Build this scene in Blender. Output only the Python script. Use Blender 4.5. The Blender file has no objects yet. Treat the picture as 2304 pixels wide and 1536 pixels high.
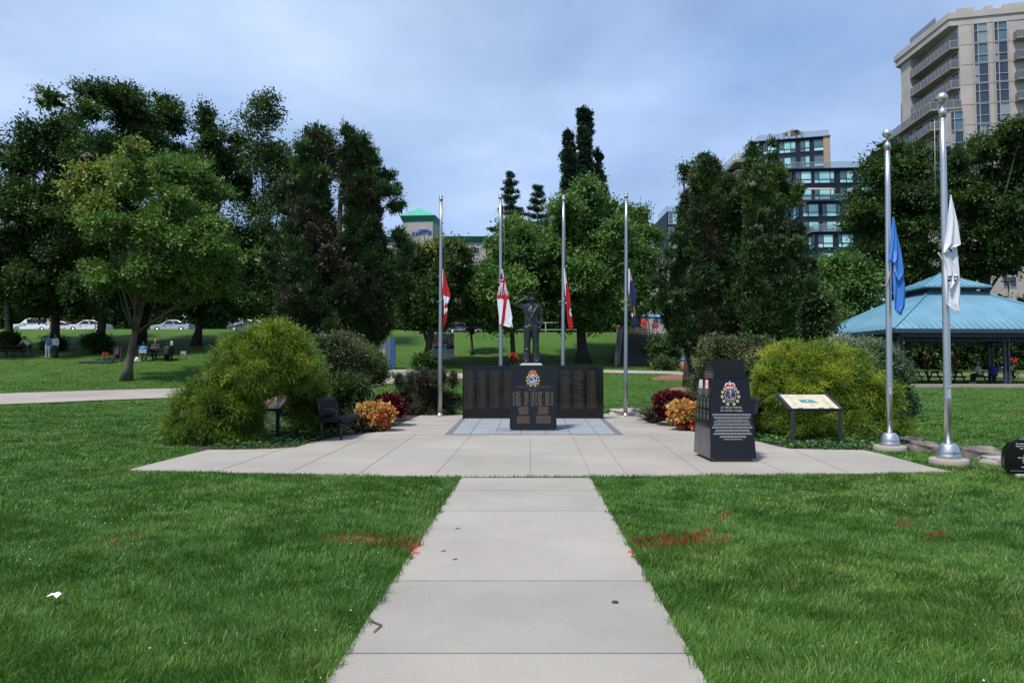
import bpy, bmesh, math, random
import numpy as np
from mathutils import Vector, Matrix

# ------------------------------------------------------------------ camera, world, sun, exposure
SC = bpy.context.scene
COL = SC.collection
rng = np.random.default_rng(7)
random.seed(7)
EYE, FPX = 1.45, 1536.0
PITCH = math.atan(70.0 / FPX)
cam_data = bpy.data.cameras.new("camera")
cam_data.sensor_width = 36.0
cam_data.lens = 24.0
cam_data.clip_start = 0.05
cam_data.clip_end = 5000.0
cam = bpy.data.objects.new("camera", cam_data)
COL.objects.link(cam)
cam.location = (0, 0, EYE)
cam.rotation_euler = (math.pi / 2 + PITCH, 0, 0)
SC.camera = cam

SUN_EL, SUN_AZ = math.radians(61), math.radians(220)     # azimuth clockwise from +Y
world = bpy.data.worlds.new("World")
SC.world = world
world.use_nodes = True
wn, wl = world.node_tree.nodes, world.node_tree.links
wn.clear()
w_out = wn.new("ShaderNodeOutputWorld")
w_bg = wn.new("ShaderNodeBackground")
w_bg.inputs["Strength"].default_value = 0.105
w_sky = wn.new("ShaderNodeTexSky")
w_sky.sky_type = 'NISHITA'
w_sky.sun_disc = False
w_sky.sun_elevation = SUN_EL
w_sky.sun_rotation = SUN_AZ
w_sky.air_density = 1.0
w_sky.dust_density = 1.5
w_sky.ozone_density = 2.0
tc = wn.new("ShaderNodeTexCoord")
sep = wn.new("ShaderNodeSeparateXYZ")
wl.new(tc.outputs["Generated"], sep.inputs[0])
zc = wn.new("ShaderNodeMath"); zc.operation = 'ADD'; zc.inputs[1].default_value = 0.22
wl.new(sep.outputs["Z"], zc.inputs[0])
zm = wn.new("ShaderNodeMath"); zm.operation = 'MAXIMUM'; zm.inputs[1].default_value = 0.08
wl.new(zc.outputs[0], zm.inputs[0])
dx = wn.new("ShaderNodeMath"); dx.operation = 'DIVIDE'
dy = wn.new("ShaderNodeMath"); dy.operation = 'DIVIDE'
wl.new(sep.outputs["X"], dx.inputs[0]); wl.new(zm.outputs[0], dx.inputs[1])
wl.new(sep.outputs["Y"], dy.inputs[0]); wl.new(zm.outputs[0], dy.inputs[1])
cmb = wn.new("ShaderNodeCombineXYZ")
wl.new(dx.outputs[0], cmb.inputs[0]); wl.new(dy.outputs[0], cmb.inputs[1])
n1 = wn.new("ShaderNodeTexNoise")
n1.inputs["Scale"].default_value = 1.5; n1.inputs["Detail"].default_value = 7; n1.inputs["Roughness"].default_value = 0.5
n1.inputs["Distortion"].default_value = 0.25
mp1 = wn.new("ShaderNodeMapping"); mp1.inputs["Location"].default_value = (3.7, 1.3, 0)
wl.new(cmb.outputs[0], mp1.inputs[0]); wl.new(mp1.outputs[0], n1.inputs["Vector"])
r1 = wn.new("ShaderNodeValToRGB")
r1.color_ramp.elements[0].position = 0.36; r1.color_ramp.elements[0].color = (0.60, 0.60, 0.60, 1)
r1.color_ramp.elements[1].position = 0.60; r1.color_ramp.elements[1].color = (1, 1, 1, 1)
wl.new(n1.outputs["Fac"], r1.inputs[0])
# high thin cloud layer: pale blue grey, thicker (duller) in places
n2 = wn.new("ShaderNodeTexNoise")
n2.inputs["Scale"].default_value = 0.9; n2.inputs["Detail"].default_value = 7
mp2 = wn.new("ShaderNodeMapping"); mp2.inputs["Location"].default_value = (0.4, 9.1, 0)
wl.new(cmb.outputs[0], mp2.inputs[0]); wl.new(mp2.outputs[0], n2.inputs["Vector"])
r2 = wn.new("ShaderNodeValToRGB")
r2.color_ramp.elements[0].position = 0.33; r2.color_ramp.elements[0].color = (1.8, 3.15, 5.6, 1)
r2.color_ramp.elements[1].position = 0.66; r2.color_ramp.elements[1].color = (4.6, 5.7, 7.9, 1)
wl.new(n2.outputs["Fac"], r2.inputs[0])
wmix = wn.new("ShaderNodeMix"); wmix.data_type = 'RGBA'
wl.new(r1.outputs[0], wmix.inputs["Factor"])
wl.new(w_sky.outputs[0], wmix.inputs["A"]); wl.new(r2.outputs[0], wmix.inputs["B"])
wl.new(wmix.outputs["Result"], w_bg.inputs["Color"])
wl.new(w_bg.outputs[0], w_out.inputs[0])

sun_data = bpy.data.lights.new("sun", 'SUN')
sun_data.energy = 3.5
sun_data.angle = math.radians(6)
sun_data.color = (1.0, 0.95, 0.88)
sun = bpy.data.objects.new("sun", sun_data)
COL.objects.link(sun)
sdir = Vector((math.sin(SUN_AZ) * math.cos(SUN_EL), math.cos(SUN_AZ) * math.cos(SUN_EL), math.sin(SUN_EL)))
sun.rotation_euler = sdir.to_track_quat('Z', 'Y').to_euler()
SC.view_settings.view_transform = 'Standard'
SC.view_settings.look = 'None'
SC.view_settings.gamma = 1.0
SC.view_settings.exposure = 0.45
SC.cycles.max_bounces = 6
SC.cycles.diffuse_bounces = 3
SC.cycles.glossy_bounces = 3
SC.cycles.transmission_bounces = 4
SC.cycles.transparent_max_bounces = 6
SC.cycles.caustics_reflective = False
SC.cycles.caustics_refractive = False

# ------------------------------------------------------------------ picture pixel <-> place
CP, SP = math.cos(PITCH), math.sin(PITCH)
def WP(px, py, Y):
    "world point seen at photo pixel (px, py) at distance Y"
    x = (px - 1152.0) / FPX; v = (768.0 - py) / FPX
    t = Y / (CP - v * SP)
    return Vector((x * t, Y, EYE + t * (SP + v * CP)))
def WX(px, Y): return (px - 1152.0) / FPX * Y
def WZ(py, Y): return WP(1152, py, Y).z
def flat(px, py, z=0.0):
    x = (px - 1152.0) / FPX; v = (768.0 - py) / FPX
    t = (z - EYE) / (SP + v * CP)
    return (x * t, (CP - v * SP) * t)

# ------------------------------------------------------------------ terrain
HY = np.array([-60, 24, 28, 31, 38, 45, 50, 56, 66, 72, 90, 200, 900.])
HL = np.array([0, 0, .23, .5, .98, 1.9, 2.7, 3.7, 5.65, 5.9, 6.3, 7, 9.])
HM = np.array([0, 0, .15, .35, .9, 1.55, 1.95, 2.9, 5.3, 5.7, 6.2, 7, 9.])
HR = np.array([0, 0, .1, .25, .74, .8, .95, 1.6, 2.6, 3.4, 5, 7, 9.])
def sstep(a, b, x):
    t = np.clip((x - a) / (b - a), 0, 1); return t * t * (3 - 2 * t)
def hgt(x, y):
    x = np.asarray(x, float); y = np.asarray(y, float)
    l = np.interp(y, HY, HL); m = np.interp(y, HY, HM); r = np.interp(y, HY, HR)
    a = sstep(-14, -5, x); b = sstep(12.5, 19, x)
    return (l * (1 - a) + m * a) * (1 - b) + r * b
def H1(x, y): return float(hgt(x, y))
def ghit(px, py):
    "where the ray of a photo pixel meets the ground"
    Ys = np.arange(2.5, 120, 0.05)
    x = (px - 1152.0) / FPX; v = (768.0 - py) / FPX
    t = Ys / (CP - v * SP)
    z = EYE + t * (SP + v * CP); X = x * t
    d = z - hgt(X, Ys)
    i = np.argmax(d < 0) if (d < 0).any() else len(Ys) - 1
    return float(X[i]), float(Ys[i])

# ------------------------------------------------------------------ materials
def ramp_set(r, stops):
    e = r.color_ramp.elements
    while len(e) > 2: e.remove(e[-1])
    for i, (p, c) in enumerate(stops):
        if i < 2: e[i].position = p; el = e[i]
        else: el = e.new(p)
        el.color = (c[0], c[1], c[2], 1)
def mat(name, col, rough=0.6, metal=0.0, var=0.0, vscale=5.0, bump=0.0, bscale=40.0, spec=0.5, col2=None, detail=6, stretch=None, coat=0.0):
    m = bpy.data.materials.new(name); m.use_nodes = True
    n, l = m.node_tree.nodes, m.node_tree.links
    b = n["Principled BSDF"]
    b.inputs["Base Color"].default_value = (*col, 1)
    b.inputs["Roughness"].default_value = rough
    b.inputs["Metallic"].default_value = metal
    b.inputs["Specular IOR Level"].default_value = spec
    if coat: b.inputs["Coat Weight"].default_value = coat; b.inputs["Coat Roughness"].default_value = 0.05
    t = n.new("ShaderNodeTexCoord"); vec = t.outputs["Object"]
    if stretch:
        mp = n.new("ShaderNodeMapping"); mp.inputs["Scale"].default_value = stretch
        l.new(vec, mp.inputs[0]); vec = mp.outputs[0]
    if var or col2:
        nz = n.new("ShaderNodeTexNoise"); nz.inputs["Scale"].default_value = vscale; nz.inputs["Detail"].default_value = detail
        nz.inputs["Roughness"].default_value = 0.6
        l.new(vec, nz.inputs["Vector"])
        r = n.new("ShaderNodeValToRGB")
        c2 = col2 if col2 else tuple(min(1, c * (1 + var)) for c in col)
        c1 = col if col2 else tuple(c * (1 - var) for c in col)
        ramp_set(r, [(0.34, c1), (0.66, c2)])
        l.new(nz.outputs["Fac"], r.inputs[0]); l.new(r.outputs[0], b.inputs["Base Color"])
    if bump:
        nb = n.new("ShaderNodeTexNoise"); nb.inputs["Scale"].default_value = bscale; nb.inputs["Detail"].default_value = 5
        l.new(vec, nb.inputs["Vector"])
        bp = n.new("ShaderNodeBump"); bp.inputs["Strength"].default_value = bump; bp.inputs["Distance"].default_value = 0.01
        l.new(nb.outputs["Fac"], bp.inputs["Height"]); l.new(bp.outputs[0], b.inputs["Normal"])
    return m
def leaf_mat(name, stops, trans=0.3, rough=0.5, gloss=0.35):
    "foliage: colour by the per-clump 'tint' attribute, thin translucent blades"
    m = bpy.data.materials.new(name); m.use_nodes = True
    n, l = m.node_tree.nodes, m.node_tree.links
    b = n["Principled BSDF"]; out = n["Material Output"]
    b.inputs["Roughness"].default_value = rough; b.inputs["Specular IOR Level"].default_value = gloss
    a = n.new("ShaderNodeAttribute"); a.attribute_name = "tint"
    r = n.new("ShaderNodeValToRGB"); ramp_set(r, stops)
    l.new(a.outputs["Fac"], r.inputs[0]); l.new(r.outputs[0], b.inputs["Base Color"])
    if trans:
        tr = n.new("ShaderNodeBsdfTranslucent"); mx = n.new("ShaderNodeMixShader"); mx.inputs[0].default_value = trans
        l.new(r.outputs[0], tr.inputs[0]); l.new(b.outputs[0], mx.inputs[1]); l.new(tr.outputs[0], mx.inputs[2])
        l.new(mx.outputs[0], out.inputs[0])
    return m

# ------------------------------------------------------------------ objects
def tag(o, label=None, cat=None, group=None, kind=None):
    if label: o["label"] = label
    if cat: o["category"] = cat
    if group: o["group"] = group
    if kind: o["kind"] = kind
    return o
def thing(name, label, cat, loc=(0, 0, 0), rz=0.0, group=None):
    o = bpy.data.objects.new(name, None); COL.objects.link(o)
    o.empty_display_size = 0.2
    o.location = loc; o.rotation_euler = (0, 0, rz)
    return tag(o, label, cat, group)
def link_mesh(name, me, m=None, parent=None, smooth=False):
    o = bpy.data.objects.new(name, me); COL.objects.link(o)
    if m is not None:
        for mm in (m if isinstance(m, (list, tuple)) else [m]): me.materials.append(mm)
    if parent: o.parent = parent
    if smooth: me.polygons.foreach_set("use_smooth", [True] * len(me.polygons))
    return o
def copy_tree(o, parent=None):
    c = o.copy(); COL.objects.link(c); c.parent = parent
    for ch in list(o.children): copy_tree(ch, c)
    return c
def fast_mesh(name, verts, faces, k, tint=None, mat_idx=None):
    "numpy mesh: faces is (F,k) indices"
    me = bpy.data.meshes.new(name)
    verts = np.ascontiguousarray(verts, dtype=np.float32); faces = np.ascontiguousarray(faces, dtype=np.int32)
    me.vertices.add(len(verts)); me.vertices.foreach_set("co", verts.ravel())
    F = len(faces)
    me.loops.add(F * k); me.loops.foreach_set("vertex_index", faces.ravel())
    me.polygons.add(F); me.polygons.foreach_set("loop_start", np.arange(0, F * k, k, dtype=np.int32))
    try: me.polygons.foreach_set("loop_total", np.full(F, k, dtype=np.int32))
    except Exception: pass
    if mat_idx is not None: me.polygons.foreach_set("material_index", np.ascontiguousarray(mat_idx, dtype=np.int32))
    me.update(calc_edges=True)
    if tint is not None:
        at = me.attributes.new("tint", 'FLOAT', 'POINT'); at.data.foreach_set("value", np.ascontiguousarray(tint, dtype=np.float32))
    return me

class MB:
    "collects boxes, prisms, tubes into ONE mesh object"
    def __init__(s): s.v = []; s.f = []; s.mi = []; s.sm = []
    def add(s, vs, fs, mi=0, smooth=False):
        o = len(s.v); s.v += [tuple(v) for v in vs]
        for f in fs: s.f.append([i + o for i in f]); s.mi.append(mi); s.sm.append(smooth)
        return s
    def box(s, c, size, rz=0.0, mi=0, M=None):
        hx, hy, hz = size[0] / 2, size[1] / 2, size[2] / 2
        vs = [Vector((x, y, z)) for z in (-hz, hz) for y in (-hy, hy) for x in (-hx, hx)]
        R = M if M is not None else Matrix.Rotation(rz, 3, 'Z')
        vs = [R @ v + Vector(c) for v in vs]
        return s.add(vs, [(0, 2, 3, 1), (4, 5, 7, 6), (0, 1, 5, 4), (2, 6, 7, 3), (0, 4, 6, 2), (1, 3, 7, 5)], mi)
    def span(s, x0, x1, y0, y1, z0, z1, mi=0):
        return s.box(((x0 + x1) / 2, (y0 + y1) / 2, (z0 + z1) / 2), (abs(x1 - x0), abs(y1 - y0), abs(z1 - z0)), 0, mi)
    def hexa(s, b, t, mi=0):
        "bottom quad b (ccw from above) and top quad t"
        return s.add(list(b) + list(t), [(3, 2, 1, 0), (4, 5, 6, 7), (0, 1, 5, 4), (1, 2, 6, 5), (2, 3, 7, 6), (3, 0, 4, 7)], mi)
    def prism(s, poly, z0, z1, mi=0):
        n = len(poly)
        vs = [(p[0], p[1], z0) for p in poly] + [(p[0], p[1], z1) for p in poly]
        fs = [tuple(reversed(range(n))), tuple(range(n, 2 * n))] + [(i, (i + 1) % n, n + (i + 1) % n, n + i) for i in range(n)]
        return s.add(vs, fs, mi)
    def tube(s, pts, rad, n=8, mi=0, smooth=True, caps=True, sx=1.0):
        pts = [Vector(p) for p in pts]
        if not isinstance(rad, (list, tuple)): rad = [rad] * len(pts)
        vs, fs = [], []; up = None
        for i, p in enumerate(pts):
            d = (pts[min(i + 1, len(pts) - 1)] - pts[max(i - 1, 0)])
            if d.length < 1e-9: d = Vector((0, 0, 1))
            d.normalize()
            if up is None:
                up = Vector((1, 0, 0)) if abs(d.x) < 0.8 else Vector((0, 1, 0))
            a = (up - d * up.dot(d)).normalized(); b = d.cross(a); up = a
            for k in range(n):
                t = 2 * math.pi * k / n
                vs.append(p + (a * math.cos(t) * sx + b * math.sin(t)) * rad[i])
        for i in range(len(pts) - 1):
            for k in range(n):
                fs.append((i * n + k, i * n + (k + 1) % n, (i + 1) * n + (k + 1) % n, (i + 1) * n + k))
        if caps:
            fs.append(tuple(reversed(range(n)))); fs.append(tuple(range((len(pts) - 1) * n, len(pts) * n)))
        return s.add(vs, fs, mi, smooth)
    def lathe(s, prof, c=(0, 0, 0), n=24, mi=0, smooth=True):
        "profile [(r,z)] turned round z"
        vs, fs = [], []
        for (r, z) in prof:
            for k in range(n):
                t = 2 * math.pi * k / n; vs.append((c[0] + r * math.cos(t), c[1] + r * math.sin(t), c[2] + z))
        for i in range(len(prof) - 1):
            for k in range(n): fs.append((i * n + k, i * n + (k + 1) % n, (i + 1) * n + (k + 1) % n, (i + 1) * n + k))
        fs.append(tuple(reversed(range(n)))); fs.append(tuple(range((len(prof) - 1) * n, len(prof) * n)))
        return s.add(vs, fs, mi, smooth)
    def ball(s, c, r, n=12, mi=0, sc=(1, 1, 1)):
        prof = [(r * math.sin(math.pi * i / n) + 1e-4, -r * math.cos(math.pi * i / n)) for i in range(n + 1)]
        o = len(s.v); s.lathe(prof, (0, 0, 0), 2 * n, mi)
        for i in range(o, len(s.v)):
            v = s.v[i]; s.v[i] = (v[0] * sc[0] + c[0], v[1] * sc[1] + c[1], v[2] * sc[2] + c[2])
        return s
    def xf(s, M):
        s.v = [tuple(M @ Vector(v)) for v in s.v]; return s
    def build(s, name, m, parent=None, bevel=0.0, seg=2):
        me = bpy.data.meshes.new(name); me.from_pydata(s.v, [], s.f)
        me.polygons.foreach_set("material_index", s.mi); me.polygons.foreach_set("use_smooth", s.sm)
        me.update()
        o = link_mesh(name, me, m, parent)
        if bevel:
            b = o.modifiers.new("bevel", 'BEVEL'); b.width = bevel; b.segments = seg; b.limit_method = 'ANGLE'; b.angle_limit = math.radians(35)
            b.harden_normals = False
        return o
def text_part(name, body, size, M, m, parent, align='CENTER', depth=0.001, shear=0.0):
    cu = bpy.data.curves.new(name, 'FONT'); cu.body = body; cu.size = size; cu.align_x = align; cu.extrude = depth; cu.shear = shear
    o = bpy.data.objects.new(name, cu); COL.objects.link(o)
    dg = bpy.context.evaluated_depsgraph_get(); dg.update()
    me = bpy.data.meshes.new_from_object(o.evaluated_get(dg), depsgraph=dg)
    bpy.data.objects.remove(o); me.transform(M)
    me.materials.clear()
    return link_mesh(name, me, m, parent)
FRONT = Matrix.Rotation(math.pi / 2, 4, 'X')     # text plane facing -Y
# ------------------------------------------------------------------ foliage builders
def unit(v): return v / (np.linalg.norm(v, axis=1, keepdims=True) + 1e-9)
def rand_dir(n, up=0.0):
    d = rng.normal(size=(n, 3)); d[:, 2] += up; return unit(d)
def leaf_quads(pos, axis, nrm, L, W, tint):
    "diamond leaves: base, side, tip, side"
    axis = unit(axis); side = unit(np.cross(axis, nrm)); nn = unit(np.cross(side, axis))
    L = L[:, None]; W = W[:, None]
    a = pos; b = pos + axis * L * 0.45 + side * W * 0.5 + nn * W * 0.12; c = pos + axis * L; d = pos + axis * L * 0.45 - side * W * 0.5 + nn * W * 0.12
    v = np.stack([a, b, c, d], 1).reshape(-1, 3)
    f = np.arange(len(v)).reshape(-1, 4)
    return v, f, np.repeat(tint, 4)
def blade_tris(pos, d0, d1, L, W, tint):
    "bent blade: 5 verts -> quad+tri as 3 triangles; bends from d0 to d1"
    d0 = unit(d0); d1 = unit(d1)
    side = unit(np.cross(d0, rand_dir(len(pos)))) * W[:, None] * 0.5
    m = pos + d0 * L[:, None] * 0.5; t = m + d1 * L[:, None] * 0.5
    v = np.stack([pos - side, pos + side, m + side * 0.8, m - side * 0.8, t], 1).reshape(-1, 3)
    b = (np.arange(len(pos)) * 5)[:, None]
    f = np.concatenate([b + [0, 1, 2], b + [0, 2, 3], b + [3, 2, 4]], 1).reshape(-1, 3)
    return v, f, np.repeat(tint, 5)
def sil_interp(rows, py):
    r = np.array(rows, float)
    return np.interp(py, r[:, 0], r[:, 1]), np.interp(py, r[:, 0], r[:, 2])
def fill_lobes(rows, Y, n, r0, r1, depth=0.8, seed=0, shell=0.5, dmax=99, jit=0.82, jmax=1.06, inset=0.55):
    """lobe centres filling the crown whose outline rows [(py, pxl, pxr)] were read at distance Y; depth stretches the crown front to back"""
    g = np.random.default_rng(seed)
    r = np.array(rows, float); p0, p1 = r[0, 0], r[-1, 0]
    wts_y = np.linspace(p0, p1, 80); l, rr = sil_interp(rows, wts_y); w = np.maximum(rr - l, 1); w = w / w.sum()
    out = []; k = Y / FPX
    for i in range(n):
        py = g.choice(wts_y, p=w) + g.uniform(-.5, .5) * (p1 - p0) / 80
        l, rr = sil_interp(rows, py)
        hw = (rr - l) / 2 * k * g.uniform(jit, jmax); cx = ((l + rr) / 2 - 1152) * k
        rad = min(g.uniform(r0, r1), max(hw * 0.75, r0 * 0.5))
        u = g.uniform(0, 1) ** shell; ang = g.uniform(0, 2 * math.pi)
        ru = max(hw - rad * inset, 0.0)
        v_ = (768.0 - py) / FPX; cx *= 1 / (CP - v_ * SP); x = cx + math.cos(ang) * u * ru; y = Y + min(math.sin(ang) * u * ru * depth, dmax)
        z = WZ(py, Y)
        top = WZ(p0, Y); bot = WZ(p1, Y)
        z = min(max(z, bot + rad * 0.5), top - rad * 0.6)
        out.append((x, y, z, rad))
    return np.array(out)
def fingers_up(lob, seed, p=.6, k=3, rise=.8):
    "upright, tapering tufts standing on the lobes (junipers)"
    g = np.random.default_rng(seed); out = [lob]
    for (x, y, z, r) in lob:
        if g.random() < p:
            dx_, dy_ = g.normal(size=2) * r * .35; q = []
            for i in range(k): q.append((x + dx_ * (1 + .4 * i), y + dy_ * (1 + .4 * i), z + r * rise * (.6 + .62 * i), r * (.52 - .12 * i)))
            out.append(np.array(q))
    return np.concatenate(out)
def crown_points(lobes, per, rc, flatten=0.7, up=0.35, seed=0, shell=(0.62, 1.0), spread=0.5, vsc=1.0):
    """clumps on the shell of each lobe, leaves round each clump. returns pos, outward, clump id, centre of each clump"""
    g = np.random.default_rng(seed)
    cs, oc = [], []
    for (x, y, z, r) in lobes:
        k = max(4, int(9 * (r / rc) ** 2 * 0.55))
        d = g.normal(size=(k, 3)); d[:, 2] += up; d = unit(d)
        rr = g.uniform(shell[0], shell[1], size=(k, 1)) * r
        p = np.array([x, y, z]) + d * rr * np.array([1, 1, flatten if flatten < 1 else flatten])
        cs.append(p); oc.append(d)
    cs = np.concatenate(cs); oc = np.concatenate(oc)
    n = len(cs)
    ids = np.repeat(np.arange(n), per)
    off = g.normal(size=(n * per, 3)) * rc * spread * np.array([1, 1, 0.62 * vsc])
    off += oc[ids] * (g.normal(size=(n * per, 1)) * rc * spread * 0.9)
    pos = cs[ids] + off
    return pos, unit(oc[ids] * 0.8 + unit(off) * 0.7), ids, cs
def broad_crown(name, lobes, mt, parent, per=60, rc=0.45, L=0.16, W=0.09, seed=0, tintf=None, flatten=0.75, droop=0.25, core=True, rnd=0.16, up=0.35, Lvar=0.35):
    pos, out, ids, cs = crown_points(lobes, per, rc, flatten, up, seed)
    g = np.random.default_rng(seed + 5); N = len(pos)
    axis = out + g.normal(size=(N, 3)) * 0.55; axis[:, 2] -= droop
    nrm = out * 0.6 + g.normal(size=(N, 3)) * 0.5; nrm[:, 2] += 0.8
    ct = np.clip(0.5 + g.normal(size=len(cs)) * rnd, 0, 1)
    if tintf is not None: ct = np.clip(tintf(cs, ct, g), 0, 1)
    tint = np.clip(ct[ids] + g.normal(size=N) * 0.07, 0, 1)
    LL = L * g.uniform(1 - Lvar, 1 + Lvar, N) * g.uniform(.7, 1.25, len(cs))[ids]; WW = W * g.uniform(0.7, 1.3, N)
    v, f, t = leaf_quads(pos, axis, nrm, LL, WW, tint)
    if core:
        # oversized dark-tinted leaves added in each lobe to block light, painting inner shade
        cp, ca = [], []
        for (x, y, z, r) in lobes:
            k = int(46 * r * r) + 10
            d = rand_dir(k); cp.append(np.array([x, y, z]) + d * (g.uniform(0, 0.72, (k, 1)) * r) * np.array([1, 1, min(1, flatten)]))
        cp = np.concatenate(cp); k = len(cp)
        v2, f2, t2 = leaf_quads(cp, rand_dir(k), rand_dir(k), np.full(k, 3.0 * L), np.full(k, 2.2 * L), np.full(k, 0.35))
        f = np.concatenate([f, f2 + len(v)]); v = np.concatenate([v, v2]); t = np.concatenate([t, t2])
    org = np.array(parent.location) if parent else np.zeros(3)
    me = fast_mesh(name, v - org, f, 4, t)
    return link_mesh(name, me, mt, parent)
def needle_crown(name, lobes, mt, parent, per=90, rc=0.3, L=0.14, W=0.03, seed=0, tintf=None, flatten=1.0, upb=0.6, spread=0.45, rnd=0.15, up=0.35, shell=(0.7, 1.0), down=None, core=True, vsc=1.4, corecol=0.3):
    pos, out, ids, cs = crown_points(lobes, per, rc, flatten, up, seed, shell, spread, vsc)
    g = np.random.default_rng(seed + 9); N = len(pos)
    d0 = out + g.normal(size=(N, 3)) * 0.35; d0[:, 2] += upb
    d1 = d0.copy(); d1[:, 2] += (upb if down is None else -down)
    ct = np.clip(0.5 + g.normal(size=len(cs)) * rnd, 0, 1)
    if tintf is not None: ct = np.clip(tintf(cs, ct, g), 0, 1)
    tint = np.clip(ct[ids] + g.normal(size=N) * 0.08, 0, 1)
    v, f, t = blade_tris(pos, d0, d1, L * g.uniform(0.6, 1.4, N), W * g.uniform(0.7, 1.3, N), tint)
    if core:  # oversized blades added inside the lobes, their darker tint paints inner shade
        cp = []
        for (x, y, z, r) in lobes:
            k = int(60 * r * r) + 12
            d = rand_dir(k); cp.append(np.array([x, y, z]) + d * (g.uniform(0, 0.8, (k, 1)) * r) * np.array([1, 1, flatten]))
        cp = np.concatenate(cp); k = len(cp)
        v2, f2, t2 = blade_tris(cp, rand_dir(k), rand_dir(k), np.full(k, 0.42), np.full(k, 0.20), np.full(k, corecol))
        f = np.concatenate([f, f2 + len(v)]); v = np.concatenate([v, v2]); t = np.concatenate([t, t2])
    org = np.array(parent.location) if parent else np.zeros(3)
    me = fast_mesh(name, v - org, f, 3, t)
    return link_mesh(name, me, mt, parent)
def trunk_part(parent, base, top, r0, r1, m, lobes=None, nb=8, seed=0, name="trunk", bend=0.15, rb=0.25, extra=None):
    "tapered, flared trunk with limbs running out to some of the crown's lobes"
    g = random.Random(seed); b = MB()
    base = Vector(base); top = Vector(top)
    pts, rad = [], []
    for i in range(9):
        t = i / 8.0
        p = base.lerp(top, t) + Vector((math.sin(t * 5 + seed), math.cos(t * 4 + seed), 0)) * bend * t * (1 - t) * 2
        pts.append(p); rad.append((r0 * (1 - t) + r1 * t) * (1.0 + 0.75 * max(0, 0.12 - t) / 0.12))
    b.tube(pts, rad, 12)
    if lobes is not None:
        idx = list(range(len(lobes))); g.shuffle(idx)
        for k in idx[:nb]:
            x, y, z, r = lobes[k]; e = Vector((x, y, z))
            t0 = min(0.95, max(0.3, g.uniform(0.35, 0.95)))
            s = pts[int(t0 * 8)]
            if e.z < s.z - 0.3: s = pts[3]
            mid = s.lerp(e, 0.5) + Vector((g.uniform(-.3, .3), g.uniform(-.3, .3), g.uniform(-.2, .35)))
            rs = rad[int(t0 * 8)] * g.uniform(0.35, 0.6)
            b.tube([s, s.lerp(mid, .5) + Vector((0, 0, .05)), mid, e], [rs, rs * .8, rs * .55, rs * rb], 6)
            for q in range(2):
                e2 = mid + Vector((g.uniform(-1, 1), g.uniform(-1, 1), g.uniform(.1, 1))) * r * 0.9
                b.tube([mid, mid.lerp(e2, .5), e2], [rs * .4, rs * .3, rs * .12], 5)
    if extra:
        for (p, rr) in extra: b.tube(p, rr, 9)
    o = parent.location
    b.v = [(v[0] - o.x, v[1] - o.y, v[2] - o.z) for v in b.v]
    return b.build(name, m, parent)

# ------------------------------------------------------------------ materials shared by the scene
M = {}
M['bark'] = mat("bark", (0.055, 0.045, 0.036), 0.9, var=0.4, vscale=6, bump=0.6, bscale=14, stretch=(3, 3, 0.6))
M['bark_pale'] = mat("bark_pale", (0.13, 0.105, 0.08), 0.9, bump=0.7, bscale=16, col2=(0.05, 0.045, 0.035), vscale=3, stretch=(2.5, 2.5, 0.7))
M['lf_dark'] = leaf_mat("leaves_dark", [(0.0, (0.0158, 0.0336, 0.0077)), (0.5, (0.0350, 0.0806, 0.0134)), (1.0, (0.0848, 0.1568, 0.0269))])
M['lf_mid'] = leaf_mat("leaves_mid", [(0.0, (0.0338, 0.0725, 0.0149)), (0.5, (0.0780, 0.1725, 0.0322)), (1.0, (0.1885, 0.3125, 0.0633))])
M['lf_maple'] = leaf_mat("leaves_maple", [(0.0, (0.0495, 0.1045, 0.0180)), (0.45, (0.0990, 0.1980, 0.0320)), (0.75, (0.1980, 0.2750, 0.0420)), (1.0, (0.3520, 0.2640, 0.0600))])
M['lf_yellow'] = leaf_mat("leaves_yellowing", [(0.0, (0.0216, 0.0486, 0.0120)), (0.5, (0.0567, 0.1107, 0.0216)), (0.78, (0.1755, 0.2025, 0.0264)), (1.0, (0.4050, 0.2970, 0.0360))])
M['lf_olive'] = leaf_mat("leaves_olive", [(0.0, (0.0270, 0.0480, 0.0130)), (0.5, (0.0600, 0.1080, 0.0260)), (1.0, (0.1200, 0.1650, 0.0416))])
M['lf_purple'] = leaf_mat("leaves_purple", [(0.0, (0.012, 0.008, 0.010)), (0.5, (0.035, 0.016, 0.022)), (1.0, (0.07, 0.03, 0.035))])
M['juniper'] = leaf_mat("juniper_needles", [(0.0, (0.062, 0.046, 0.027)), (0.26, (0.0540, 0.0476, 0.0204)), (0.40, (0.0203, 0.0448, 0.0144)), (0.7, (0.0351, 0.0924, 0.0240)), (1.0, (0.1080, 0.1750, 0.0300))], 0.12)
M['spruce'] = leaf_mat("spruce_needles", [(0.0, (0.0120, 0.0264, 0.0154)), (0.5, (0.0240, 0.0540, 0.0286)), (1.0, (0.0480, 0.0960, 0.0495))], 0.1)
M['cypress'] = leaf_mat("thread_cypress", [(0.0, (0.040, 0.085, 0.010)), (0.4, (0.095, 0.18, 0.018)), (0.75, (0.21, 0.31, 0.026)), (1.0, (0.46, 0.46, 0.05))], 0.3)
M['mottled'] = leaf_mat("mottled_shrub_leaves", [(0.0, (0.0216, 0.0384, 0.0132)), (0.4, (0.0600, 0.0960, 0.0330)), (0.75, (0.1800, 0.1920, 0.0770)), (1.0, (0.3000, 0.2400, 0.1320))], 0.25)
M['grey_leaf'] = leaf_mat("grey_green_leaves", [(0.0, (0.040, 0.080, 0.034)), (0.5, (0.11, 0.18, 0.085)), (1.0, (0.36, 0.42, 0.28))], 0.25)
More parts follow.
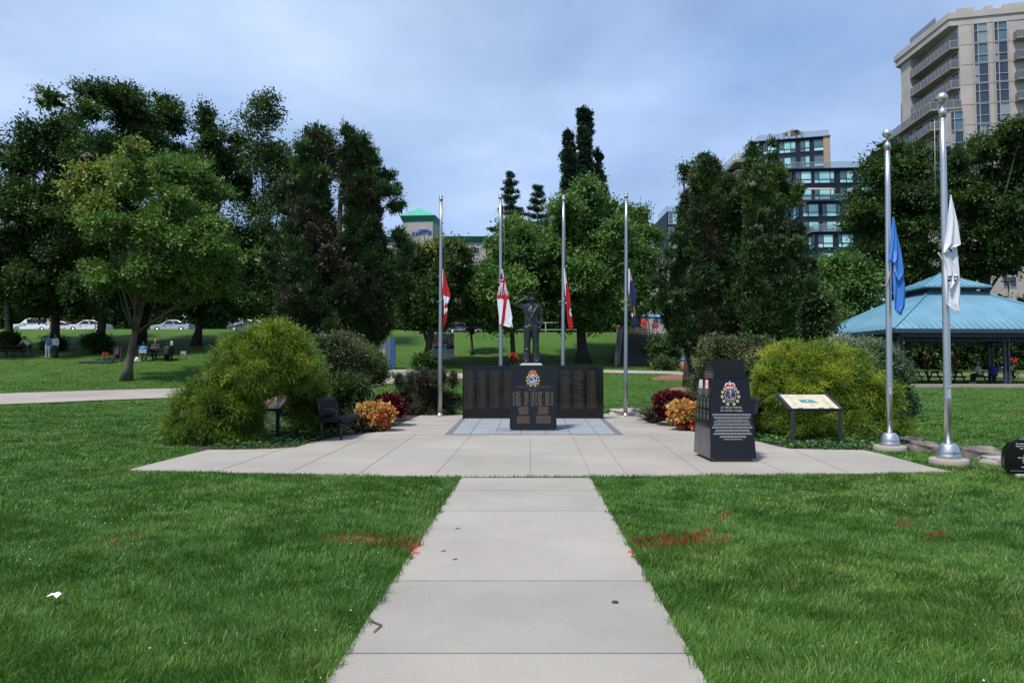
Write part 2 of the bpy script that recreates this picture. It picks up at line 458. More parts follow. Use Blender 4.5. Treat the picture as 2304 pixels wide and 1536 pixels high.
M['ivy'] = leaf_mat("ivy_leaves", [(0.0, (0.0180, 0.0480, 0.0132)), (0.5, (0.0480, 0.1320, 0.0275)), (1.0, (0.1680, 0.2880, 0.0660))], 0.2, 0.3)
M['barberry'] = leaf_mat("dark_shrub_leaves", [(0.0, (0.02, 0.028, 0.012)), (0.5, (0.05, 0.07, 0.028)), (1.0, (0.16, 0.08, 0.06))], 0.2)
M['coleus_o'] = leaf_mat("orange_coleus_leaves", [(0.0, (0.38, 0.04, 0.02)), (0.25, (0.55, 0.17, 0.05)), (0.5, (0.62, 0.36, 0.09)), (1.0, (0.55, 0.48, 0.15))], 0.25)
M['coleus_r'] = leaf_mat("dark_red_coleus_leaves", [(0.0, (0.035, 0.003, 0.006)), (0.5, (0.085, 0.006, 0.012)), (1.0, (0.16, 0.012, 0.02))], 0.25)
M['spike'] = leaf_mat("spiky_grass_blades", [(0.0, (0.02, 0.02, 0.012)), (0.5, (0.04, 0.045, 0.02)), (1.0, (0.18, 0.14, 0.08))], 0.1)
M['red_flower'] = leaf_mat("red_petals", [(0.0, (0.5, 0.02, 0.015)), (1.0, (0.75, 0.06, 0.03))], 0.2)
M['grass'] = leaf_mat("grass_blades", [(0.0, (0.0286, 0.0845, 0.0115)), (0.4, (0.0624, 0.1728, 0.0230)), (0.7, (0.1300, 0.2432, 0.0368)), (0.93, (0.1820, 0.2560, 0.0575)), (1.0, (0.4420, 0.3584, 0.1380))], 0.25, 0.45, 0.4)
M['grass_red'] = leaf_mat("paint_marked_grass", [(0.0, (0.20, 0.030, 0.018)), (1.0, (0.36, 0.055, 0.03))], 0.2)
M['clover'] = mat("clover_flower", (0.62, 0.62, 0.50), 0.7)
M['concrete'] = mat("concrete_walk", (0.345, 0.325, 0.30), 0.85, col2=(0.425, 0.402, 0.372), vscale=1.3, bump=0.25, bscale=120, detail=9)
M['concrete_old'] = mat("concrete_path", (0.33, 0.30, 0.275), 0.9, col2=(0.41, 0.375, 0.345), vscale=0.8, bump=0.2, bscale=60)
def concrete_mat(name, base, dirt, pale):
    "cast slabs: slow tone changes, stains, pale scuffs and fine grain"
    m = mat(name, base, 0.88, bump=0.3, bscale=90); n, l = m.node_tree.nodes, m.node_tree.links; b = n["Principled BSDF"]
    t = n.new("ShaderNodeTexCoord")
    def nz(sc, det, ro, lo, hi, c0, c1, loc=(0, 0, 0)):
        mp = n.new("ShaderNodeMapping"); mp.inputs["Location"].default_value = loc; l.new(t.outputs["Object"], mp.inputs[0])
        a = n.new("ShaderNodeTexNoise"); a.inputs["Scale"].default_value = sc; a.inputs["Detail"].default_value = det; a.inputs["Roughness"].default_value = ro; l.new(mp.outputs[0], a.inputs["Vector"])
        r = n.new("ShaderNodeValToRGB"); ramp_set(r, [(lo, c0), (hi, c1)]); l.new(a.outputs["Fac"], r.inputs[0]); return r.outputs[0]
    def mix(fac, A, B, mode='MIX'):
        x = n.new("ShaderNodeMix"); x.data_type = 'RGBA'; x.blend_type = mode
        if isinstance(fac, float): x.inputs["Factor"].default_value = fac
        else: l.new(fac, x.inputs["Factor"])
        l.new(A, x.inputs["A"]); l.new(B, x.inputs["B"]); return x.outputs["Result"]
    base_c = nz(0.5, 4, .6, .35, .68, tuple(c * .86 for c in base), tuple(c * 1.09 for c in base))
    stain = nz(1.7, 10, .72, .60, .76, (0, 0, 0), (.75, .75, .75), (3, 1, 0)); dirtc = nz(6, 3, .5, .3, .7, dirt, tuple(c * 1.15 for c in dirt))
    c = mix(stain, base_c, dirtc)
    sc = nz(3.1, 12, .8, .66, .72, (0, 0, 0), (.55, .55, .55), (9, 4, 0)); palec = nz(9, 2, .5, .3, .7, pale, pale); c = mix(sc, c, palec)
    gr = nz(55, 6, .8, .3, .7, (.88, .88, .88), (1.10, 1.10, 1.10)); c = mix(.9, c, gr, 'MULTIPLY')
    gm = n.new("ShaderNodeNewGeometry"); rr_ = n.new("ShaderNodeValToRGB"); ramp_set(rr_, [(0, (.90, .90, .89)), (1, (1.05, 1.045, 1.04))]); l.new(gm.outputs["Random Per Island"], rr_.inputs[0]); c = mix(1.0, c, rr_.outputs[0], 'MULTIPLY')
    l.new(c, b.inputs["Base Color"]); return m
M['concrete'] = concrete_mat("concrete_walk", (0.318, 0.292, 0.255), (0.235, 0.212, 0.182), (0.42, 0.395, 0.36))
M['concrete_old'] = concrete_mat("concrete_path", (0.31, 0.275, 0.245), (0.24, 0.215, 0.19), (0.39, 0.36, 0.33))
M['joint'] = mat("joint_dark", (0.17, 0.155, 0.14), 0.95)  # plain dark tone of slab joints and saw cuts
M['granite'] = mat("black_granite", (0.007, 0.008, 0.009), 0.10, var=0.5, vscale=90, spec=0.33)
M['granite_cut'] = mat("granite_sawn_side", (0.035, 0.037, 0.04), 0.22, var=0.4, vscale=60)
M['granite_grey'] = mat("grey_granite", (0.28, 0.285, 0.29), 0.6, var=0.2, vscale=70)
M['bronze_letters'] = mat("bronze_lettering", (0.040, 0.028, 0.017), 0.5, var=0.35, vscale=12)
M['gold'] = mat("gold_inlay", (0.42, 0.29, 0.09), 0.5)
M['pale_gold'] = mat("pale_gold_inlay", (0.40, 0.36, 0.20), 0.5)
M['white_ink'] = mat("white_engraving", (0.36, 0.375, 0.385), 0.7)
M['grey_ink'] = mat("grey_engraving", (0.13, 0.135, 0.14), 0.6)
M['navy'] = mat("navy_enamel", (0.02, 0.02, 0.13), 0.4)
M['red'] = mat("red_enamel", (0.50, 0.03, 0.03), 0.45)
M['white'] = mat("white_enamel", (0.75, 0.75, 0.76), 0.5)
M['bronze'] = mat("bronze_patina", (0.009, 0.012, 0.012), 0.36, metal=0.25, col2=(0.026, 0.032, 0.032), vscale=5, bump=0.3, bscale=9, spec=0.6)
M['alu'] = mat("brushed_aluminium", (0.56, 0.57, 0.58), 0.40, metal=1.0, var=0.08, vscale=3, stretch=(8, 8, 0.3))
M['steel_pole'] = mat("satin_aluminium_pole", (0.40, 0.41, 0.42), 0.36, metal=0.9, var=0.08, vscale=3, stretch=(8, 8, 0.3))
M['dark_metal'] = mat("black_powder_coat", (0.022, 0.025, 0.034), 0.45)
M['rope'] = mat("rope", (0.34, 0.31, 0.25), 0.9)
M['brown_wood'] = mat("dark_stained_wood", (0.022, 0.015, 0.012), 0.7, var=0.3, vscale=4, stretch=(1, 8, 8))
M['boulder'] = mat("boulder_stone", (0.07, 0.058, 0.05), 0.95, col2=(0.24, 0.21, 0.18), vscale=4, bump=1.0, bscale=12)
M['limestone'] = mat("limestone", (0.24, 0.23, 0.20), 0.95, col2=(0.38, 0.36, 0.32), vscale=5, bump=0.8, bscale=10)
M['mulch'] = mat("bark_mulch", (0.10, 0.055, 0.035), 0.95, col2=(0.22, 0.13, 0.08), vscale=22, bump=1.0, bscale=40)
M['soil'] = mat("dark_soil", (0.030, 0.022, 0.016), 0.95, var=0.4, vscale=12, bump=0.8, bscale=30)
M['asphalt'] = mat("asphalt", (0.055, 0.055, 0.057), 0.85, var=0.2, vscale=2, bump=0.3, bscale=80)
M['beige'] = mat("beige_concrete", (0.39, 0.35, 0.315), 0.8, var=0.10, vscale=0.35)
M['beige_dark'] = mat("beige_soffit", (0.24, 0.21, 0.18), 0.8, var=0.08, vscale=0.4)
M['tan'] = mat("tan_brick", (0.36, 0.27, 0.19), 0.8, var=0.08, vscale=1)
M['navy_clad'] = mat("dark_blue_grey_cladding", (0.012, 0.018, 0.034), 0.6, var=0.1, vscale=0.6, spec=.2)
M['mullion'] = mat("pale_window_frame", (0.42, 0.42, 0.42), 0.5)
M['dark_frame'] = mat("dark_window_frame", (0.02, 0.025, 0.035), 0.5)
def glass_mat(name, col, rough=0.06, spec=0.9, var=0.25):
    return mat(name, col, rough, var=var, vscale=0.22, spec=spec, detail=2)
M['glass_dark'] = glass_mat("dark_glass", (0.020, 0.030, 0.055), 0.05)
M['glass_teal'] = mat("teal_glass_with_blinds", (0.26, 0.58, 0.58), 0.12, col2=(0.42, 0.74, 0.70), vscale=0.35, spec=0.8, detail=1)
M['glass_slate'] = mat("slate_glass", (0.07, 0.13, 0.17), 0.08, spec=0.8, var=0.3, vscale=0.4)
M['curtain'] = mat("curtained_glass", (0.22, 0.25, 0.25), 0.2, spec=0.8)
def clear_glass(name, tint, alpha):
    m = mat(name, tint, 0.05, spec=0.8); m.node_tree.nodes["Principled BSDF"].inputs["Alpha"].default_value = alpha; return m
M['rail_glass'] = clear_glass("railing_glass", (0.16, 0.24, 0.27), 0.30)
M['rail_smoked'] = clear_glass("smoked_railing_glass", (0.13, 0.13, 0.13), 0.62)
# ------------------------------------------------------------------ ground, paths, plaza, grass
def sheet_mat_grass():
    m = bpy.data.materials.new("lawn"); m.use_nodes = True
    n, l = m.node_tree.nodes, m.node_tree.links; b = n["Principled BSDF"]; b.inputs["Roughness"].default_value = 0.9
    b.inputs["Specular IOR Level"].default_value = 0.15
    t = n.new("ShaderNodeTexCoord")
    a = n.new("ShaderNodeTexNoise"); a.inputs["Scale"].default_value = 0.22; a.inputs["Detail"].default_value = 8; a.inputs["Roughness"].default_value = 0.65
    l.new(t.outputs["Object"], a.inputs["Vector"])
    r = n.new("ShaderNodeValToRGB"); ramp_set(r, [(0.28, (0.035, 0.084, 0.013)), (0.47, (0.054, 0.118, 0.018)), (0.62, (0.066, 0.126, 0.022)), (0.74, (0.13, 0.13, 0.045))])
    l.new(a.outputs["Fac"], r.inputs[0])
    c = n.new("ShaderNodeTexNoise"); c.inputs["Scale"].default_value = 9; c.inputs["Detail"].default_value = 10; c.inputs["Roughness"].default_value = 0.8
    mp = n.new("ShaderNodeMapping"); mp.inputs["Scale"].default_value = (1.6, 0.7, 1)
    l.new(t.outputs["Object"], mp.inputs[0]); l.new(mp.outputs[0], c.inputs["Vector"])
    r2 = n.new("ShaderNodeValToRGB"); ramp_set(r2, [(0.3, (0.45, 0.45, 0.45)), (0.7, (1.45, 1.45, 1.45))])
    l.new(c.outputs["Fac"], r2.inputs[0])
    mx = n.new("ShaderNodeMix"); mx.data_type = 'RGBA'; mx.blend_type = 'MULTIPLY'; mx.inputs["Factor"].default_value = 0.8
    l.new(r.outputs[0], mx.inputs["A"]); l.new(r2.outputs[0], mx.inputs["B"]); l.new(mx.outputs["Result"], b.inputs["Base Color"])
    bp = n.new("ShaderNodeBump"); bp.inputs["Strength"].default_value = 0.8; bp.inputs["Distance"].default_value = 0.05
    l.new(c.outputs["Fac"], bp.inputs["Height"]); l.new(bp.outputs[0], b.inputs["Normal"])
    return m
gx = np.unique(np.concatenate([np.arange(-30, 50.1, 1.0), np.linspace(-110, -30, 17), np.linspace(50, 120, 15), [-900, -500, -300, -200, 160, 300, 500, 900]]))
gy = np.unique(np.concatenate([np.arange(-6, 92.1, 1.0), np.array([24, 28, 31, 38, 45, 50, 56, 66, 72, 90.]), [-60, -30, -15, 105, 130, 170, 220, 300, 450, 700, 900, 1500]]))
GX, GY = np.meshgrid(gx, gy)
GZ = hgt(GX, GY)
gv = np.stack([GX.ravel(), GY.ravel(), GZ.ravel()], 1)
nx, ny = len(gx), len(gy)
ii, jj = np.meshgrid(np.arange(nx - 1), np.arange(ny - 1))
base = (jj * nx + ii).ravel()
gf = np.stack([base, base + 1, base + nx + 1, base + nx], 1)
go = link_mesh("ground", fast_mesh("ground", gv, gf, 4), sheet_mat_grass(), smooth=True)
tag(go, kind="structure")

def strip_sheet(name, topx, botx, m, off=0.03, nacross=6, step=0.6, kind="structure"):
    "sheet between two polylines of ground points, draped on the terrain"
    def resample(pl, n):
        p = np.array(pl, float); d = np.r_[0, np.cumsum(np.hypot(*np.diff(p, axis=0).T))]
        s = np.linspace(0, d[-1], n); return np.stack([np.interp(s, d, p[:, 0]), np.interp(s, d, p[:, 1])], 1)
    p = np.array(topx); n = max(int(np.hypot(*np.diff(p, axis=0).T).sum() / step), len(p))
    a, b = resample(topx, n), resample(botx, n)
    t = np.linspace(0, 1, nacross)[None, :, None]
    P = a[:, None] * (1 - t) + b[:, None] * t
    z = hgt(P[..., 0], P[..., 1]) + off
    v = np.concatenate([P, z[..., None]], 2).reshape(-1, 3)
    I, J = np.meshgrid(np.arange(n - 1), np.arange(nacross - 1), indexing='ij'); q = (I * nacross + J).ravel()
    f = np.stack([q, q + nacross, q + nacross + 1, q + 1], 1)
    o = link_mesh(name, fast_mesh(name, v, f, 4), m, smooth=True); tag(o, kind=kind); return o, P
topA = [(-400, 897), (0, 887), (200, 880), (390, 875), (600, 866), (800, 852), (850, 843), (880, 832), (940, 832), (1040, 841), (1200, 838), (1357, 833), (1500, 836), (1560, 838)]
botA = [(-400, 925), (0, 911), (200, 903), (390, 896), (600, 890), (800, 872), (850, 868), (880, 864), (940, 860), (1040, 853), (1200, 846), (1357, 839.5), (1500, 842), (1560, 846)]
_, PA = strip_sheet("path", [ghit(*p) for p in topA], [ghit(*p) for p in botA], M['concrete_old'], 0.035, 10)
strip_sheet("road", [(-110, 78), (60, 78)], [(-110, 89), (60, 89)], M['asphalt'], 0.05, 6, 2.0)
strip_sheet("pavement", [(-110, 72.6), (60, 72.6)], [(-110, 75.0), (60, 75.0)], M['concrete_old'], 0.06, 4, 2.0)

ZP = 0.014
plaza_px = [(285, 1059), (380, 1035), (468, 1013), (568, 1012), (663, 1007), (750, 984), (842, 974), (880, 962), (922, 945), (950, 933), (1040, 931), (1200, 931), (1357, 931), (1440, 933),
            (1477, 941), (1508, 952), (1564, 973), (1640, 985), (1697, 992), (1775, 1010), (1850, 1012), (1940, 1013), (1977, 1021), (2023, 1033), (2093, 1052), (2144, 1063),
            (1900, 1067), (1600, 1071), (1330, 1073)]
plaza_px2 = [(1037, 1075), (800, 1070), (500, 1064)]
plaza = [flat(*p) for p in plaza_px + plaza_px2]
wl0, wl1 = Vector(flat(1037, 1077)), Vector(flat(735, 1536))
wr0, wr1 = Vector(flat(1330, 1077)), Vector(flat(1590, 1536))
def onl(a, b, y): t = (y - a.y) / (b.y - a.y); return a.lerp(b, t)
walk = [onl(wl0, wl1, -4.0), onl(wr0, wr1, -4.0), onl(wr0, wr1, 9.43), onl(wl0, wl1, 9.43)]
b = MB(); b.prism(plaza, -0.1, ZP); o = b.build("plaza_paving", M['concrete']); tag(o, kind="structure")
ys = [9.43, 8.42, 7.2, 6.0, 4.80, 3.58, 2.4, 1.2, 0, -1.2, -2.4, -4.0]
b = MB()
for i in range(len(ys) - 1):
    y1, y0 = ys[i] - 0.006, ys[i + 1] + 0.006
    q = [onl(wl0, wl1, y0), onl(wr0, wr1, y0), onl(wr0, wr1, y1), onl(wl0, wl1, y1)]
    b.prism([(p.x, p.y) for p in q], -0.1, ZP - 0.002 - 0.0012 * (i % 3))
o = b.build("walkway", M['concrete']); tag(o, kind="structure")
b = MB(); b.prism([(p.x, p.y) for p in walk], -0.12, 0.002); o = b.build("walkway_joint_bed", M['joint']); tag(o, kind="structure")
# saw cuts in the plaza
b = MB()
def cut(p, q, w=0.007, z=ZP):
    p, q = Vector(p), Vector(q); d = (q - p).normalized(); s = Vector((-d.y, d.x)) * w / 2
    b.prism([p - s, q - s, q + s, p + s], z, z + 0.004)
for (a, c) in [((650, 1066), (832, 979)), ((805, 1069), (935, 979)), ((975, 1074), (1060, 981)), ((1193, 1075), (1193, 981)), ((1330, 1072), (1288, 981)), ((1412, 1072), (1345, 981)), ((1585, 1070), (1462, 981)),
               ((490, 1061), (640, 1010)), ((1775, 1068), (1712, 1040)), ((1910, 1066), (1790, 1015))]:
    cut(flat(*a), flat(*c))
cut(flat(860, 980), flat(1565, 980)); cut(flat(1040, 1075.4), flat(1328, 1074.6)); cut(flat(1403, 959), flat(1540, 962)); cut(flat(925, 957), flat(1018, 957))
o = b.build("saw_cuts", M['joint']); tag(o, kind="structure")
# paver apron in front of the memorial
M['paver_dark'] = mat("dark_paver", (0.14, 0.14, 0.15), 0.7, var=0.25, vscale=8)
M['paver_light'] = mat("pale_blue_paver", (0.215, 0.235, 0.255), 0.7, col2=(0.285, 0.30, 0.32), vscale=1.6)
b = MB(); b.prism([flat(1000, 979), flat(1403, 979), flat(1358, 941), flat(1039, 941)], ZP, ZP + 0.004)
o = b.build("paver_apron", M['paver_dark']); tag(o, kind="structure")
b = MB()
xb = [1017, 1058, 1115, 1172, 1228, 1285, 1343, 1385]; xt = [1047, 1083, 1129, 1174, 1222, 1268, 1314, 1349]
rowsY = [flat(1200, 978)[1], flat(1200, 973.5)[1], flat(1200, 963)[1], flat(1200, 953)[1], flat(1200, 942)[1]]
for i in range(7):
    for j in range(4):
        y0, y1 = rowsY[j] + 0.012, rowsY[j + 1] - 0.012
        def X(k, y):
            a, c = flat(xb[k], 978), flat(xt[k], 942); t = (y - a[1]) / (c[1] - a[1]); return a[0] + (c[0] - a[0]) * t
        dark = (j in (1,) and i in (2, 4, 3)) or (j == 2 and i in (3,))
        b.prism([(X(i, y0) + .012, y0), (X(i + 1, y0) - .012, y0), (X(i + 1, y1) - .012, y1), (X(i, y1) + .012, y1)], ZP + 0.004, ZP + 0.008 + 0.0006 * ((i * 3 + j) % 3), 1 if dark else 0)
o = b.build("paving_stones", [M['paver_light'], mat("mid_paver", (0.21, 0.22, 0.235), 0.7, var=0.15, vscale=4)]); tag(o, kind="structure")
# spray paint marks on the walkway edge
M['paint'] = mat("orange_red_marking_paint", (0.75, 0.06, 0.05), 0.7, var=0.2, vscale=30)
b = MB()
for (x0, x1, y) in [(926, 949, 1230), (924, 945, 1247), (1412, 1424, 1244)]:
    p, q = flat(x0, y + 2.5), flat(x1, y + 2.5); r, s = flat(x1 - 2, y - 2.5), flat(x0 + 2, y - 2.5)
    b.prism([p, q, r, s], ZP - 0.001, ZP + 0.003)
o = b.build("painted_marks", M['paint']); tag(o, kind="structure")
# drain disc, small patches, twigs, litter
b = MB(); b.lathe([(0.021, 0), (0.021, 0.004), (0.017, 0.006), (0.0, 0.006)], (0, 0, 0), 20)
o = b.build("survey_disc", M['dark_metal']); p = flat(1384, 1359); o.location = (p[0], p[1], ZP)
tag(o, "small round dark metal disc set into the concrete walkway", "disc")
M['twig'] = mat("twig_bark", (0.10, 0.075, 0.055), 0.9, var=0.3, vscale=30)
def twig(pts, r, label, grp=None):
    P = [Vector((*flat(*q), ZP + r)) for q in pts]; c = sum(P, Vector()) / len(P); c.z = ZP
    t = MB(); t.tube([p - c for p in P], [r, r * .85] + [r * 0.6] * (len(P) - 2), 6); o = t.build("twig", M['twig']); o.location = c
    tag(o, label, "twig", grp)
twig([(835, 1404), (858, 1413), (841, 1429)], 0.006, "bent V-shaped twig lying on the left side of the walkway", "twigs on the walkway")
for (x, y, lab) in [(1030, 1192, "short dark twig on the walkway, farthest one from the viewer"), (998, 1243, "short dark twig on the walkway beside the red paint mark"), (1024, 1262, "short dark twig on the walkway just above a slab joint")]:
    twig([(x - 5, y + 1), (x + 5, y - 0.5)], 0.004, lab, "twigs on the walkway")
g = random.Random(3); b = MB(); vs = []
for i in range(5):
    for j in range(4): vs.append((i * 0.02 - 0.04 + g.uniform(-.004, .004), j * 0.016 - 0.024 + g.uniform(-.004, .004), 0.05 + g.uniform(0, .03)))
b.add(vs, [(j + i * 4, j + 1 + i * 4, j + 5 + i * 4, j + 4 + i * 4) for i in range(4) for j in range(3)])
o = b.build("paper_scrap", mat("white_paper", (0.8, 0.8, 0.82), 0.8)); p = flat(125, 1347, 0.04); o.location = (p[0], p[1], 0)
md = o.modifiers.new("solid", 'SOLIDIFY'); md.thickness = 0.002
tag(o, "crumpled white scrap of paper lying in the grass", "litter")

def inpoly(x, y, poly):
    r = np.zeros(len(x), bool); n = len(poly)
    for i in range(n):
        x0, y0 = poly[i][0], poly[i][1]; x1, y1 = poly[(i + 1) % n][0], poly[(i + 1) % n][1]
        c = ((y0 > y) != (y1 > y)); xi = (x1 - x0) * (y - y0) / ((y1 - y0) if y1 != y0 else 1e-9) + x0
        r ^= c & (x < xi)
    return r
beds = []      # planted beds keep the lawn out; world polygons
bedL = [flat(*p) for p in [(455, 1015), (568, 1012), (663, 1007), (750, 984), (842, 974), (880, 962), (922, 945), (950, 933), (1040, 931), (1040, 926), (880, 920), (700, 925), (560, 940), (420, 960), (385, 985)]]
bedR = [flat(*p) for p in [(1440, 933), (1477, 941), (1508, 952), (1564, 973), (1697, 992), (1775, 1010), (1940, 1013), (1985, 1010), (2040, 1000), (2045, 975), (1900, 940), (1600, 928), (1480, 925)]]
beds += [bedL, bedR]
for nm, bd in (("planting_bed", bedL), ("planting_bed", bedR)):
    t = MB(); t.prism(bd, -0.05, 0.006); o = t.build(nm, M['soil']); tag(o, kind="structure")
pathpoly = [tuple(PA[i, 0]) for i in range(len(PA))] + [tuple(PA[i, -1]) for i in range(len(PA) - 1, -1, -1)]
solid = [plaza, [(p.x, p.y) for p in walk]] + beds + [pathpoly]
streaks = [((735, 1218), (800, 1223), .03), ((765, 1203), (812, 1208), .02), ((820, 1208), (945, 1226), .035), ((800, 1222), (935, 1241), .02), ((835, 1213), (870, 1217), .05),
           ((1435, 1222), (1500, 1214), .03), ((1480, 1212), (1560, 1205), .03), ((1500, 1226), (1575, 1219), .05), ((1560, 1207), (1600, 1203), .03), ((1580, 1221), (1635, 1217), .03), ((1440, 1236), (1500, 1229), .02), ((1620, 1170), (1640, 1160), .02), ((1305, 1180), (1400, 1190), .0),
           ((236, 1228), (262, 1222), .03), ((293, 1210), (318, 1205), .03), ((2020, 1186), (2042, 1183), .03), ((2085, 1207), (2118, 1203), .03), ((2140, 925), (2150, 923), .03), ((2270, 930), (2290, 927), .08), ((2060, 945), (2066, 943), .05)]
def seg_d(x, y, a, c):
    ax, ay = a; bx, by = c; dx_, dy_ = bx - ax, by - ay; L2 = dx_ * dx_ + dy_ * dy_
    t = np.clip(((x - ax) * dx_ + (y - ay) * dy_) / L2, 0, 1); return np.hypot(x - ax - t * dx_, y - ay - t * dy_)
def make_grass():
    g = np.random.default_rng(11)
    xs, ys_, Ls, Ws = [], [], [], []
    for (y0, y1, dens, hh, ww) in [(2.2, 4.5, 9000, .050, .0034), (4.5, 7, 5600, .050, .0045), (7, 11, 2500, .050, .0070), (11, 17, 950, .055, .0115), (17, 28, 320, .05, .020), (28, 47, 110, .040, .035), (47, 60, 34, .04, .05)]:
        A = (0.8 * (y0 + y1) / 2 + 1.2) * 2 * (y1 - y0); n = int(A * dens)
        y = g.uniform(y0, y1, n); x = g.uniform(-1, 1, n) * (0.8 * y + 1.2)
        xs.append(x); ys_.append(y)
        Ls.append(hh * g.uniform(0.55, 1.35, n)); Ws.append(ww * g.uniform(0.7, 1.3, n))
    x = np.concatenate(xs); y = np.concatenate(ys_); L = np.concatenate(Ls); W = np.concatenate(Ws)
    keep = np.ones(len(x), bool)
    for i_, p in enumerate(solid):
        jx = (0.022 * np.sin(y * 9) + 0.02 * np.sin(y * 23 + 1) + g.normal(size=len(x)) * .012) if i_ < 2 else 0
        keep &= ~(inpoly(x + jx, y, p) & inpoly(x - jx, y, p)) if i_ == 1 else ~inpoly(x, y + np.where(np.abs(x - .2) > 1.0, jx * .8, 0), p)
    x, y, L, W = x[keep], y[keep], L[keep], W[keep]; n = len(x)
    # slow variation over the lawn: lusher tufts, dry patches, longer tufts along the walk
    def wave(s, ph): return np.sin(x * s + ph + 1.7 * np.sin(y * s * .8 + ph)) * np.sin(y * s * 1.1 + 2 * ph + 1.3 * np.sin(x * s * .7))
    pat = 0.5 + 0.14 * wave(1.3, 1.0) + 0.12 * wave(3.7, 2.2) + 0.10 * wave(9.0, .5) + 0.07 * wave(0.45, 4.0)
    tint = np.clip(pat * 0.85 + g.normal(size=n) * 0.16, 0, 0.93)
    dry = g.random(n) < (0.02 + 0.10 * (wave(0.8, 3.0) > 0.5) + 0.08 * (wave(2.6, 5.0) > 0.7)); tint[dry] = g.uniform(.9, 1, dry.sum())
    edge = np.minimum(seg_d(x, y, tuple(wl0), tuple(wl1)), seg_d(x, y, tuple(wr0), tuple(wr1)))
    L *= 1 + 0.4 * np.exp(-(edge / 0.12) ** 2) + 0.25 * wave(5.0, 1.1) + 0.2 * wave(1.9, .4)
    z = hgt(x, y)
    # blades lean in tuft directions
    th = 2.2 * wave(2.3, 0.7) + 2.0 * wave(7.0, 1.9) + g.normal(size=n) * 0.9
    lean = g.uniform(0.1, 0.75, n)
    d0 = np.stack([np.cos(th) * lean * .6, np.sin(th) * lean * .6, np.ones(n)], 1)
    d1 = np.stack([np.cos(th) * lean * 1.9, np.sin(th) * lean * 1.9, 0.75 * np.ones(n)], 1)
    red = np.zeros(n, bool)
    for (a, c, w) in streaks:
        if w <= 0: continue
        red |= (seg_d(x, y, flat(*a), flat(*c)) < w + 0.03 * g.random(n)) & (g.random(n) < 0.8)
    v, f, t = blade_tris(np.stack([x, y, z], 1), d0, d1, L, W, tint)
    me = fast_mesh("lawn_grass", v, f, 3, t, np.repeat(red.astype(int), 3))
    o = link_mesh("lawn_grass", me, [M['grass'], M['grass_red']])
    tag(o, "short green lawn grass with a few red paint marks", "grass", kind="stuff")
    # clover heads
    n = 900; y = 2.6 + 14 * g.random(n) ** 0.9; x = g.uniform(-1, 1, n) * (.78 * y + .5)
    m_ = (wave_pts(x, y) + g.normal(size=n) * .5 > 0.1)
    x, y = x[m_], y[m_]
    for p in solid:
        k = ~inpoly(x, y, p); x, y = x[k], y[k]
    n = len(x); r = g.uniform(.0035, .0075, n); r *= 1 + np.maximum(0, y - 6) * 0.06
    oc = np.array([(1, 0, 0), (0, 1, 0), (-1, 0, 0), (0, -1, 0), (0, 0, .8), (0, 0, -.8)])
    fc = np.array([(0, 1, 4), (1, 2, 4), (2, 3, 4), (3, 0, 4), (1, 0, 5), (2, 1, 5), (3, 2, 5), (0, 3, 5)])
    c = np.stack([x, y, hgt(x, y) + g.uniform(.045, .075, n)], 1)
    v = (c[:, None] + oc[None] * r[:, None, None]).reshape(-1, 3); f = (fc[None] + (np.arange(n) * 6)[:, None, None]).reshape(-1, 3)
    o = link_mesh("clover_flowers", fast_mesh("clover_flowers", v, f, 3), M['clover']); tag(o, "tiny white clover heads scattered in the lawn", "clover", kind="stuff")
def wave_pts(x, y): return np.sin(x * 1.3 + 1) * np.sin(y * 1.1 + 2) + 0.5 * np.sin(x * 3.1 + y)
make_grass()
# ------------------------------------------------------------------ bodies: limbs and trunk merged into one continuous surface
def tubes_mesh(name, chains, m, parent, voxel=0.012, smooth=2):
    """chains: list of ([points], [radii], squash) -> ONE continuous remeshed surface"""
    b = MB()
    for ch in chains:
        pts, rad = ch[0], ch[1]; sx = ch[2] if len(ch) > 2 else 1.0
        pts = [Vector(p) for p in pts]
        # rounded ends
        d0 = (pts[0] - pts[1]).normalized(); d1 = (pts[-1] - pts[-2]).normalized()
        P = [pts[0] + d0 * rad[0] * .6] + pts + [pts[-1] + d1 * rad[-1] * .6]; R = [rad[0] * .55] + list(rad) + [rad[-1] * .55]
        # resample for soft bends
        PP, RR = [P[0]], [R[0]]
        for i in range(1, len(P)):
            PP.append(P[i - 1].lerp(P[i], .5)); RR.append((R[i - 1] + R[i]) / 2); PP.append(P[i]); RR.append(R[i])
        b.tube(PP, RR, 12, 0, True, True, sx)
    o = b.build(name, m, parent)
    r = o.modifiers.new("skin", 'REMESH'); r.mode = 'VOXEL'; r.voxel_size = voxel; r.use_smooth_shade = True
    if smooth:
        s = o.modifiers.new("soft", 'SMOOTH'); s.iterations = smooth; s.factor = 0.5
    return o
def fingers(palm, tip_dir, side, n_out, L=0.085, r=0.009, curl=0.4, spread=0.02):
    "four unequal fingers and a thumb from the palm end"
    out = []; td = Vector(tip_dir).normalized(); sd = Vector(side).normalized(); no = Vector(n_out).normalized(); p = Vector(palm)
    for i, k in enumerate([0.9, 1.0, 0.93, 0.75]):
        o = (i - 1.5) * 0.021; b0 = p + sd * o
        m1 = b0 + td * L * k * .5 + sd * o * spread * 8; e = m1 + (td * (1 - curl * .4) - no * curl * .6).normalized() * L * k * .5
        out.append(([b0, m1, e], [r, r * .92, r * .75]))
    tb = p - td * 0.055 + sd * -0.030
    out.append(([tb, tb + (td * .6 - sd * .8).normalized() * .04, tb + (td * .95 - sd * .55).normalized() * .075], [r * 1.15, r, r * .85]))
    return out
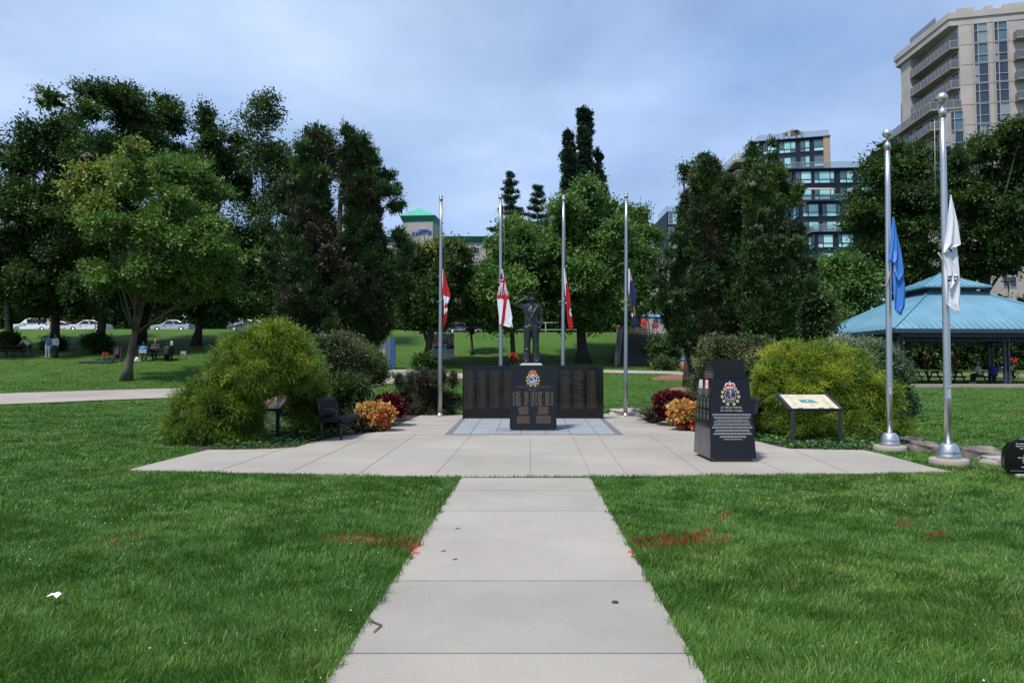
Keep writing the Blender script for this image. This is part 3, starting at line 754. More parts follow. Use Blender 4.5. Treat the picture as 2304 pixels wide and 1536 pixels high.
def head_chains(c, s=1.0, yaw=0.0):
    "skull, jaw, nose and ears about centre c, face towards -Y turned by yaw"
    R = Matrix.Rotation(yaw, 3, 'Z'); c = Vector(c)
    def q(x, y, z): return c + R @ Vector((x, y, z)) * s
    ch = [([q(0, .015, .045), q(0, -.005, .0), q(0, -.02, -.065)], [.078 * s, .080 * s, .052 * s]),
          ([q(0, -.045, .02), q(0, -.058, -.045)], [.052 * s, .040 * s]),
          ([q(0, -.088, .01), q(0, -.104, -.022)], [.010 * s, .015 * s])]
    for sx in (-1, 1): ch.append(([q(.080 * sx, .008, .015), q(.082 * sx, .01, -.02)], [.013 * s, .010 * s]))
    ch.append(([q(-.022, -.082, -.055), q(.022, -.082, -.055)], [.011 * s, .011 * s]))          # mouth
    ch.append(([q(-.035, -.072, .032), q(.035, -.072, .032)], [.014 * s, .014 * s]))            # brow
    return ch

# ------------------------------------------------------------------ crests (naval badge: crown, oval, leaf ring)
def crest(parent, M4, s, oval, leafm, simple=False, style=0):
    "crest about 0.78 s wide and 1.0 s high in plane x,z facing -y, centred at origin of M4; pieces a little proud of the stone"
    root = MB()
    def disc(mb, cx, cz, rx, rz, y0, y1, n=28, mi=0):
        vs = [(cx + rx * math.cos(2 * math.pi * k / n), y0, cz + rz * math.sin(2 * math.pi * k / n)) for k in range(n)] + \
             [(cx + rx * math.cos(2 * math.pi * k / n), y1, cz + rz * math.sin(2 * math.pi * k / n)) for k in range(n)]
        mb.add(vs, [tuple(range(n)), tuple(reversed(range(n, 2 * n)))] + [(k, n + k, n + (k + 1) % n, (k + 1) % n) for k in range(n)], mi)
    maple = [(0, 1), (.18, .62), (.42, .72), (.36, .38), (.8, .42), (.66, .12), (.9, -.05), (.42, -.42), (.46, -.6), (.1, -.5), (0, -.75)]
    maple = maple + [(-x, z) for (x, z) in reversed(maple[1:-1])]
    def leafp(mb, cx, cz, r, ang, y0, y1):
        n = len(maple); ca, sa = math.cos(ang), math.sin(ang)
        P = [(cx + (x * ca - z * sa) * r, cz + (x * sa + z * ca) * r) for x, z in maple]
        vs = [(p[0], y0, p[1]) for p in P] + [(p[0], y1, p[1]) for p in P]
        mb.add(vs, [tuple(reversed(range(n))), tuple(range(n, 2 * n))] + [(k, (k + 1) % n, n + (k + 1) % n, n + k) for k in range(n)])
    for a in [-68, -36, -6, 24, 50]:
        for sgn in (-1, 1):
            lv = MB(); t = math.radians(a); leafp(lv, sgn * .335 * math.cos(t) * s, (-.13 + .36 * math.sin(t)) * s, .088 * s, math.radians(-sgn * (90 - a) * .9), -.004 * s, 0); lv.xf(M4); lv.build("maple_leaf", leafm, parent)
    ov = MB(); disc(ov, 0, -.12 * s, .235 * s, .285 * s, -.006 * s, 0); ov.xf(M4); ov.build("badge_rim", leafm if style == 0 else M['white'], parent)
    o2 = MB(); disc(o2, 0, -.12 * s, .212 * s, .262 * s, -.010 * s, -.005 * s); o2.xf(M4); o2.build("badge_field", oval, parent)
    an = MB(); w = .017 * s; y = -.014 * s
    wm = leafm if style == 0 else M['white']
    if style == 0:
        an.tube([(0, y, .10 * s), (0, y, -.30 * s)], w, 6)
        an.tube([(-.085 * s, y, .045 * s), (.085 * s, y, .045 * s)], w, 6)
        arc = [(.15 * s * math.sin(t), y, (-.16 - .15 * math.cos(t)) * s) for t in np.linspace(-1.35, 1.35, 11)]
        an.tube(arc, [w * .5] + [w * 1.2] * 9 + [w * .5], 6)
        an.tube([(.028 * s * math.cos(t), y, (.118 + .028 * math.sin(t)) * s) for t in np.linspace(0, 6.28, 10)], w * .5, 5)
        an.tube([(.07 * s * math.sin(t * 2.2), y - .01 * s, (.06 - .075 * t) * s) for t in np.linspace(0, 4.4, 22)], w * .55, 5)
    else:
        an.tube([(x * s, y, z * s) for x, z in [(.09, .03), (.06, .07), (0, .09), (-.07, .06), (-.08, 0), (-.03, -.05), (.04, -.08), (.08, -.13), (.06, -.2), (0, -.22), (-.07, -.24), (-.1, -.3)]], w * 1.25, 7)
        an.tube([(x * s, y, z * s) for x, z in [(-.15, -.16), (-.12, -.24), (-.04, -.30), (.05, -.30), (.12, -.24), (.16, -.15)]], w * .8, 6)
    an.xf(M4); an.build("anchor_emblem", wm, parent)
    # crown: red cap, white band, arches
    cr = MB()
    for sgn in (-1, 1):
        disc(cr, sgn * .085 * s, .285 * s, .098 * s, .085 * s, -.010 * s, -.001 * s, 20, 0)
    cr.xf(M4); cr.build("crown_cap", M['red'], parent)
    c2 = MB()
    arcp = [(-.17, .19), (-.20, .28), (-.15, .37), (-.06, .37), (0, .30), (.06, .37), (.15, .37), (.20, .28), (.17, .19)]
    c2.tube([(x * s, -.012 * s, z * s) for x, z in arcp], .019 * s, 6)
    c2.tube([(0, -.012 * s, .32 * s), (0, -.012 * s, .46 * s)], .014 * s, 6); c2.tube([(-.035 * s, -.012 * s, .41 * s), (.035 * s, -.012 * s, .41 * s)], .012 * s, 6)
    c2.tube([(x * s, -.013 * s, z * s) for x, z in [(-.155, .165), (-.08, .20), (0, .21), (.08, .20), (.155, .165)]], .022 * s, 6)
    c2.xf(M4); c2.build("crown_arches", M['white'] if style == 0 else M['gold'], parent)

def text_rows(mb, x0, x1, z, h, g, y=-0.002, fill=0.9, ragged=False, yf=None):
    "one line of engraved words too small to read: short bars with word gaps"
    x = x0
    end = x1 if not ragged else x0 + (x1 - x0) * g.uniform(.55, 1)
    while x < end - h:
        w = min(h * g.uniform(1.5, 5.5), end - x)
        mb.span(x, x + w, y, 0.0005, z - h / 2, z + h / 2); x += w + h * 0.8

# ------------------------------------------------------------------ name walls behind the plinth
def name_wall(px0, px1, label, seed, blank_cols):
    Y = 21.4; x0, x1 = WX(px0, Y), WX(px1, Y); W = x1 - x0; H = 1.66; cx = (x0 + x1) / 2
    t = thing("name_wall", label, "memorial wall", (cx, Y, ZP), 0, "name walls of the memorial")
    b = MB(); b.span(-W / 2, W / 2, 0, 0.16, 0, H); b.build("stone_slab", M['granite'], t, bevel=0.004)
    g = random.Random(seed); k = MB()
    x = -W / 2 + 0.06
    while x < W / 2 - 0.25:
        w = g.uniform(.30, .36); z = H - 0.16
        while z > 0.30:
            if g.random() > .03:
                text_rows(k, x, x + .05, z, .013, g); text_rows(k, x + .075, x + w, z, .013, g, ragged=True)
            z -= 0.0215
        x += w + 0.08
    k.build("engraved_names", M['bronze_letters'], t)
    return t
name_wall(1041, 1172, "polished black granite wall of bronze names left of the central plinth", 5, 0)
name_wall(1228, 1357.5, "polished black granite wall of bronze names right of the central plinth", 9, 1)

# ------------------------------------------------------------------ central plinth
Yf = 16.95; cx = WX(1199.5, Yf)
pl = thing("memorial_plinth", "tall tapered black granite plinth carrying the bronze sailor, naval badge on its front", "plinth", (cx, Yf, ZP + .008))
wb, wt, Ht = 1.165, 1.11, 1.615
zb = 0.055
def lerp3(a, b_, t): return tuple(a[i] + (b_[i] - a[i]) * t for i in range(3))
FB = [(-wb / 2, 0.0, zb), (wb / 2, 0.0, zb), (wb / 2, 1.1, zb), (-wb / 2, 1.1, zb)]
FT = [(-wt / 2 , 0.30, Ht), (wt / 2, 0.30, Ht), (wt / 2, 0.98, Ht), (-wt / 2, .98, Ht)]
b = MB(); b.hexa(FB, FT); b.build("stone_body", M['granite'], pl, bevel=0.004)
b = MB(); b.span(-wb / 2 + .02, wb / 2 - .03, 0.03, 1.07, 0, zb - .002); b.build("base_course", M['granite_cut'], pl)
slope = math.atan2(0.30, Ht - zb)
MF = Matrix.Translation((0, 0, zb)) @ Matrix.Rotation(-slope, 4, 'X')      # local plane: x across, z up the leaning face
LF = math.hypot(.30, Ht - zb)
crest(pl, MF @ Matrix.Translation((0, 0, LF * .80)), .44, M['navy'], M['gold'], style=1)
g = random.Random(2)
k = MB()
for (xa, xb2) in [(-.50, -.46), (-.43, -.28), (-.21, -.09), (-.05, -.03), (-.01, .03), (.06, .10), (.13, .25), (.31, .44), (.46, .50)]:
    z = LF * .57
    while z > LF * .355:
        text_rows(k, xa, xb2, z, .014, g, ragged=(xb2 - xa) > .1); z -= .0225
for (xa, xb2, z0, z1) in [(-.37, -.10, .33, .21), (.10, .40, .33, .21), (-.42, -.06, .19, .08), (.06, .46, .19, .08)]:
    z = LF * z0
    while z > LF * z1:
        d = g.uniform(0, .05); text_rows(k, xa + d, xb2 - d, z, .016, g); z -= .024
text_rows(k, -.10, .10, LF * .605, .016, g)
for zz in (.66, .64): text_rows(k, -.4, .42, LF * zz, .008, g)
k.xf(MF); k.build("engraved_names", mat("bronze_lettering_bright", (0.085, 0.056, 0.034), 0.5, var=0.3, vscale=20), pl)

# ------------------------------------------------------------------ bronze sailor
sx0 = WX(1196, 17.5)
st = thing("sailor_statue", "dark bronze statue of a sailor in bell bottoms saluting on the central plinth", "statue", (sx0, 17.5, Ht + ZP + .008))
b = MB(); b.hexa([(-.31, -.24, 0), (.27, -.24, 0), (.27, .24, 0), (-.31, .24, 0)], [(-.25, -.20, .055), (.23, -.20, .055), (.23, .20, .055), (-.25, .20, .055)])
b.build("stone_slab", M['granite_grey'], st)
z0 = 0.055
def S(x, y, z): return (x, y, z + z0)
body = []
# legs: hip, knee, bell hem
for sx, hx in ((-1, -.105), (1, .10)):
    body += [([S(hx * .95, .0, .92), S(hx * 1.0, -.005, .70), S(hx * 1.08, -.012, .50), S(hx * 1.12, 0, .30), S(hx * 1.15, .0, .12), S(hx * 1.15, 0, .045)], [.112, .100, .083, .088, .105, .115])]
    body += [([S(hx * 1.15, -.02, .03), S(hx * 1.35, -.17, .028)], [.048, .042])]
# trunk
body += [([S(0, .0, .90), S(0, .0, 1.00), S(0, 0, 1.14), S(0, .0, 1.30), S(0, .01, 1.42)], [.120, .122, .118, .125, .100], 1.0)]
body += [([S(-.075, .0, .93), S(-.085, 0, 1.12), S(-.105, 0, 1.32), S(-.13, .01, 1.41)], [.10, .095, .105, .075])]
body += [([S(.075, .0, .93), S(.085, 0, 1.12), S(.105, 0, 1.32), S(.13, .01, 1.41)], [.10, .095, .105, .075])]
body += [([S(-.17, .005, 1.445), S(0, .01, 1.475), S(.17, .005, 1.445)], [.07, .075, .07])]
body += [([S(0, .01, 1.44), S(0, 0, 1.57)], [.062, .056])]
body += head_chains(S(0, -.005, 1.64), 1.0)
# right arm raised to the cap (left in the picture)
body += [([S(-.18, .0, 1.44), S(-.31, -.02, 1.475), S(-.43, -.04, 1.50)], [.068, .058, .046])]
body += [([S(-.43, -.04, 1.50), S(-.30, -.08, 1.575), S(-.175, -.105, 1.645)], [.047, .040, .028])]
body += [([S(-.175, -.105, 1.645), S(-.105, -.115, 1.680)], [.028, .026], .6)]
body += fingers(S(-.105, -.115, 1.680), (.85, -.02, .42), (0, -.75, .55), (.2, .3, -.8), L=.075, r=.0085, curl=.15)
# left arm at the side
body += [([S(.19, .005, 1.44), S(.235, .01, 1.30), S(.245, .01, 1.16)], [.068, .056, .046])]
body += [([S(.245, .01, 1.16), S(.235, -.015, 1.02), S(.222, -.03, .92)], [.046, .040, .028])]
body += [([S(.222, -.03, .92), S(.215, -.035, .855)], [.030, .032], .7)]
body += fingers(S(.215, -.035, .845), (-.02, -.05, -1), (0, 1, 0), (1, 0, 0), L=.075, r=.010, curl=.5)
# jumper: V collar folds, hem, knot, trouser folds
body += [([S(-.15, -.085, 1.45), S(-.075, -.125, 1.30), S(-.01, -.135, 1.185)], [.030, .026, .018])]
body += [([S(.15, -.085, 1.45), S(.075, -.125, 1.30), S(.01, -.135, 1.185)], [.030, .026, .018])]
body += [([S(0, -.145, 1.185), S(-.01, -.14, 1.10)], [.026, .015]), ([S(0, -.145, 1.185), S(.03, -.14, 1.09)], [.022, .013])]
for zz, rr in ((.955, .02), (1.0, .014)):
    body += [([S(-.165, -.01, zz), S(-.10, -.088, zz - .006), S(0, -.105, zz - .01), S(.10, -.088, zz - .006), S(.165, -.01, zz)], [rr * .8, rr, rr, rr, rr * .8])]
for fx in (-.13, .13, -.05, .06):
    body += [([S(fx, -.10, 1.14), S(fx * .9, -.118, 1.02)], [.012, .016])]
body += [([S(-.19, -.03, .40), S(-.12, -.09, .335), S(-.05, -.05, .33)], [.02, .028, .02])]
tubes_mesh("body", body, M['bronze'], st, 0.0085, 2)
cp = MB()
cp.lathe([(.0001, .100), (.113, .098), (.121, .088), (.112, .070), (.088, .055), (.088, .010), (.080, .005)], S(0, .0, 1.715 - .01), 28)
cp.build("cap", M['bronze'], st)

# ------------------------------------------------------------------ wedge monument on the right
X0, X1, Y0_, Y1_ = 3.187, 3.925, 11.03, 12.05
mc = ((X0 + X1) / 2, Y0_, ZP)
wm_ = thing("engraved_monument", "black granite wedge-shaped monument with French text and naval badge beside the right sign", "monument", mc)
hw = (X1 - X0) / 2; zb = .055; Ht2 = 1.335
FB = [(-hw, 0, zb), (hw, 0, zb), (hw, 1.02, zb), (-hw, 1.02, zb)]
tl, tr_ = (WX(1598, 11.2) - mc[0]), (WX(1684, 11.2) - mc[0])
FT = [(tl, .16, Ht2), (tr_, .16, Ht2), (tr_, .94, Ht2), (tl, .94, Ht2)]
b = MB(); b.hexa(FB, FT); b.build("lower_block", M['granite'], wm_, bevel=.003)
b = MB(); b.span(-hw + .06, hw - .06, .04, .96, 0, zb - .002); b.build("base_course", M['granite_cut'], wm_)
b = MB(); b.span(-hw + .0, hw - .0, -.02, 1.04, -.008, .006); b.build("mortar_pad", M['concrete'], wm_)
ux0, ux1 = WX(1603.8, 11.45) - mc[0], WX(1674.5, 11.45) - mc[0]
b = MB(); b.span(ux0, ux1, .40, .92, Ht2, Ht2 + .305); b.build("upper_block", M['granite'], wm_, bevel=.003)
sl = math.atan2(.16, Ht2 - zb); MF2 = Matrix.Translation(((tl + tr_) / 4 + 0, 0, zb)) @ Matrix.Rotation(-sl, 4, 'X'); LF2 = math.hypot(.16, Ht2 - zb)
crest(wm_, MF2 @ Matrix.Translation((0.0, 0, LF2 * .825)), .40, M['navy'], M['pale_gold'], style=0)
MT = MF2 @ Matrix.Translation((0.005, -.0015, 0)) @ FRONT
text_part("title_text", "LE VIEUX MARIN", .046, MT @ Matrix.Translation((0, LF2 * .625, 0)), M['white_ink'], wm_)
text_part("title_text", "(Le dernier voyage)", .046, MT @ Matrix.Translation((0, LF2 * .59, 0)), M['white_ink'], wm_)
k = MB(); g = random.Random(4)
widths = [.335, .335, .325, .30, .275, .32, .315, .325, .345, .355, .29, .31, .32, .345, .225, .23, .16]
z = LF2 * .553
for i, w in enumerate(widths):
    text_rows(k, -w * .93 + .004, w * .93 + .004, z, .0085, g); z -= .0185 if i % 2 == 0 else .032
k.xf(MF2 @ Matrix.Translation((0, -.0012, 0))); k.build("engraved_text", M['white_ink'], wm_)
# left side face: flags, cap tallies, badges, list of names
a0, a1 = Vector(FB[3]), Vector(FB[0]); t0, t1 = Vector(FT[3]), Vector(FT[0])
nrm = (a1 - a0).cross(t0 - a0).normalized()
def side(u, v, off=0.0015): return a0.lerp(a1, u).lerp(t0.lerp(t1, u), v) - nrm * (-off)
if (side(0, 0, .1) - a0).x > 0: nrm = -nrm
def quad_on(mb, u0, u1, v0, v1, mi=0, off=.0015):
    c = [(u0, v0), (u1, v0), (u1, v1), (u0, v1)]
    lo = [side(u, v, 0.0002) for u, v in c]; hi = [side(u, v, off) for u, v in c]
    mb.add(lo + hi, [(0, 1, 2, 3), (7, 6, 5, 4), (0, 4, 5, 1), (1, 5, 6, 2), (2, 6, 7, 3), (3, 7, 4, 0)], mi)
b = MB(); quad_on(b, .03, .97, .01, .37, 0, .001); b.build("pale_etched_panel", mat("etched_granite", (0.085, 0.085, 0.085), 0.3, var=.3, vscale=3), wm_)
fl = MB(); quad_on(fl, .14, .40, .875, .985, 0); quad_on(fl, .56, .64, .875, .985, 1); quad_on(fl, .64, .80, .875, .985, 0); quad_on(fl, .80, .88, .875, .985, 1)
quad_on(fl, .25, .29, .91, .95, 1, .002); quad_on(fl, .25, .29, .89, .91, 2, .002); quad_on(fl, .70, .74, .91, .95, 1, .002)
for (u, v) in ((.17, .955), (.35, .955), (.17, .885), (.35, .885)): quad_on(fl, u, u + .03, v, v + .02, 3, .002)
fl.build("engraved_flags", [M['white'], M['red'], M['navy'], M['dark_metal']], wm_)
k = MB()
for cx_ in (.27, .72):
    for i in range(6):
        w = [.13, .12, .13, .12, .07, .04][i]; quad_on(k, cx_ - w, cx_ + w, .855 - i * .019, .865 - i * .019)
for r_ in range(2):
    for c_ in range(4):
        u = .12 + c_ * .235; v = .735 - r_ * .16; quad_on(k, u - .07, u + .08, v + .004, v + .012)
        for q in range(12):
            t = 2 * math.pi * q / 12; uu, vv = u + .055 * math.cos(t), v - .06 + .045 * math.sin(t); quad_on(k, uu - .014, uu + .014, vv - .005, vv + .005)
        quad_on(k, u - .02, u + .02, v - .02, v - .004); quad_on(k, u - .02, u + .02, v - .08, v - .04)
for i in range(9):
    for (ua, ub) in ((.10, .42), (.48, .60), (.68, .8)):
        quad_on(k, ua, ua + (ub - ua) * g.uniform(.5, 1), .34 - i * .022, .348 - i * .022)
for i in range(4): quad_on(k, .2, .8, .08 - i * .017, .086 - i * .017)
k.build("engraved_side_text", M['grey_ink'], wm_)
k = MB()
for i in range(5): k.span(ux0 - .0015, ux0 + .001, .47, .86 - .05 * (i % 2), Ht2 + .27 - i * .05, Ht2 + .276 - i * .05)
k.build("upper_side_text", M['grey_ink'], wm_)

# ------------------------------------------------------------------ rounded black stone at the right edge
p = flat(2262, 1072)
rs = thing("rounded_stone_marker", "black polished stone marker with rounded top and white lettering in the lawn at right", "stone marker", (p[0], p[1], 0), math.radians(-14))
prof = [(0.06, .02), (0.0, .10), (-.005, .24), (.02, .36), (.09, .44), (.22, .485), (.45, .50), (.70, .49), (.86, .44), (.93, .33), (.94, .15), (.88, .02)]
n = len(prof); b = MB()
b.add([(x, 0, z + .03) for x, z in prof] + [(x, .12, z + .03) for x, z in prof], [tuple(range(n)), tuple(reversed(range(n, 2 * n)))] + [(k_, n + k_, n + (k_ + 1) % n, (k_ + 1) % n) for k_ in range(n)])
b.build("stone_face", M['granite'], rs, bevel=.006)
k = MB(); z = .46
for i in range(11):
    x = [.14, .14, .19, .24, .25, .23, .16, .21, .22, .27, .20][i]; text_rows(k, x, .84 - (x - .14), z, .015, g); z -= .032
k.span(.06, .88, -.002, .0005, .085, .088); k.build("white_lettering", M['white_ink'], rs)
b = MB(); b.span(.12, .85, -.05, .2, -.02, .045); b.build("footing", M['limestone'], rs, bevel=.02)

# ------------------------------------------------------------------ flagpoles and flags
def flagpole(px, py_base, py_top, Y, r0, r1, label, grp, cap, base, lean=0.0):
    x = WP(px, py_base, Y).x; z0 = ZP; H = WZ(py_top, Y) - z0
    t = thing("flagpole", label, "flagpole", (x, Y, z0), 0, grp)
    b = MB(); zs = 0.30 if base == 'ring' else 0.1
    n = 7; b.tube([(lean * i / n, 0, zs + (H - zs) * i / n) for i in range(n + 1)], [r0 + (r1 - r0) * i / n for i in range(n + 1)], 20)
    b.build("pole", M['alu'] if base == 'ring' else M['steel_pole'], t)
    if cap == 'ball':
        b = MB(); b.lathe([(.0, 0), (r1 * 1.3, 0), (r1 * 1.3, .10), (r1 * .95, .13), (.02, .14), (.012, .24)], (lean, 0, H - .06), 20); b.build("truck", M['alu'], t)
        b = MB(); b.ball((lean, 0, H + .25), .083, 14); b.build("finial_ball", M['alu'], t)
    else:
        b = MB(); b.lathe([(.0, -.03), (.062, -.03), (.075, .0), (.055, .03), (.058, .12), (.052, .14), (.0, .145)], (lean, 0, H), 20); b.build("pole_cap", M['steel_pole'], t)
    if base == 'ring':
        b = MB(); pr = []
        rr = [.172, .172, .170, .168, .162, .163, .155, .154, .143, .142, .126, .125, .104, .085]
        zz = [0, .045, .050, .055, .085, .090, .120, .125, .155, .160, .190, .195, .222, .232]
        b.lathe(list(zip(rr, zz)), (0, 0, .10), 36); b.build("ribbed_shoe", M['alu'], t)
        b = MB(); b.lathe([(.275, -.10), (.275, .085), (.262, .10), (0, .10)], (0, 0, 0), 36); b.build("concrete_footing", M['concrete'], t)
        b = MB(); b.box((-.01, -r0 - .01, 1.12), (.035, .03, .17)); b.box((-.01, -r0 - .025, 1.22), (.06, .02, .02)); b.build("cleat_box", M['mullion'], t)
    else:
        b = MB(); b.lathe([(.125, 0), (.12, .03), (.09, .07), (.065, .10), (.06, .12)], (0, 0, 0), 24); b.build("shoe", M['steel_pole'], t)
    return t, x, H
def halyard(t, H, r, ztop, zbot, zloop, side=1):
    b = MB(); b.tube([(r * 1.5 * side, -.01, H - .1), (r * 2.0 * side, -.01, ztop)], .006, 5)
    pts = [(r * 1.6 * side, -.01, zbot)]
    for a in np.linspace(0, 1, 9): pts.append((r * (1.6 - 3.6 * a) * side, -r * 1.3 * math.sin(a * math.pi) - .01, zbot - (zbot - zloop) * math.sin(a * math.pi * .62)))
    b.tube(pts, .012, 6); b.build("halyard", M['rope'], t)
GRPB = "flagpoles in a row behind the name walls"
poles = []
for (pb, ptp, lab) in [(990, 440, "slim metal flagpole with Canadian flag, leftmost of the row behind the memorial"), (1127, 436, "slim metal flagpole with white ensign behind the left name wall"),
                       (1266, 440, "slim metal flagpole with red ensign behind the right name wall"), (1407.5, 434, "slim metal flagpole with dark blue ensign, right of the memorial beside a flat rock")]:
    base_shift = WP({990: 992.5, 1127: 1126, 1266: 1268, 1407.5: 1409}[pb], 440, 22.7).x - WP(pb, 936, 22.7).x
    poles.append(flagpole(pb, 936, ptp + 9, 22.7, .072, .045, lab, GRPB, 'cap', 'flat', base_shift))
for (t, x, H) in poles: halyard(t, H, .06, WZ(608, 22.7), WZ(672, 22.7), WZ(680, 22.7))
tA = flagpole(2002.5, 1010, 330, 12.65, .056, .043, "tall polished flagpole with ball finial and light blue flag, ribbed base beside golden bush", "tall flagpoles with ball finials at right", 'ball', 'ring', WP(1996.5, 330, 12.65).x - WP(2002.5, 1010, 12.65).x)
tB = flagpole(2135, 1045, 255, 10.76, .058, .043, "tall polished flagpole with ball finial and white flag, nearest the viewer", "tall flagpoles with ball finials at right", 'ball', 'ring', WP(2120.5, 255, 10.76).x - WP(2135, 1045, 10.76).x)
halyard(tA[0], tA[2], .05, WZ(490, 12.65), WZ(600, 12.65), WZ(645, 12.65)); halyard(tB[0], tB[2], .05, WZ(445, 10.76), WZ(570, 10.76), WZ(610, 10.76), -1)

M['cloth_red'] = mat("red_flag_cloth", (0.55, 0.018, 0.03), 0.8); M['cloth_white'] = mat("white_flag_cloth", (0.84, 0.85, 0.90), 0.8)
M['cloth_navy'] = mat("navy_flag_cloth", (0.018, 0.028, 0.13), 0.8); M['cloth_blue'] = mat("light_blue_flag_cloth", (0.06, 0.26, 0.72), 0.8)
M['cloth_gold'] = mat("orange_gold_emblem", (0.5, 0.17, 0.04), 0.8); M['cloth_black'] = mat("black_emblem", (0.02, 0.02, 0.04), 0.8)
M['cloth_green'] = mat("green_emblem", (0.03, 0.12, 0.08), 0.8); M['cloth_pale'] = mat("pale_blue_emblem", (0.5, 0.66, 0.9), 0.8)
CL = [M[k_] for k_ in ('cloth_red', 'cloth_white', 'cloth_navy', 'cloth_blue', 'cloth_gold', 'cloth_black', 'cloth_green', 'cloth_pale')]
for mm in CL:
    nn, ll = mm.node_tree.nodes, mm.node_tree.links
    tr = nn.new("ShaderNodeBsdfTranslucent"); mx = nn.new("ShaderNodeMixShader"); mx.inputs[0].default_value = .3
    tr.inputs[0].default_value = nn["Principled BSDF"].inputs["Base Color"].default_value
    ll.new(nn["Principled BSDF"].outputs[0], mx.inputs[1]); ll.new(tr.outputs[0], mx.inputs[2]); ll.new(mx.outputs[0], nn["Material Output"].inputs[0])
def flag(name, layers, Y, colf, label, folds=3, amp=.02, nu=40, nv=90, grp=None):
    """cloth hanging in folds. layers: [(rows, toward)] where rows [(py, pxl, pxr)] give each overlapping fold's hanging width at distance Y and
    toward how far in front of the pole plane that fold hangs; colf(u, v, px, py) -> colour slot"""
    if not isinstance(layers[0][0], list): layers = [(layers, 0.0)]
    V, F, MI = [], [], []; r0 = layers[0][0][0]; c0 = WP((r0[1] + r0[2]) / 2, r0[0], Y)
    for li, (rows, tow) in enumerate(layers):
        r = np.array(rows, float); p0, p1 = r[0, 0], r[-1, 0]; PX = np.zeros((nv + 1, nu + 1)); PY = np.zeros_like(PX); o = len(V)
        for j in range(nv + 1):
            py = p0 + (p1 - p0) * j / nv; l, rr = sil_interp(rows, py); tt = j / nv
            for i in range(nu + 1):
                u = i / nu; px = l + (rr - l) * u; PX[j, i] = px; PY[j, i] = py
                ph = u * folds * 2 * math.pi + tt * 2.4 + li * 1.3; a = amp * (0.25 + 0.75 * tt)
                w = WP(px, py, Y); V.append((w.x - c0.x, -tow + a * math.sin(ph) + a * .4 * math.sin(ph * 1.7 + 4 * tt), w.z - c0.z))
        for j in range(nv):
            for i in range(nu):
                q = o + j * (nu + 1) + i; F.append((q, q + nu + 1, q + nu + 2, q + 1))
                MI.append(colf((i + .5) / nu, (j + .5) / nv, (PX[j, i] + PX[j + 1, i + 1]) / 2, (PY[j, i] + PY[j + 1, i + 1]) / 2))
    o = link_mesh(name, fast_mesh(name, np.array(V), np.array(F), 4, None, MI), CL, None, True); o.location = (c0.x, Y, c0.z)
    sd = o.modifiers.new("cloth", 'SOLIDIFY'); sd.thickness = .003
    return tag(o, label, "flag", grp)
Yfg = 22.58
R_, W_, N_, B_, G_, K_, E_, P_ = range(8)
def f_canada(u, v, px, py):
    if px < 997 + (py - 607) * -.03 and py < 665: return W_ if px < 997.2 else R_
    if py < 664 + (px - 995) * .3: return R_
    lo = 708 - (px - 998) * 1.0
    if py > lo: return R_
    if 681 < py < 693 and px > 999 + (py - 682) * -.15 and abs(px - 1004.5) < (py - 680) * .55: return R_
    return W_
flag("canadian_flag", [(606, 996, 999), (630, 995, 1004), (664, 996, 1014), (672, 998.5, 1012), (685, 999, 1007), (706, 999, 1007), (725, 997.5, 1004), (740, 996.5, 998.5)], Yfg, f_canada, "red and white Canadian flag hanging limp on the leftmost slim pole", 2, .02)
def f_white_ensign(u, v, px, py):
    if py < 664:
        cx_ = 1129.5 - (py - 606) * .0 + (py - 606) * .035
        cr = 1134.5 - (py - 632) * .12
        if 631 < py < 637: return R_
        if abs(px - cr) < 2.0: return R_
        if abs(px - cr) < 3.2: return W_
        if 629.5 < py < 638.5: return W_
        for (x0, y0, x1, y1) in [(1121, 664, 1131, 630), (1141, 664, 1134, 634), (1128, 606, 1137, 632), (1123, 650, 1129, 638)]:
            t = (py - y0) / (y1 - y0)
            if 0 <= t <= 1:
                d = abs(px - (x0 + (x1 - x0) * t))
                if d < .7: return R_
                if d < 2.2: return W_
        if px > 1140 + (py - 640) * .1 and py > 640: return R_
        return N_ if py > 612 else W_
    if py < 672 + (px - 1120) * .10: return R_
    cc = 1138 - (py - 672) * .135
    if abs(px - cc) < 3.6: return R_
    return W_
flag("white_ensign", [(606, 1127.5, 1130.5), (630, 1125, 1136), (650, 1121, 1141), (672, 1118.5, 1145), (690, 1120, 1148), (715, 1123, 1153), (722, 1123, 1151.5), (731, 1123.5, 1153), (736, 1146, 1154.5)], Yfg, f_white_ensign, "white flag with red cross and union canton on the second slim pole", 1.5, .022)
def f_red_ensign(u, v, px, py):
    l = 1269.5 + (py - 605) * .02
    if px < l + 2.2 and py < 665: return W_
    if py < 637:
        k_ = (py - 612 + (px - l) * .5) % 9
        return (N_, W_, R_, W_)[int(k_ / 9 * 4)] if py > 611 else N_
    d = ((px - 1286) / 4.6) ** 2 + ((py - 702) / 9.5) ** 2
    if d < 1: return E_ if abs(py - 701) < 2.4 and px > 1282.8 else W_
    return R_
flag("red_ensign", [(604, 1269, 1270.5), (620, 1269, 1274), (640, 1270, 1277), (665, 1272, 1283), (672, 1274, 1284), (685, 1275, 1284), (700, 1276, 1286), (720, 1277, 1288), (736, 1279, 1290.5), (742, 1283, 1286)], Yfg, f_red_ensign, "red flag with union canton and small white disc on the third slim pole", 2, .02)
def f_navy(u, v, px, py):
    if px < 1417 - (py - 606) * .02 and py < 663: return W_
    if py < 634:
        k_ = (py - 612 + (px - 1416) * -.35) % 11
        return (R_, R_, W_, N_, N_, W_)[int(k_ / 11 * 6)] if py > 611 else N_
    d = abs(py - 699) < 10 and px > 1425.5 + .6 * math.sin(py)
    if d: return G_
    if 705 < py < 713 and px < 1424.2: return W_
    return N_
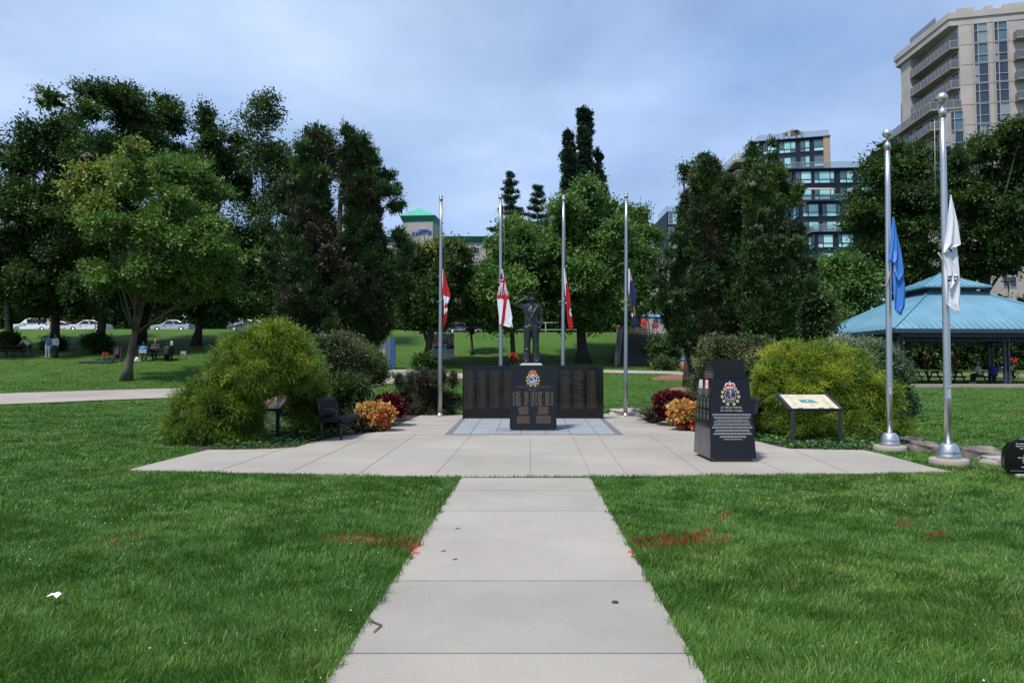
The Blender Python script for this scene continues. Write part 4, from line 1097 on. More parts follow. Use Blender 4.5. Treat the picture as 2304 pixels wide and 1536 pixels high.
flag("navy_ensign", [(605, 1414, 1417.5), (630, 1414, 1423), (650, 1414, 1430), (664, 1415, 1432.5), (668, 1418, 1431), (690, 1420, 1428.5), (710, 1421.5, 1431), (725, 1422.5, 1433), (734, 1424.5, 1431), (741, 1428, 1429)], Yfg, f_navy, "dark navy flag with union canton and orange crest on the slim pole by the rock", 2, .02)
def f_un(u, v, px, py):
    if 566 < py < 623:
        c = 2011 + (py - 566) * .02
        if abs(px - c) < 4 and (math.sin(py * 1.1 + px * 1.3) > .45): return P_
    return B_
flag("light_blue_flag", [([(490, 2005.5, 2008), (515, 2003, 2012), (540, 2001, 2014), (565, 1998.5, 2014), (586, 1996, 2013), (590, 1999, 2010), (594, 2007, 2009.5)], .05), ([(490, 2006, 2008.3), (510, 2006, 2013.5), (540, 2008, 2020), (570, 2009, 2027), (610, 2009, 2034), (617, 2012, 2033), (632, 2017, 2020)], .02),
     ([(600, 2009, 2030), (640, 2010, 2037.5), (670, 2011, 2039), (690, 2012, 2038.5), (697, 2012.5, 2033), (703, 2018, 2031), (708, 2027, 2030)], -.01)], 12.45, f_un, "light blue flag with faint white emblem hanging from the farther ball-topped pole", 1.6, .022)
def f_korea(u, v, px, py):
    if 556 < py < 566 and (2130.5 < px < 2136 or 2138 < px < 2143.5) and py > 557 + (2143 - px) * .3: return K_
    if 621 < py < 634 and (2131.5 < px < 2135.5 or 2143.5 < px < 2151):
        return W_ if abs(py - 627.5) < 1.1 or abs(px - 2147) < .4 else K_
    return W_
flag("white_korean_flag", [([(441, 2134, 2136.5), (470, 2131, 2143), (500, 2128, 2149.5), (530, 2124, 2154), (551, 2121.5, 2157), (560, 2120.3, 2139), (570, 2119.5, 2121)], .05),
     ([(566, 2119.6, 2122), (580, 2121.5, 2134), (600, 2127, 2148), (616, 2130, 2154), (626, 2131, 2149), (650, 2134.5, 2135.5)], .03),
     ([(545, 2126, 2152), (575, 2125, 2156), (600, 2125, 2158.5), (650, 2126.5, 2160.5), (683, 2128, 2161.5), (690, 2138, 2161.5), (702, 2153, 2160)], -.01)], 10.56, f_korea, "white flag with black bar emblems hanging from the nearer ball-topped pole", 1.3, .018)
# ------------------------------------------------------------------ interpretive signs, benches
def sloped_sign(x0, x1, yf, yb, zf, zb_, leg_z, label, face):
    cx_ = (x0 + x1) / 2; w = x1 - x0
    t = thing("interpretive_sign", label, "sign", (cx_, yf, 0))
    ang = math.atan2(zb_ - zf, yb - yf); L = math.hypot(zb_ - zf, yb - yf)
    Mt = Matrix.Translation((0, 0, zf)) @ Matrix.Rotation(ang, 4, 'X')
    for s in (-1, 1):
        b = MB(); b.box((s * (w / 2 - .035), .02, (zf - .02) / 2), (.07, .06, zf - .02)); b.build("leg", M['dark_metal'], t, bevel=.004)
    b = MB()
    for s in (-1, 1): b.span(s * (w / 2) - .03, s * (w / 2) + .03, 0, L, -.05, .012)
    b.span(-w / 2 + .03, w / 2 - .03, -.002, .03, -.05, .006); b.span(-w / 2 + .03, w / 2 - .03, L - .03, L + .002, -.05, .006)
    b.xf(Mt); b.build("frame", M['dark_metal'], t)
    face(t, Mt, w - .06, L - .06)
    return t
def face_map(t, Mt, w, L):
    b = MB(); b.span(-w / 2, w / 2, .03, .03 + L, -.02, .0); b.xf(Mt)
    b.build("panel", mat("cream_map_panel", (0.50, 0.44, 0.29), 0.35, col2=(0.60, 0.54, 0.40), vscale=5), t)
    b = MB(); P = [(-.17, .30), (.19, .30), (.15, .36), (.12, .42), (.09, .47), (-.19, .47)]
    b.prism([(x, y) for x, y in P], .0, .0015); b.xf(Mt); b.build("printed_map", mat("teal_map_print", (0.06, 0.25, 0.24), 0.4, col2=(0.12, 0.18, 0.24), vscale=7), t)
    b = MB(); g = random.Random(8)
    for (cx_, rows) in ((-.33, 5), (.34, 6), (0, 2)):
        for i in range(rows):
            y = (.62 - i * .10) if cx_ else (.14 + i * .07)
            x = cx_ + g.uniform(-.02, .02); b.prism([(x - .07, y), (x + .06, y), (x + .05, y + .008), (x + .01, y + .016), (x - .05, y + .008)], .0, .001)
    for x in (-.30, .12, .33): b.prism([(x - .05, .032), (x + .05, .032), (x + .05, .07), (x - .05, .07)], .0, .0012)
    b.prism([(-.1, .655), (-.02, .655), (-.02, .66), (-.1, .66)], .0, .001)
    b.xf(Mt); b.build("ship_drawings", M['dark_metal'], t)
    b = MB(); b.lathe([(.02, .0), (.02, .004), (0, .004)], (-.02, .40, 0), 12); b.xf(Mt); b.build("map_star", M['white'], t)
def face_poem(t, Mt, w, L):
    b = MB(); b.span(-w / 2, w / 2, .03, .03 + L, -.02, .0); b.xf(Mt); b.build("panel", mat("black_panel", (0.03, 0.022, 0.02), 0.35), t)
    b = MB()
    for (xa, xb2, ya, yb) in ((-w / 2, w / 2, .03, .045), (-w / 2, w / 2, L + .015, L + .03), (-w / 2, -w / 2 + .014, .045, L + .015), (w / 2 - .014, w / 2, .045, L + .015)): b.span(xa, xb2, ya, yb, .0, .003)
    b.xf(Mt); b.build("copper_edging", mat("copper_edge", (0.40, 0.23, 0.14), 0.5), t)
    k = MB(); g = random.Random(5)
    for i in range(9):
        y = .09 + i * .038; ww = w * .36
        k.span(-ww * g.uniform(.8, 1), ww * g.uniform(.6, 1), y, y + .014, .0, .0015)
    k.xf(Mt); k.build("raised_text", mat("bronze_text", (0.28, 0.17, 0.08), 0.5), t)
    crest(t, Mt @ Matrix.Translation((0.0, .53, 0.003)) @ Matrix.Rotation(-math.pi / 2, 4, 'X'), .26, M['navy'], M['pale_gold'])
sloped_sign(5.58, 6.60, 13.7, 14.4, .72, 1.0, 0, "slanted cream map panel on two dark legs before the right golden bush", face_map)
sloped_sign(-5.86, -5.22, 15.36, 16.0, .635, .905, 0, "slanted dark panel with badge and bronze text beside the left golden bush", face_poem)

M['perf'] = mat("black_perforated_steel", (0.006, 0.007, 0.010), 0.6, spec=0.25)
def metal_bench(x, y, rz, label):
    t = thing("metal_bench", label, "bench", (x, y, ZP), rz, "black metal benches beside the plaza")
    W = 1.65
    prof = [(-.27, .36), (-.27, .40), (-.24, .435), (-.18, .45), (-.05, .44), (.10, .425), (.19, .43)]
    def sheet(pr, name):
        b = MB(); n = len(pr)
        b.add([(-W / 2, y_, z_) for y_, z_ in pr] + [(W / 2, y_, z_) for y_, z_ in pr], [(i, i + 1, n + i + 1, n + i) for i in range(n - 1)], 0, True)
        o = b.build(name, M['perf'], t); s = o.modifiers.new("thick", 'SOLIDIFY'); s.thickness = .018
    sheet(prof, "seat")
    sheet([(.20, .46), (.235, .55), (.27, .70), (.285, .80), (.30, .85), (.33, .865), (.35, .845)], "backrest")
    for s in (-1, 1):
        for yy in (-.22, .20):
            b = MB(); b.tube([(s * (W / 2 - .12), yy, .0), (s * (W / 2 - .12), yy, .42)], .022, 8); b.lathe([(.0, 0), (.04, 0), (.04, .008), (0, .01)], (s * (W / 2 - .12), yy, 0), 12); b.build("leg", M['dark_metal'], t)
        b = MB(); b.tube([(s * (W / 2 - .12), -.22, .40), (s * (W / 2 - .12), .20, .41), (s * (W / 2 - .12), .29, .82)], .020, 8); b.build("side_frame", M['dark_metal'], t)
    b = MB(); b.tube([(-W / 2 + .02, -.10, .45), (-W / 2 + .02, -.16, .60), (-W / 2 + .02, -.06, .66), (-W / 2 + .02, .12, .66), (-W / 2 + .02, .24, .62)], .018, 8); b.build("armrest", M['dark_metal'], t)
    return t
metal_bench(-3.88, 15.4, math.pi / 2, "black metal bench between the left sign and the orange coleus")
metal_bench(5.12, 15.75, -math.pi / 2, "black metal bench mostly hidden behind the engraved monument")

# ------------------------------------------------------------------ shrubs
def shrub(name, label, cat, base, group=None): return thing(name, label, cat, (base[0], base[1], H1(*base)), 0, group)
def f_tint(amp=.25, lo=.5, scale=1.2):
    def f(cs, ct, g): return ct + amp * np.sin(cs[:, 0] * scale * 2.1 + 1) * np.sin(cs[:, 1] * scale * 1.7 + cs[:, 2] * scale * 2.3)
    return f
YL = 14.2
lob = np.concatenate([fill_lobes([(744, 578, 632), (765, 556, 664), (790, 524, 686), (815, 490, 700), (840, 462, 706), (862, 432, 640), (890, 412, 596), (925, 392, 578), (960, 376, 580), (990, 384, 576), (1010, 455, 586)], YL, 92, .20, .42, .62, 1, .42, jit=.86, jmax=1.0),
                      fill_lobes([(790, 620, 680), (815, 630, 705), (845, 645, 722), (880, 660, 732), (905, 668, 730), (935, 675, 718)], 15.5, 30, .24, .36, .6, 2, .5),
                      fill_lobes([(850, 600, 720), (900, 600, 735), (945, 610, 738), (975, 620, 720)], 16.7, 26, .22, .34, .4, 7, .5)])
_k = [not (574 < 1152 + l[0] / l[1] * FPX < 668 and 868 < 838 - (l[2] - EYE) / l[1] * FPX < 1000 and l[1] < 15.9) for l in lob]; lob = lob[_k]
t = shrub("golden_cypress_bush", "large mounded golden thread cypress bush left of the plaza", "shrub", (WX(530, YL), YL), "golden cypress bushes flanking the plaza")
def cyp(cs, ct, g): return .44 + .22 * np.sin(cs[:, 0] * 5.3 + 1 + cs[:, 1] * 3) * np.sin(cs[:, 2] * 7.1 + 2) + (cs[:, 2] - 1.0) * .10 + .14 * g.normal(size=len(cs))
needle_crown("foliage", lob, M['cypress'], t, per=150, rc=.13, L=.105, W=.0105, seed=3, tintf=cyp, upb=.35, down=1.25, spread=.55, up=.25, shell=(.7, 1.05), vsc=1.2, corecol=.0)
b = MB()
for q in range(7): b.tube([(random.uniform(-.3, .3), random.uniform(-.3, .3), 0), (random.uniform(-.5, .5), random.uniform(-.2, .5), .8)], [.05, .02], 6)
b.build("stems", M['bark'], t)
YR = 15.9
lob = fill_lobes([(792, 1770, 1850), (808, 1730, 1920), (840, 1705, 1965), (870, 1695, 1985), (900, 1690, 2005), (940, 1700, 2025), (970, 1700, 2040), (992, 1725, 2046)], YR, 110, .22, .44, .58, 4, .45, jit=.88, jmax=1.03)
t = shrub("golden_cypress_bush", "spreading golden thread cypress bush behind the cream map sign", "shrub", (WX(1850, YR), YR), "golden cypress bushes flanking the plaza")
def cyp2(cs, ct, g): return .52 + .24 * np.sin(cs[:, 0] * 4.6 + 2 + cs[:, 1] * 3) * np.sin(cs[:, 2] * 6.7 + 1) + (cs[:, 2] - .8) * .18 + .14 * g.normal(size=len(cs))
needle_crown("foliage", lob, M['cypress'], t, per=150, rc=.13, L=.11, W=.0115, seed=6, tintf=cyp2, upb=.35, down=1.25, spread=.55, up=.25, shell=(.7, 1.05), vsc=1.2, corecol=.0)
b = MB()
for q in range(7): b.tube([(random.uniform(-.3, .3), random.uniform(-.3, .3), 0), (random.uniform(-1, 1), random.uniform(-.5, .5), .8)], [.05, .02], 6)
b.build("stems", M['bark'], t)
def shoots(lobes, n, L, px0, px1, pyb, Y, seed):
    g = np.random.default_rng(seed); out = []
    for i in range(n):
        px = g.uniform(px0, px1); h = g.uniform(.5, 1) * L; zb_ = WZ(pyb + g.uniform(-8, 8), Y); y = Y + g.uniform(-.5, .5)
        for k in range(4): out.append((WX(px, Y) + .03 * k * g.uniform(-1, 1), y, zb_ + h * k / 4, .10 - .015 * k))
    return np.array(out)
def leafy_shrub(label, name, rows, Y, n, r0, r1, mt, grp=None, sh=None, seed=0, cat="shrub", L=.06, W=.035, per=60, rc=.16, depth=.7, tintf=None, stem=True, droop=.0, flat_=1.0):
    lob = fill_lobes(rows, Y, n, r0, r1, depth, seed, .45)
    if sh is not None: lob = np.concatenate([lob, sh])
    px = (rows[-1][1] + rows[-1][2]) / 2
    t = shrub(name, label, cat, (WX(px, Y), Y), grp)
    broad_crown("foliage", lob, mt, t, per, rc, L, W, seed, tintf or f_tint(.2), flat_, droop, True, .2)
    if stem:
        b = MB(); g = random.Random(seed); zt = WZ(rows[len(rows) // 2][0], Y) - t.location.z
        for q in range(7): b.tube([(g.uniform(-.15, .15), g.uniform(-.1, .1), -.05), (g.uniform(-.3, .3), g.uniform(-.2, .2), zt * .5), (g.uniform(-.7, .7), g.uniform(-.4, .4), zt)], [.035, .025, .01], 6)
        b.build("stems", M['bark'], t)
    return t
leafy_shrub("mottled grey-pink leaved shrub behind the left golden bush", "mottled_shrub", [(768, 715, 775), (785, 700, 810), (820, 690, 825), (860, 695, 825), (900, 715, 815), (935, 730, 810)], 18.2, 40, .25, .42, M['mottled'], "mottled leaved shrubs", shoots(None, 12, .35, 700, 800, 785, 18.2, 3), 11, L=.055, per=55)
leafy_shrub("wide mottled pink-tipped shrub behind the engraved monument", "mottled_shrub", [(786, 1620, 1760), (800, 1575, 1785), (830, 1552, 1795), (870, 1542, 1775), (905, 1545, 1740), (935, 1565, 1710)], 19.0, 60, .28, .48, M['mottled'], "mottled leaved shrubs", shoots(None, 22, .42, 1600, 1750, 790, 19.0, 5), 12, L=.055, per=55, depth=.5)
leafy_shrub("pale grey-green variegated shrub between the right golden bush and the shelter", "variegated_shrub", [(768, 1865, 1925), (785, 1850, 1990), (810, 1845, 2040), (850, 1850, 2052), (890, 1880, 2060), (925, 1940, 2056), (940, 1960, 2050)], 20.5, 62, .30, .5, M['grey_leaf'], None, None, 13, L=.075, W=.036, per=60, depth=.5,
            tintf=lambda cs, ct, g: .12 + .62 * (1 - np.clip((cs[:, 0] - WX(1860, 20.5)) / 2.2, 0, 1)) * (cs[:, 2] > 1.3) + .15 * ct + .1 * (cs[:, 2] > 1.6))
leafy_shrub("loose yellow-green shrub with bare crooked stems beyond the black bench", "low_shrub", [(790, 800, 850), (800, 790, 872), (825, 785, 880), (850, 795, 872), (862, 800, 850)], 20.0, 26, .22, .36, M['lf_yellow'], None, None, 14, L=.06, per=45, tintf=lambda cs, ct, g: ct * .5 + .25)
for (a, c, d) in (((800, 900), (803, 870), (810, 840)), ((812, 902), (818, 868), (816, 838)), ((806, 905), (797, 872), (790, 845))): pass
tt = shrub("crooked_stems_shrub", "small bare-stemmed shrub rising between the orange coleus and the path", "shrub", (WX(808, 18.6), 18.6))
b = MB(); o_ = tt.location
for pts in ([(806, 938), (808, 910), (800, 880), (797, 850), (805, 820)], [(806, 938), (812, 905), (818, 880), (815, 850), (822, 815)], [(808, 915), (803, 900), (808, 870), (812, 845)]):
    P = [WP(x, y, 18.6) - o_ for x, y in pts]; b.tube(P, [.035, .03, .022, .016, .01][:len(P)], 7)
b.build("stems", M['bark'], tt)
broad_crown("foliage", fill_lobes([(800, 790, 840), (820, 785, 850), (845, 795, 840)], 18.6, 12, .16, .26, .8, 4), M['lf_olive'], tt, 45, .12, .05, .03, 4)
leafy_shrub("dark barberry-like shrub with reddish tips left of the name wall", "dark_shrub", [(845, 920, 960), (858, 895, 1010), (880, 885, 1040), (905, 890, 1042), (938, 905, 1042)], 23.6, 46, .22, .36, M['barberry'], None, shoots(None, 16, .5, 895, 1035, 862, 23.4, 9), 15, L=.05, W=.028, per=40, rc=.14, depth=.45, droop=-.2)
leafy_shrub("dense dark green low shrub behind the black metal bench", "dark_shrub", [(860, 690, 820), (890, 680, 830), (930, 660, 830), (962, 650, 800)], 17.6, 40, .25, .4, M['lf_dark'], None, None, 16, L=.06, per=40, depth=.4)
leafy_shrub("dark green low shrub between the monument and right golden bush", "dark_shrub", [(890, 1640, 1720), (930, 1640, 1720), (968, 1660, 1710)], 17.2, 18, .22, .34, M['lf_dark'], None, None, 17, L=.06, per=40, depth=.5)

def mound(label, name, px, py, Y, r, mt, L, W, seed, grp, per=26, rc=.09, squash=.82, droop=.1, up=.7):
    x, z = WX(px, Y), WZ(py, Y)
    t = thing(name, label, "plant", (x, Y, 0), 0, grp)
    g = np.random.default_rng(seed); lob = [(x, Y, z - .05, r * .93)]
    for i in range(9):
        a = g.uniform(0, 6.28); lob.append((x + math.cos(a) * r * .55, Y + math.sin(a) * r * .5, z + g.uniform(-.35, .25) * r, r * g.uniform(.4, .55)))
    broad_crown("leaves", np.array(lob), mt, t, per, rc, L, W, seed, None, squash, droop, True, .36, up)
    b = MB(); b.tube([(0, 0, -.03), (0, 0, z * .6)], [.05, .03], 6); b.build("stem", M['bark'], t)
mound("orange and yellow coleus mound beside the black metal bench", "coleus_mound", 848, 934, 17.0, .42, M['coleus_o'], .085, .05, 1, "orange and yellow coleus mounds")
mound("orange and yellow coleus mound behind the engraved monument's left side", "coleus_mound", 1545, 933, 17.2, .42, M['coleus_o'], .085, .05, 2, "orange and yellow coleus mounds")
mound("dark red coleus mound behind the left orange coleus", "dark_red_coleus", 874, 912, 18.6, .42, M['coleus_r'], .085, .06, 3, "dark red coleus mounds")
mound("dark red coleus mound right of the memorial behind the orange coleus", "dark_red_coleus", 1518, 914, 18.7, .53, M['coleus_r'], .085, .06, 4, "dark red coleus mounds")
def spiky(px, pyb, Y, n, L, label, seed, name="spiky_grass"):
    x = WX(px, Y); t = thing(name, label, "plant", (x, Y, 0), 0, "spiky dark grass clumps"); g = np.random.default_rng(seed)
    a = g.uniform(0, 2 * math.pi, n); el = g.uniform(.25, 1.35, n)
    d = np.stack([np.cos(a) * np.cos(el), np.sin(a) * np.cos(el), np.sin(el)], 1); d1 = d.copy(); d1[:, 2] -= .55
    pos = np.stack([np.cos(a) * .05, np.sin(a) * .05, np.full(n, .02)], 1)
    v, f, tn = blade_tris(pos, d, d1, L * g.uniform(.5, 1.2, n), np.full(n, .014), g.random(n) ** 2)
    link_mesh("blades", fast_mesh("blades", v, f, 3, tn), M['spike'], t)
spiky(812, 965, 16.8, 420, .75, "dark bronze spiky grass between the bench and the left orange coleus", 1)
spiky(1470, 930, 19.6, 420, .75, "dark spiky grass clump beside the right dark red coleus", 2)

def ivy(poly_px, n, label, seed):
    P = [flat(*p) for p in poly_px]; xs = [p[0] for p in P]; ys_ = [p[1] for p in P]; g = np.random.default_rng(seed)
    x = g.uniform(min(xs), max(xs), n * 3); y = g.uniform(min(ys_), max(ys_), n * 3); k = inpoly(x, y, P); x, y = x[k][:n], y[k][:n]; n = len(x)
    z = .02 + g.random(n) * .11 * (0.6 + .4 * np.sin(x * 5) * np.sin(y * 6))
    d = rand_dir(n); d[:, 2] = np.abs(d[:, 2]) * .3; nr = g.normal(size=(n, 3)) * .35; nr[:, 2] += 1
    v, f, tn = leaf_quads(np.stack([x, y, z], 1), d, nr, g.uniform(.045, .085, n), g.uniform(.045, .08, n), np.clip(g.random(n) * .6 + .25 * np.sin(x * 4) * np.sin(y * 5) + .15, 0, 1))
    o = link_mesh("ivy_groundcover", fast_mesh("ivy_groundcover", v, f, 4, tn), M['ivy']); tag(o, label, "ivy", kind="stuff")
ivy([(470, 1014), (568, 1013), (663, 1009), (750, 986), (775, 979), (770, 945), (650, 940), (560, 960), (480, 985)], 5200, "low ivy covering the bed edge below the left sign", 1)
ivy([(1697, 993), (1775, 1011), (1850, 1013), (1940, 1014), (1990, 1012), (2035, 1002), (2030, 985), (1900, 975), (1700, 970)], 4600, "low ivy covering the bed edge below the right sign", 2)

# ------------------------------------------------------------------ rocks and mulch
def rock(px, pyb, w, d, h, label, seed, m=None, rz=0.0, grp=None, z=None, name="boulder"):
    x, y = ghit(px, pyb); y += d * .4; x = WX(px, y)
    bm = bmesh.new(); bmesh.ops.create_icosphere(bm, subdivisions=4, radius=1.0)
    g = np.random.default_rng(seed); ph = g.uniform(0, 6, 9)
    for v in bm.verts:
        c = v.co
        k = 1 + .13 * math.sin(c.x * 3 + ph[0]) * math.sin(c.y * 3.5 + ph[1]) + .10 * math.sin(c.z * 6 + c.x * 4 + ph[2]) + .05 * math.sin(c.x * 11 + ph[3]) * math.sin(c.y * 12 + ph[4] + c.z * 9)
        q = Vector((math.copysign(abs(c.x) ** .75, c.x), math.copysign(abs(c.y) ** .75, c.y), math.copysign(abs(c.z) ** .6, c.z)))
        v.co = Vector((q.x * k * w / 2, q.y * k * d / 2, q.z * k * h * .62 + h * .25))
    me = bpy.data.meshes.new(name); bm.to_mesh(me); bm.free()
    o = link_mesh(name, me, m or M['boulder'], None, True); o.location = (x, y, H1(x, y) if z is None else z); o.rotation_euler = (0, 0, rz)
    return tag(o, label, "boulder", grp)
rock(1405, 935, 1.05, .6, .27, "flat grey limestone boulder behind the rightmost slim flagpole", 1, M['limestone'], .1)
gb = "boulders edging the right lawn"
rock(2075, 1019, .60, .40, .22, "low brown boulder between the two tall flagpole bases", 2, None, -.3, gb)
rock(2045, 1004, .45, .35, .20, "small boulder half covered by ivy near the farther tall pole", 6, None, .3, gb)
rock(2185, 1036, .85, .4, .26, "long dark boulder right of the nearest flagpole base", 3, None, -.35, gb)
rock(2232, 1048, .38, .35, .16, "small pale broken rock beside the rounded stone marker", 4, M['limestone'], .2, gb)
def mulch(px, pyb, rx, ry, h, label):
    x, y = ghit(px, pyb); b = MB(); b.lathe([(1.0, -.5), (1.0, -.02), (.85, .3 * h), (.5, .8 * h), (0.01, h)], (0, 0, 0), 24)
    b.v = [(v[0] * rx, v[1] * ry, v[2]) for v in b.v]; o = b.build("mulch_mound", M['mulch']); o.location = (x, y, H1(x, y)); tag(o, label, "mulch", kind="stuff")
mulch(1522, 853, 1.6, .9, .28, "round mound of brown bark mulch on the lawn near the stairs")
mulch(1535, 878, .9, .6, .18, "brown bark mulch under the dark shrub behind the dark red coleus")

# ------------------------------------------------------------------ trees
def tree(label, rows, Y, trunk_px, mt, n=26, r0=.9, r1=1.6, seed=0, name="broadleaf_tree", group=None, r=.28, per=44, rc=.55, L=.22, W=.13, tintf=None, depth=.8, droop=.25, flatten=.8, bark=None, core=True, topx=None, nb=9, rnd=.16, topf=.45, shell=.5, extra=None, widen=1.0, dy=0.0):
    x = WX(trunk_px, Y); t = thing(name, label, "tree", (x, Y, H1(x, Y)), 0, group)
    if widen != 1: rows = [(p, (a + c) / 2 - (c - a) / 2 * widen, (a + c) / 2 + (c - a) / 2 * widen) for p, a, c in rows]; n = int(n * widen)
    lob = fill_lobes(rows, Y, n, r0, r1, depth, seed, shell); kd = (Y + dy) / Y; lob[:, 1] += dy; lob[:, 0] *= kd; lob[:, 2] = EYE + (lob[:, 2] - EYE) * kd; lob[:, 3] *= kd
    p0, p1 = rows[0][0], rows[-1][0]
    tp = topx if topx is not None else sum(sil_interp(rows, p0 + (p1 - p0) * topf)) / 2
    trunk_part(t, (x, Y, H1(x, Y) - .1), (WX(tp, Y), Y, WZ(p0 + (p1 - p0) * topf, Y)), r, r * .35, bark or M['bark'], lob, nb, seed, extra=extra)
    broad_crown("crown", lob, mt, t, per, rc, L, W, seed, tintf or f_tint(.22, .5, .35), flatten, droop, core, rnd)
    return t
G1 = "tall dark shade trees at the left"  # crowns stretched in depth to throw more shade on the lawn
tree("leftmost dark shade tree, crown cut by the picture edge", [(318, -30, 30), (350, -70, 60), (420, -110, 110), (520, -120, 130), (620, -90, 120), (695, -60, 100)], 54, 22, M['lf_dark'], 34, 1.0, 1.7, 21, group=G1, widen=1.22, depth=1.9, dy=-2.0, r=.30)
tree("dark shade tree over the two standing people", [(235, 150, 205), (265, 88, 235), (300, 85, 240), (350, 70, 240), (430, 50, 220), (540, 50, 215), (640, 50, 210), (698, 70, 190)], 53, 122, M['lf_dark'], 42, .9, 1.6, 22, group=G1, widen=1.22, depth=1.9, dy=-2.0, r=.33)
tree("tallest dark shade tree at left, trunk ringed by a low dark shrub", [(185, 248, 300), (215, 228, 318), (260, 208, 335), (310, 205, 335), (400, 190, 330), (520, 165, 330), (640, 160, 310), (698, 170, 295)], 52, 222, M['lf_dark'], 46, .9, 1.6, 23, group=G1, widen=1.22, depth=1.9, dy=-2.0, r=.33)
tree("narrow-topped dark shade tree behind the leaning maple", [(212, 365, 395), (240, 342, 410), (280, 330, 428), (340, 315, 450), (450, 300, 470), (600, 300, 450), (700, 310, 440)], 57, 310, M['lf_dark'], 40, .9, 1.5, 24, group=G1, widen=1.22, depth=1.9, dy=-2.0, r=.40)
tree("dark shade tree with two small tops between leaning maple and juniper", [(262, 495, 520), (282, 440, 535), (310, 425, 545), (360, 415, 560), (430, 405, 570), (560, 400, 565), (705, 405, 560)], 56, 440, M['lf_dark'], 48, .8, 1.3, 25, group=G1, widen=1.22, depth=1.9, dy=-2.0, r=.28)
tree("airy tall shade tree with sky showing through, left of the brown juniper", [(225, 612, 640), (250, 545, 690), (275, 540, 688), (330, 525, 680), (420, 510, 690), (520, 510, 700), (640, 510, 690), (710, 520, 680)], 54, 597, M['lf_dark'], 64, .6, 1.2, 26, group=G1, widen=1.1, depth=1.2, r=.27, per=44, core=False, shell=.7)
tree("dark shade tree peeking behind the brown juniper's left top", [(283, 700, 720), (320, 690, 752), (380, 680, 760), (500, 640, 740), (640, 640, 760), (720, 640, 760)], 56, 700, M['lf_dark'], 34, .7, 1.2, 27, group=G1, widen=1.22, depth=1.9, dy=-2.0, r=.25)
def mp_t(cs, ct, g): return np.clip(.34 + .13 * g.normal(size=len(cs)) + .40 * sstep(-18.5, -23.5, cs[:, 0]) * sstep(6.5, 10.5, cs[:, 2]) + .22 * (g.random(len(cs)) < .16), 0, 1)
Ym = ghit(285, 856)[1]
tree("leaning maple with yellowing leaves in front of the shade trees", [(330, 255, 295), (345, 228, 400), (380, 195, 470), (420, 155, 515), (470, 140, 555), (520, 165, 590), (560, 190, 612), (600, 165, 615), (630, 195, 600), (655, 265, 565), (668, 300, 470)], Ym, 285, M['lf_maple'], 74, .55, 1.0, 28, "leaning_maple", None, .23, 46, .42, .17, .12, mp_t, .8, .2, .62, M['bark_pale'], True, 338, 16, .12, .72)
def jun(y0, cx_, w, zt):
    def f(cs, ct, g):
        br = np.exp(-((cs[:, 0] - cx_) / w) ** 2) * (np.sin(cs[:, 0] * 2.1 + cs[:, 2] * 1.6) * .5 + .5) * sstep(1.5, 4, cs[:, 2])
        v = .64 + .14 * g.normal(size=len(cs)) - .50 * br
        v += .30 * (cs[:, 2] > zt) * (g.random(len(cs)) < .35); return v
    return f
def juniper(label, rowsets, Y, trunk_px, seed, tf, group, r=.28, leaves=92, rr=(.22, .52), pow_=.35, knobs=(), fp=.55, fk=3, fr=.95, jm=1.02):
    x = WX(trunk_px, Y); t = thing("juniper_tree", label, "tree", (x, Y, H1(x, Y)), 0, group)
    lob = np.concatenate([fill_lobes(rs, Y, int(nn * .75), rr[0], rr[1], .75, seed + i, pow_, jit=.62, jmax=jm, inset=1.0) for i, (rs, nn) in enumerate(rowsets)])
    lob = fingers_up(lob, seed, fp, fk, fr)
    gk = np.random.default_rng(seed + 3)
    if len(knobs): lob = np.concatenate([lob, np.array([(WP(a, c, Y).x, Y + gk.uniform(-.5, .5), WP(a, c, Y).z, q / FPX * Y) for a, c, q in knobs])])
    ex = [([(x + dx_ * .3, Y, H1(x, Y)), (x + dx_, Y + .3, H1(x, Y) + 2.2), (x + dx_ * 1.4, Y + .2, WZ(640, Y))], [.13, .10, .05]) for dx_ in (-.7, .6)]
    trunk_part(t, (x, Y, H1(x, Y) - .1), (x, Y, WZ(450, Y)), r, r * .3, M['bark'], lob, 22, seed, extra=ex)
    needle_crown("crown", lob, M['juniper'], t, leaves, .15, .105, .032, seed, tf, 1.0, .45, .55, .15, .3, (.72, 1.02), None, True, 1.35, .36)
    return t
juniper("large dark juniper with dead brown foliage and knobby tops, left of the memorial", [([(325, 696, 712), (350, 684, 724), (390, 674, 732), (430, 662, 742), (470, 650, 770), (520, 632, 800), (600, 610, 850), (690, 595, 875), (750, 620, 868), (782, 680, 845)], 200),
        ([(315, 784, 800), (340, 774, 822), (370, 766, 834), (405, 756, 848), (450, 760, 862), (500, 765, 862), (560, 780, 886), (640, 785, 904), (720, 760, 900), (770, 760, 862)], 190), ([(680, 605, 900), (740, 610, 895), (785, 660, 860)], 40)], 26, 762, 31, jun(26, WX(750, 26), 2.2, 8.6), "big junipers on both sides of the memorial",
        knobs=[(787, 306, 11), (797, 318, 11), (819, 322, 12), (784, 330, 13), (806, 334, 14), (830, 344, 13), (748, 348, 13), (838, 366, 14), (826, 360, 12), (854, 398, 15), (866, 387, 13), (752, 379, 14), (846, 410, 12), (875, 434, 14), (887, 424, 12), (891, 458, 10), (880, 462, 8), (860, 440, 14),
               (713, 314, 12), (702, 328, 14), (690, 341, 13), (717, 333, 13), (674, 368, 14), (698, 364, 15), (721, 350, 12), (666, 398, 14), (660, 420, 13), (655, 452, 14), (645, 478, 14), (735, 402, 12), (640, 505, 13), (628, 540, 15), (905, 545, 13), (915, 565, 14), (897, 530, 11), (905, 600, 16), (918, 640, 14), (612, 590, 15)], rr=(.2, .42))
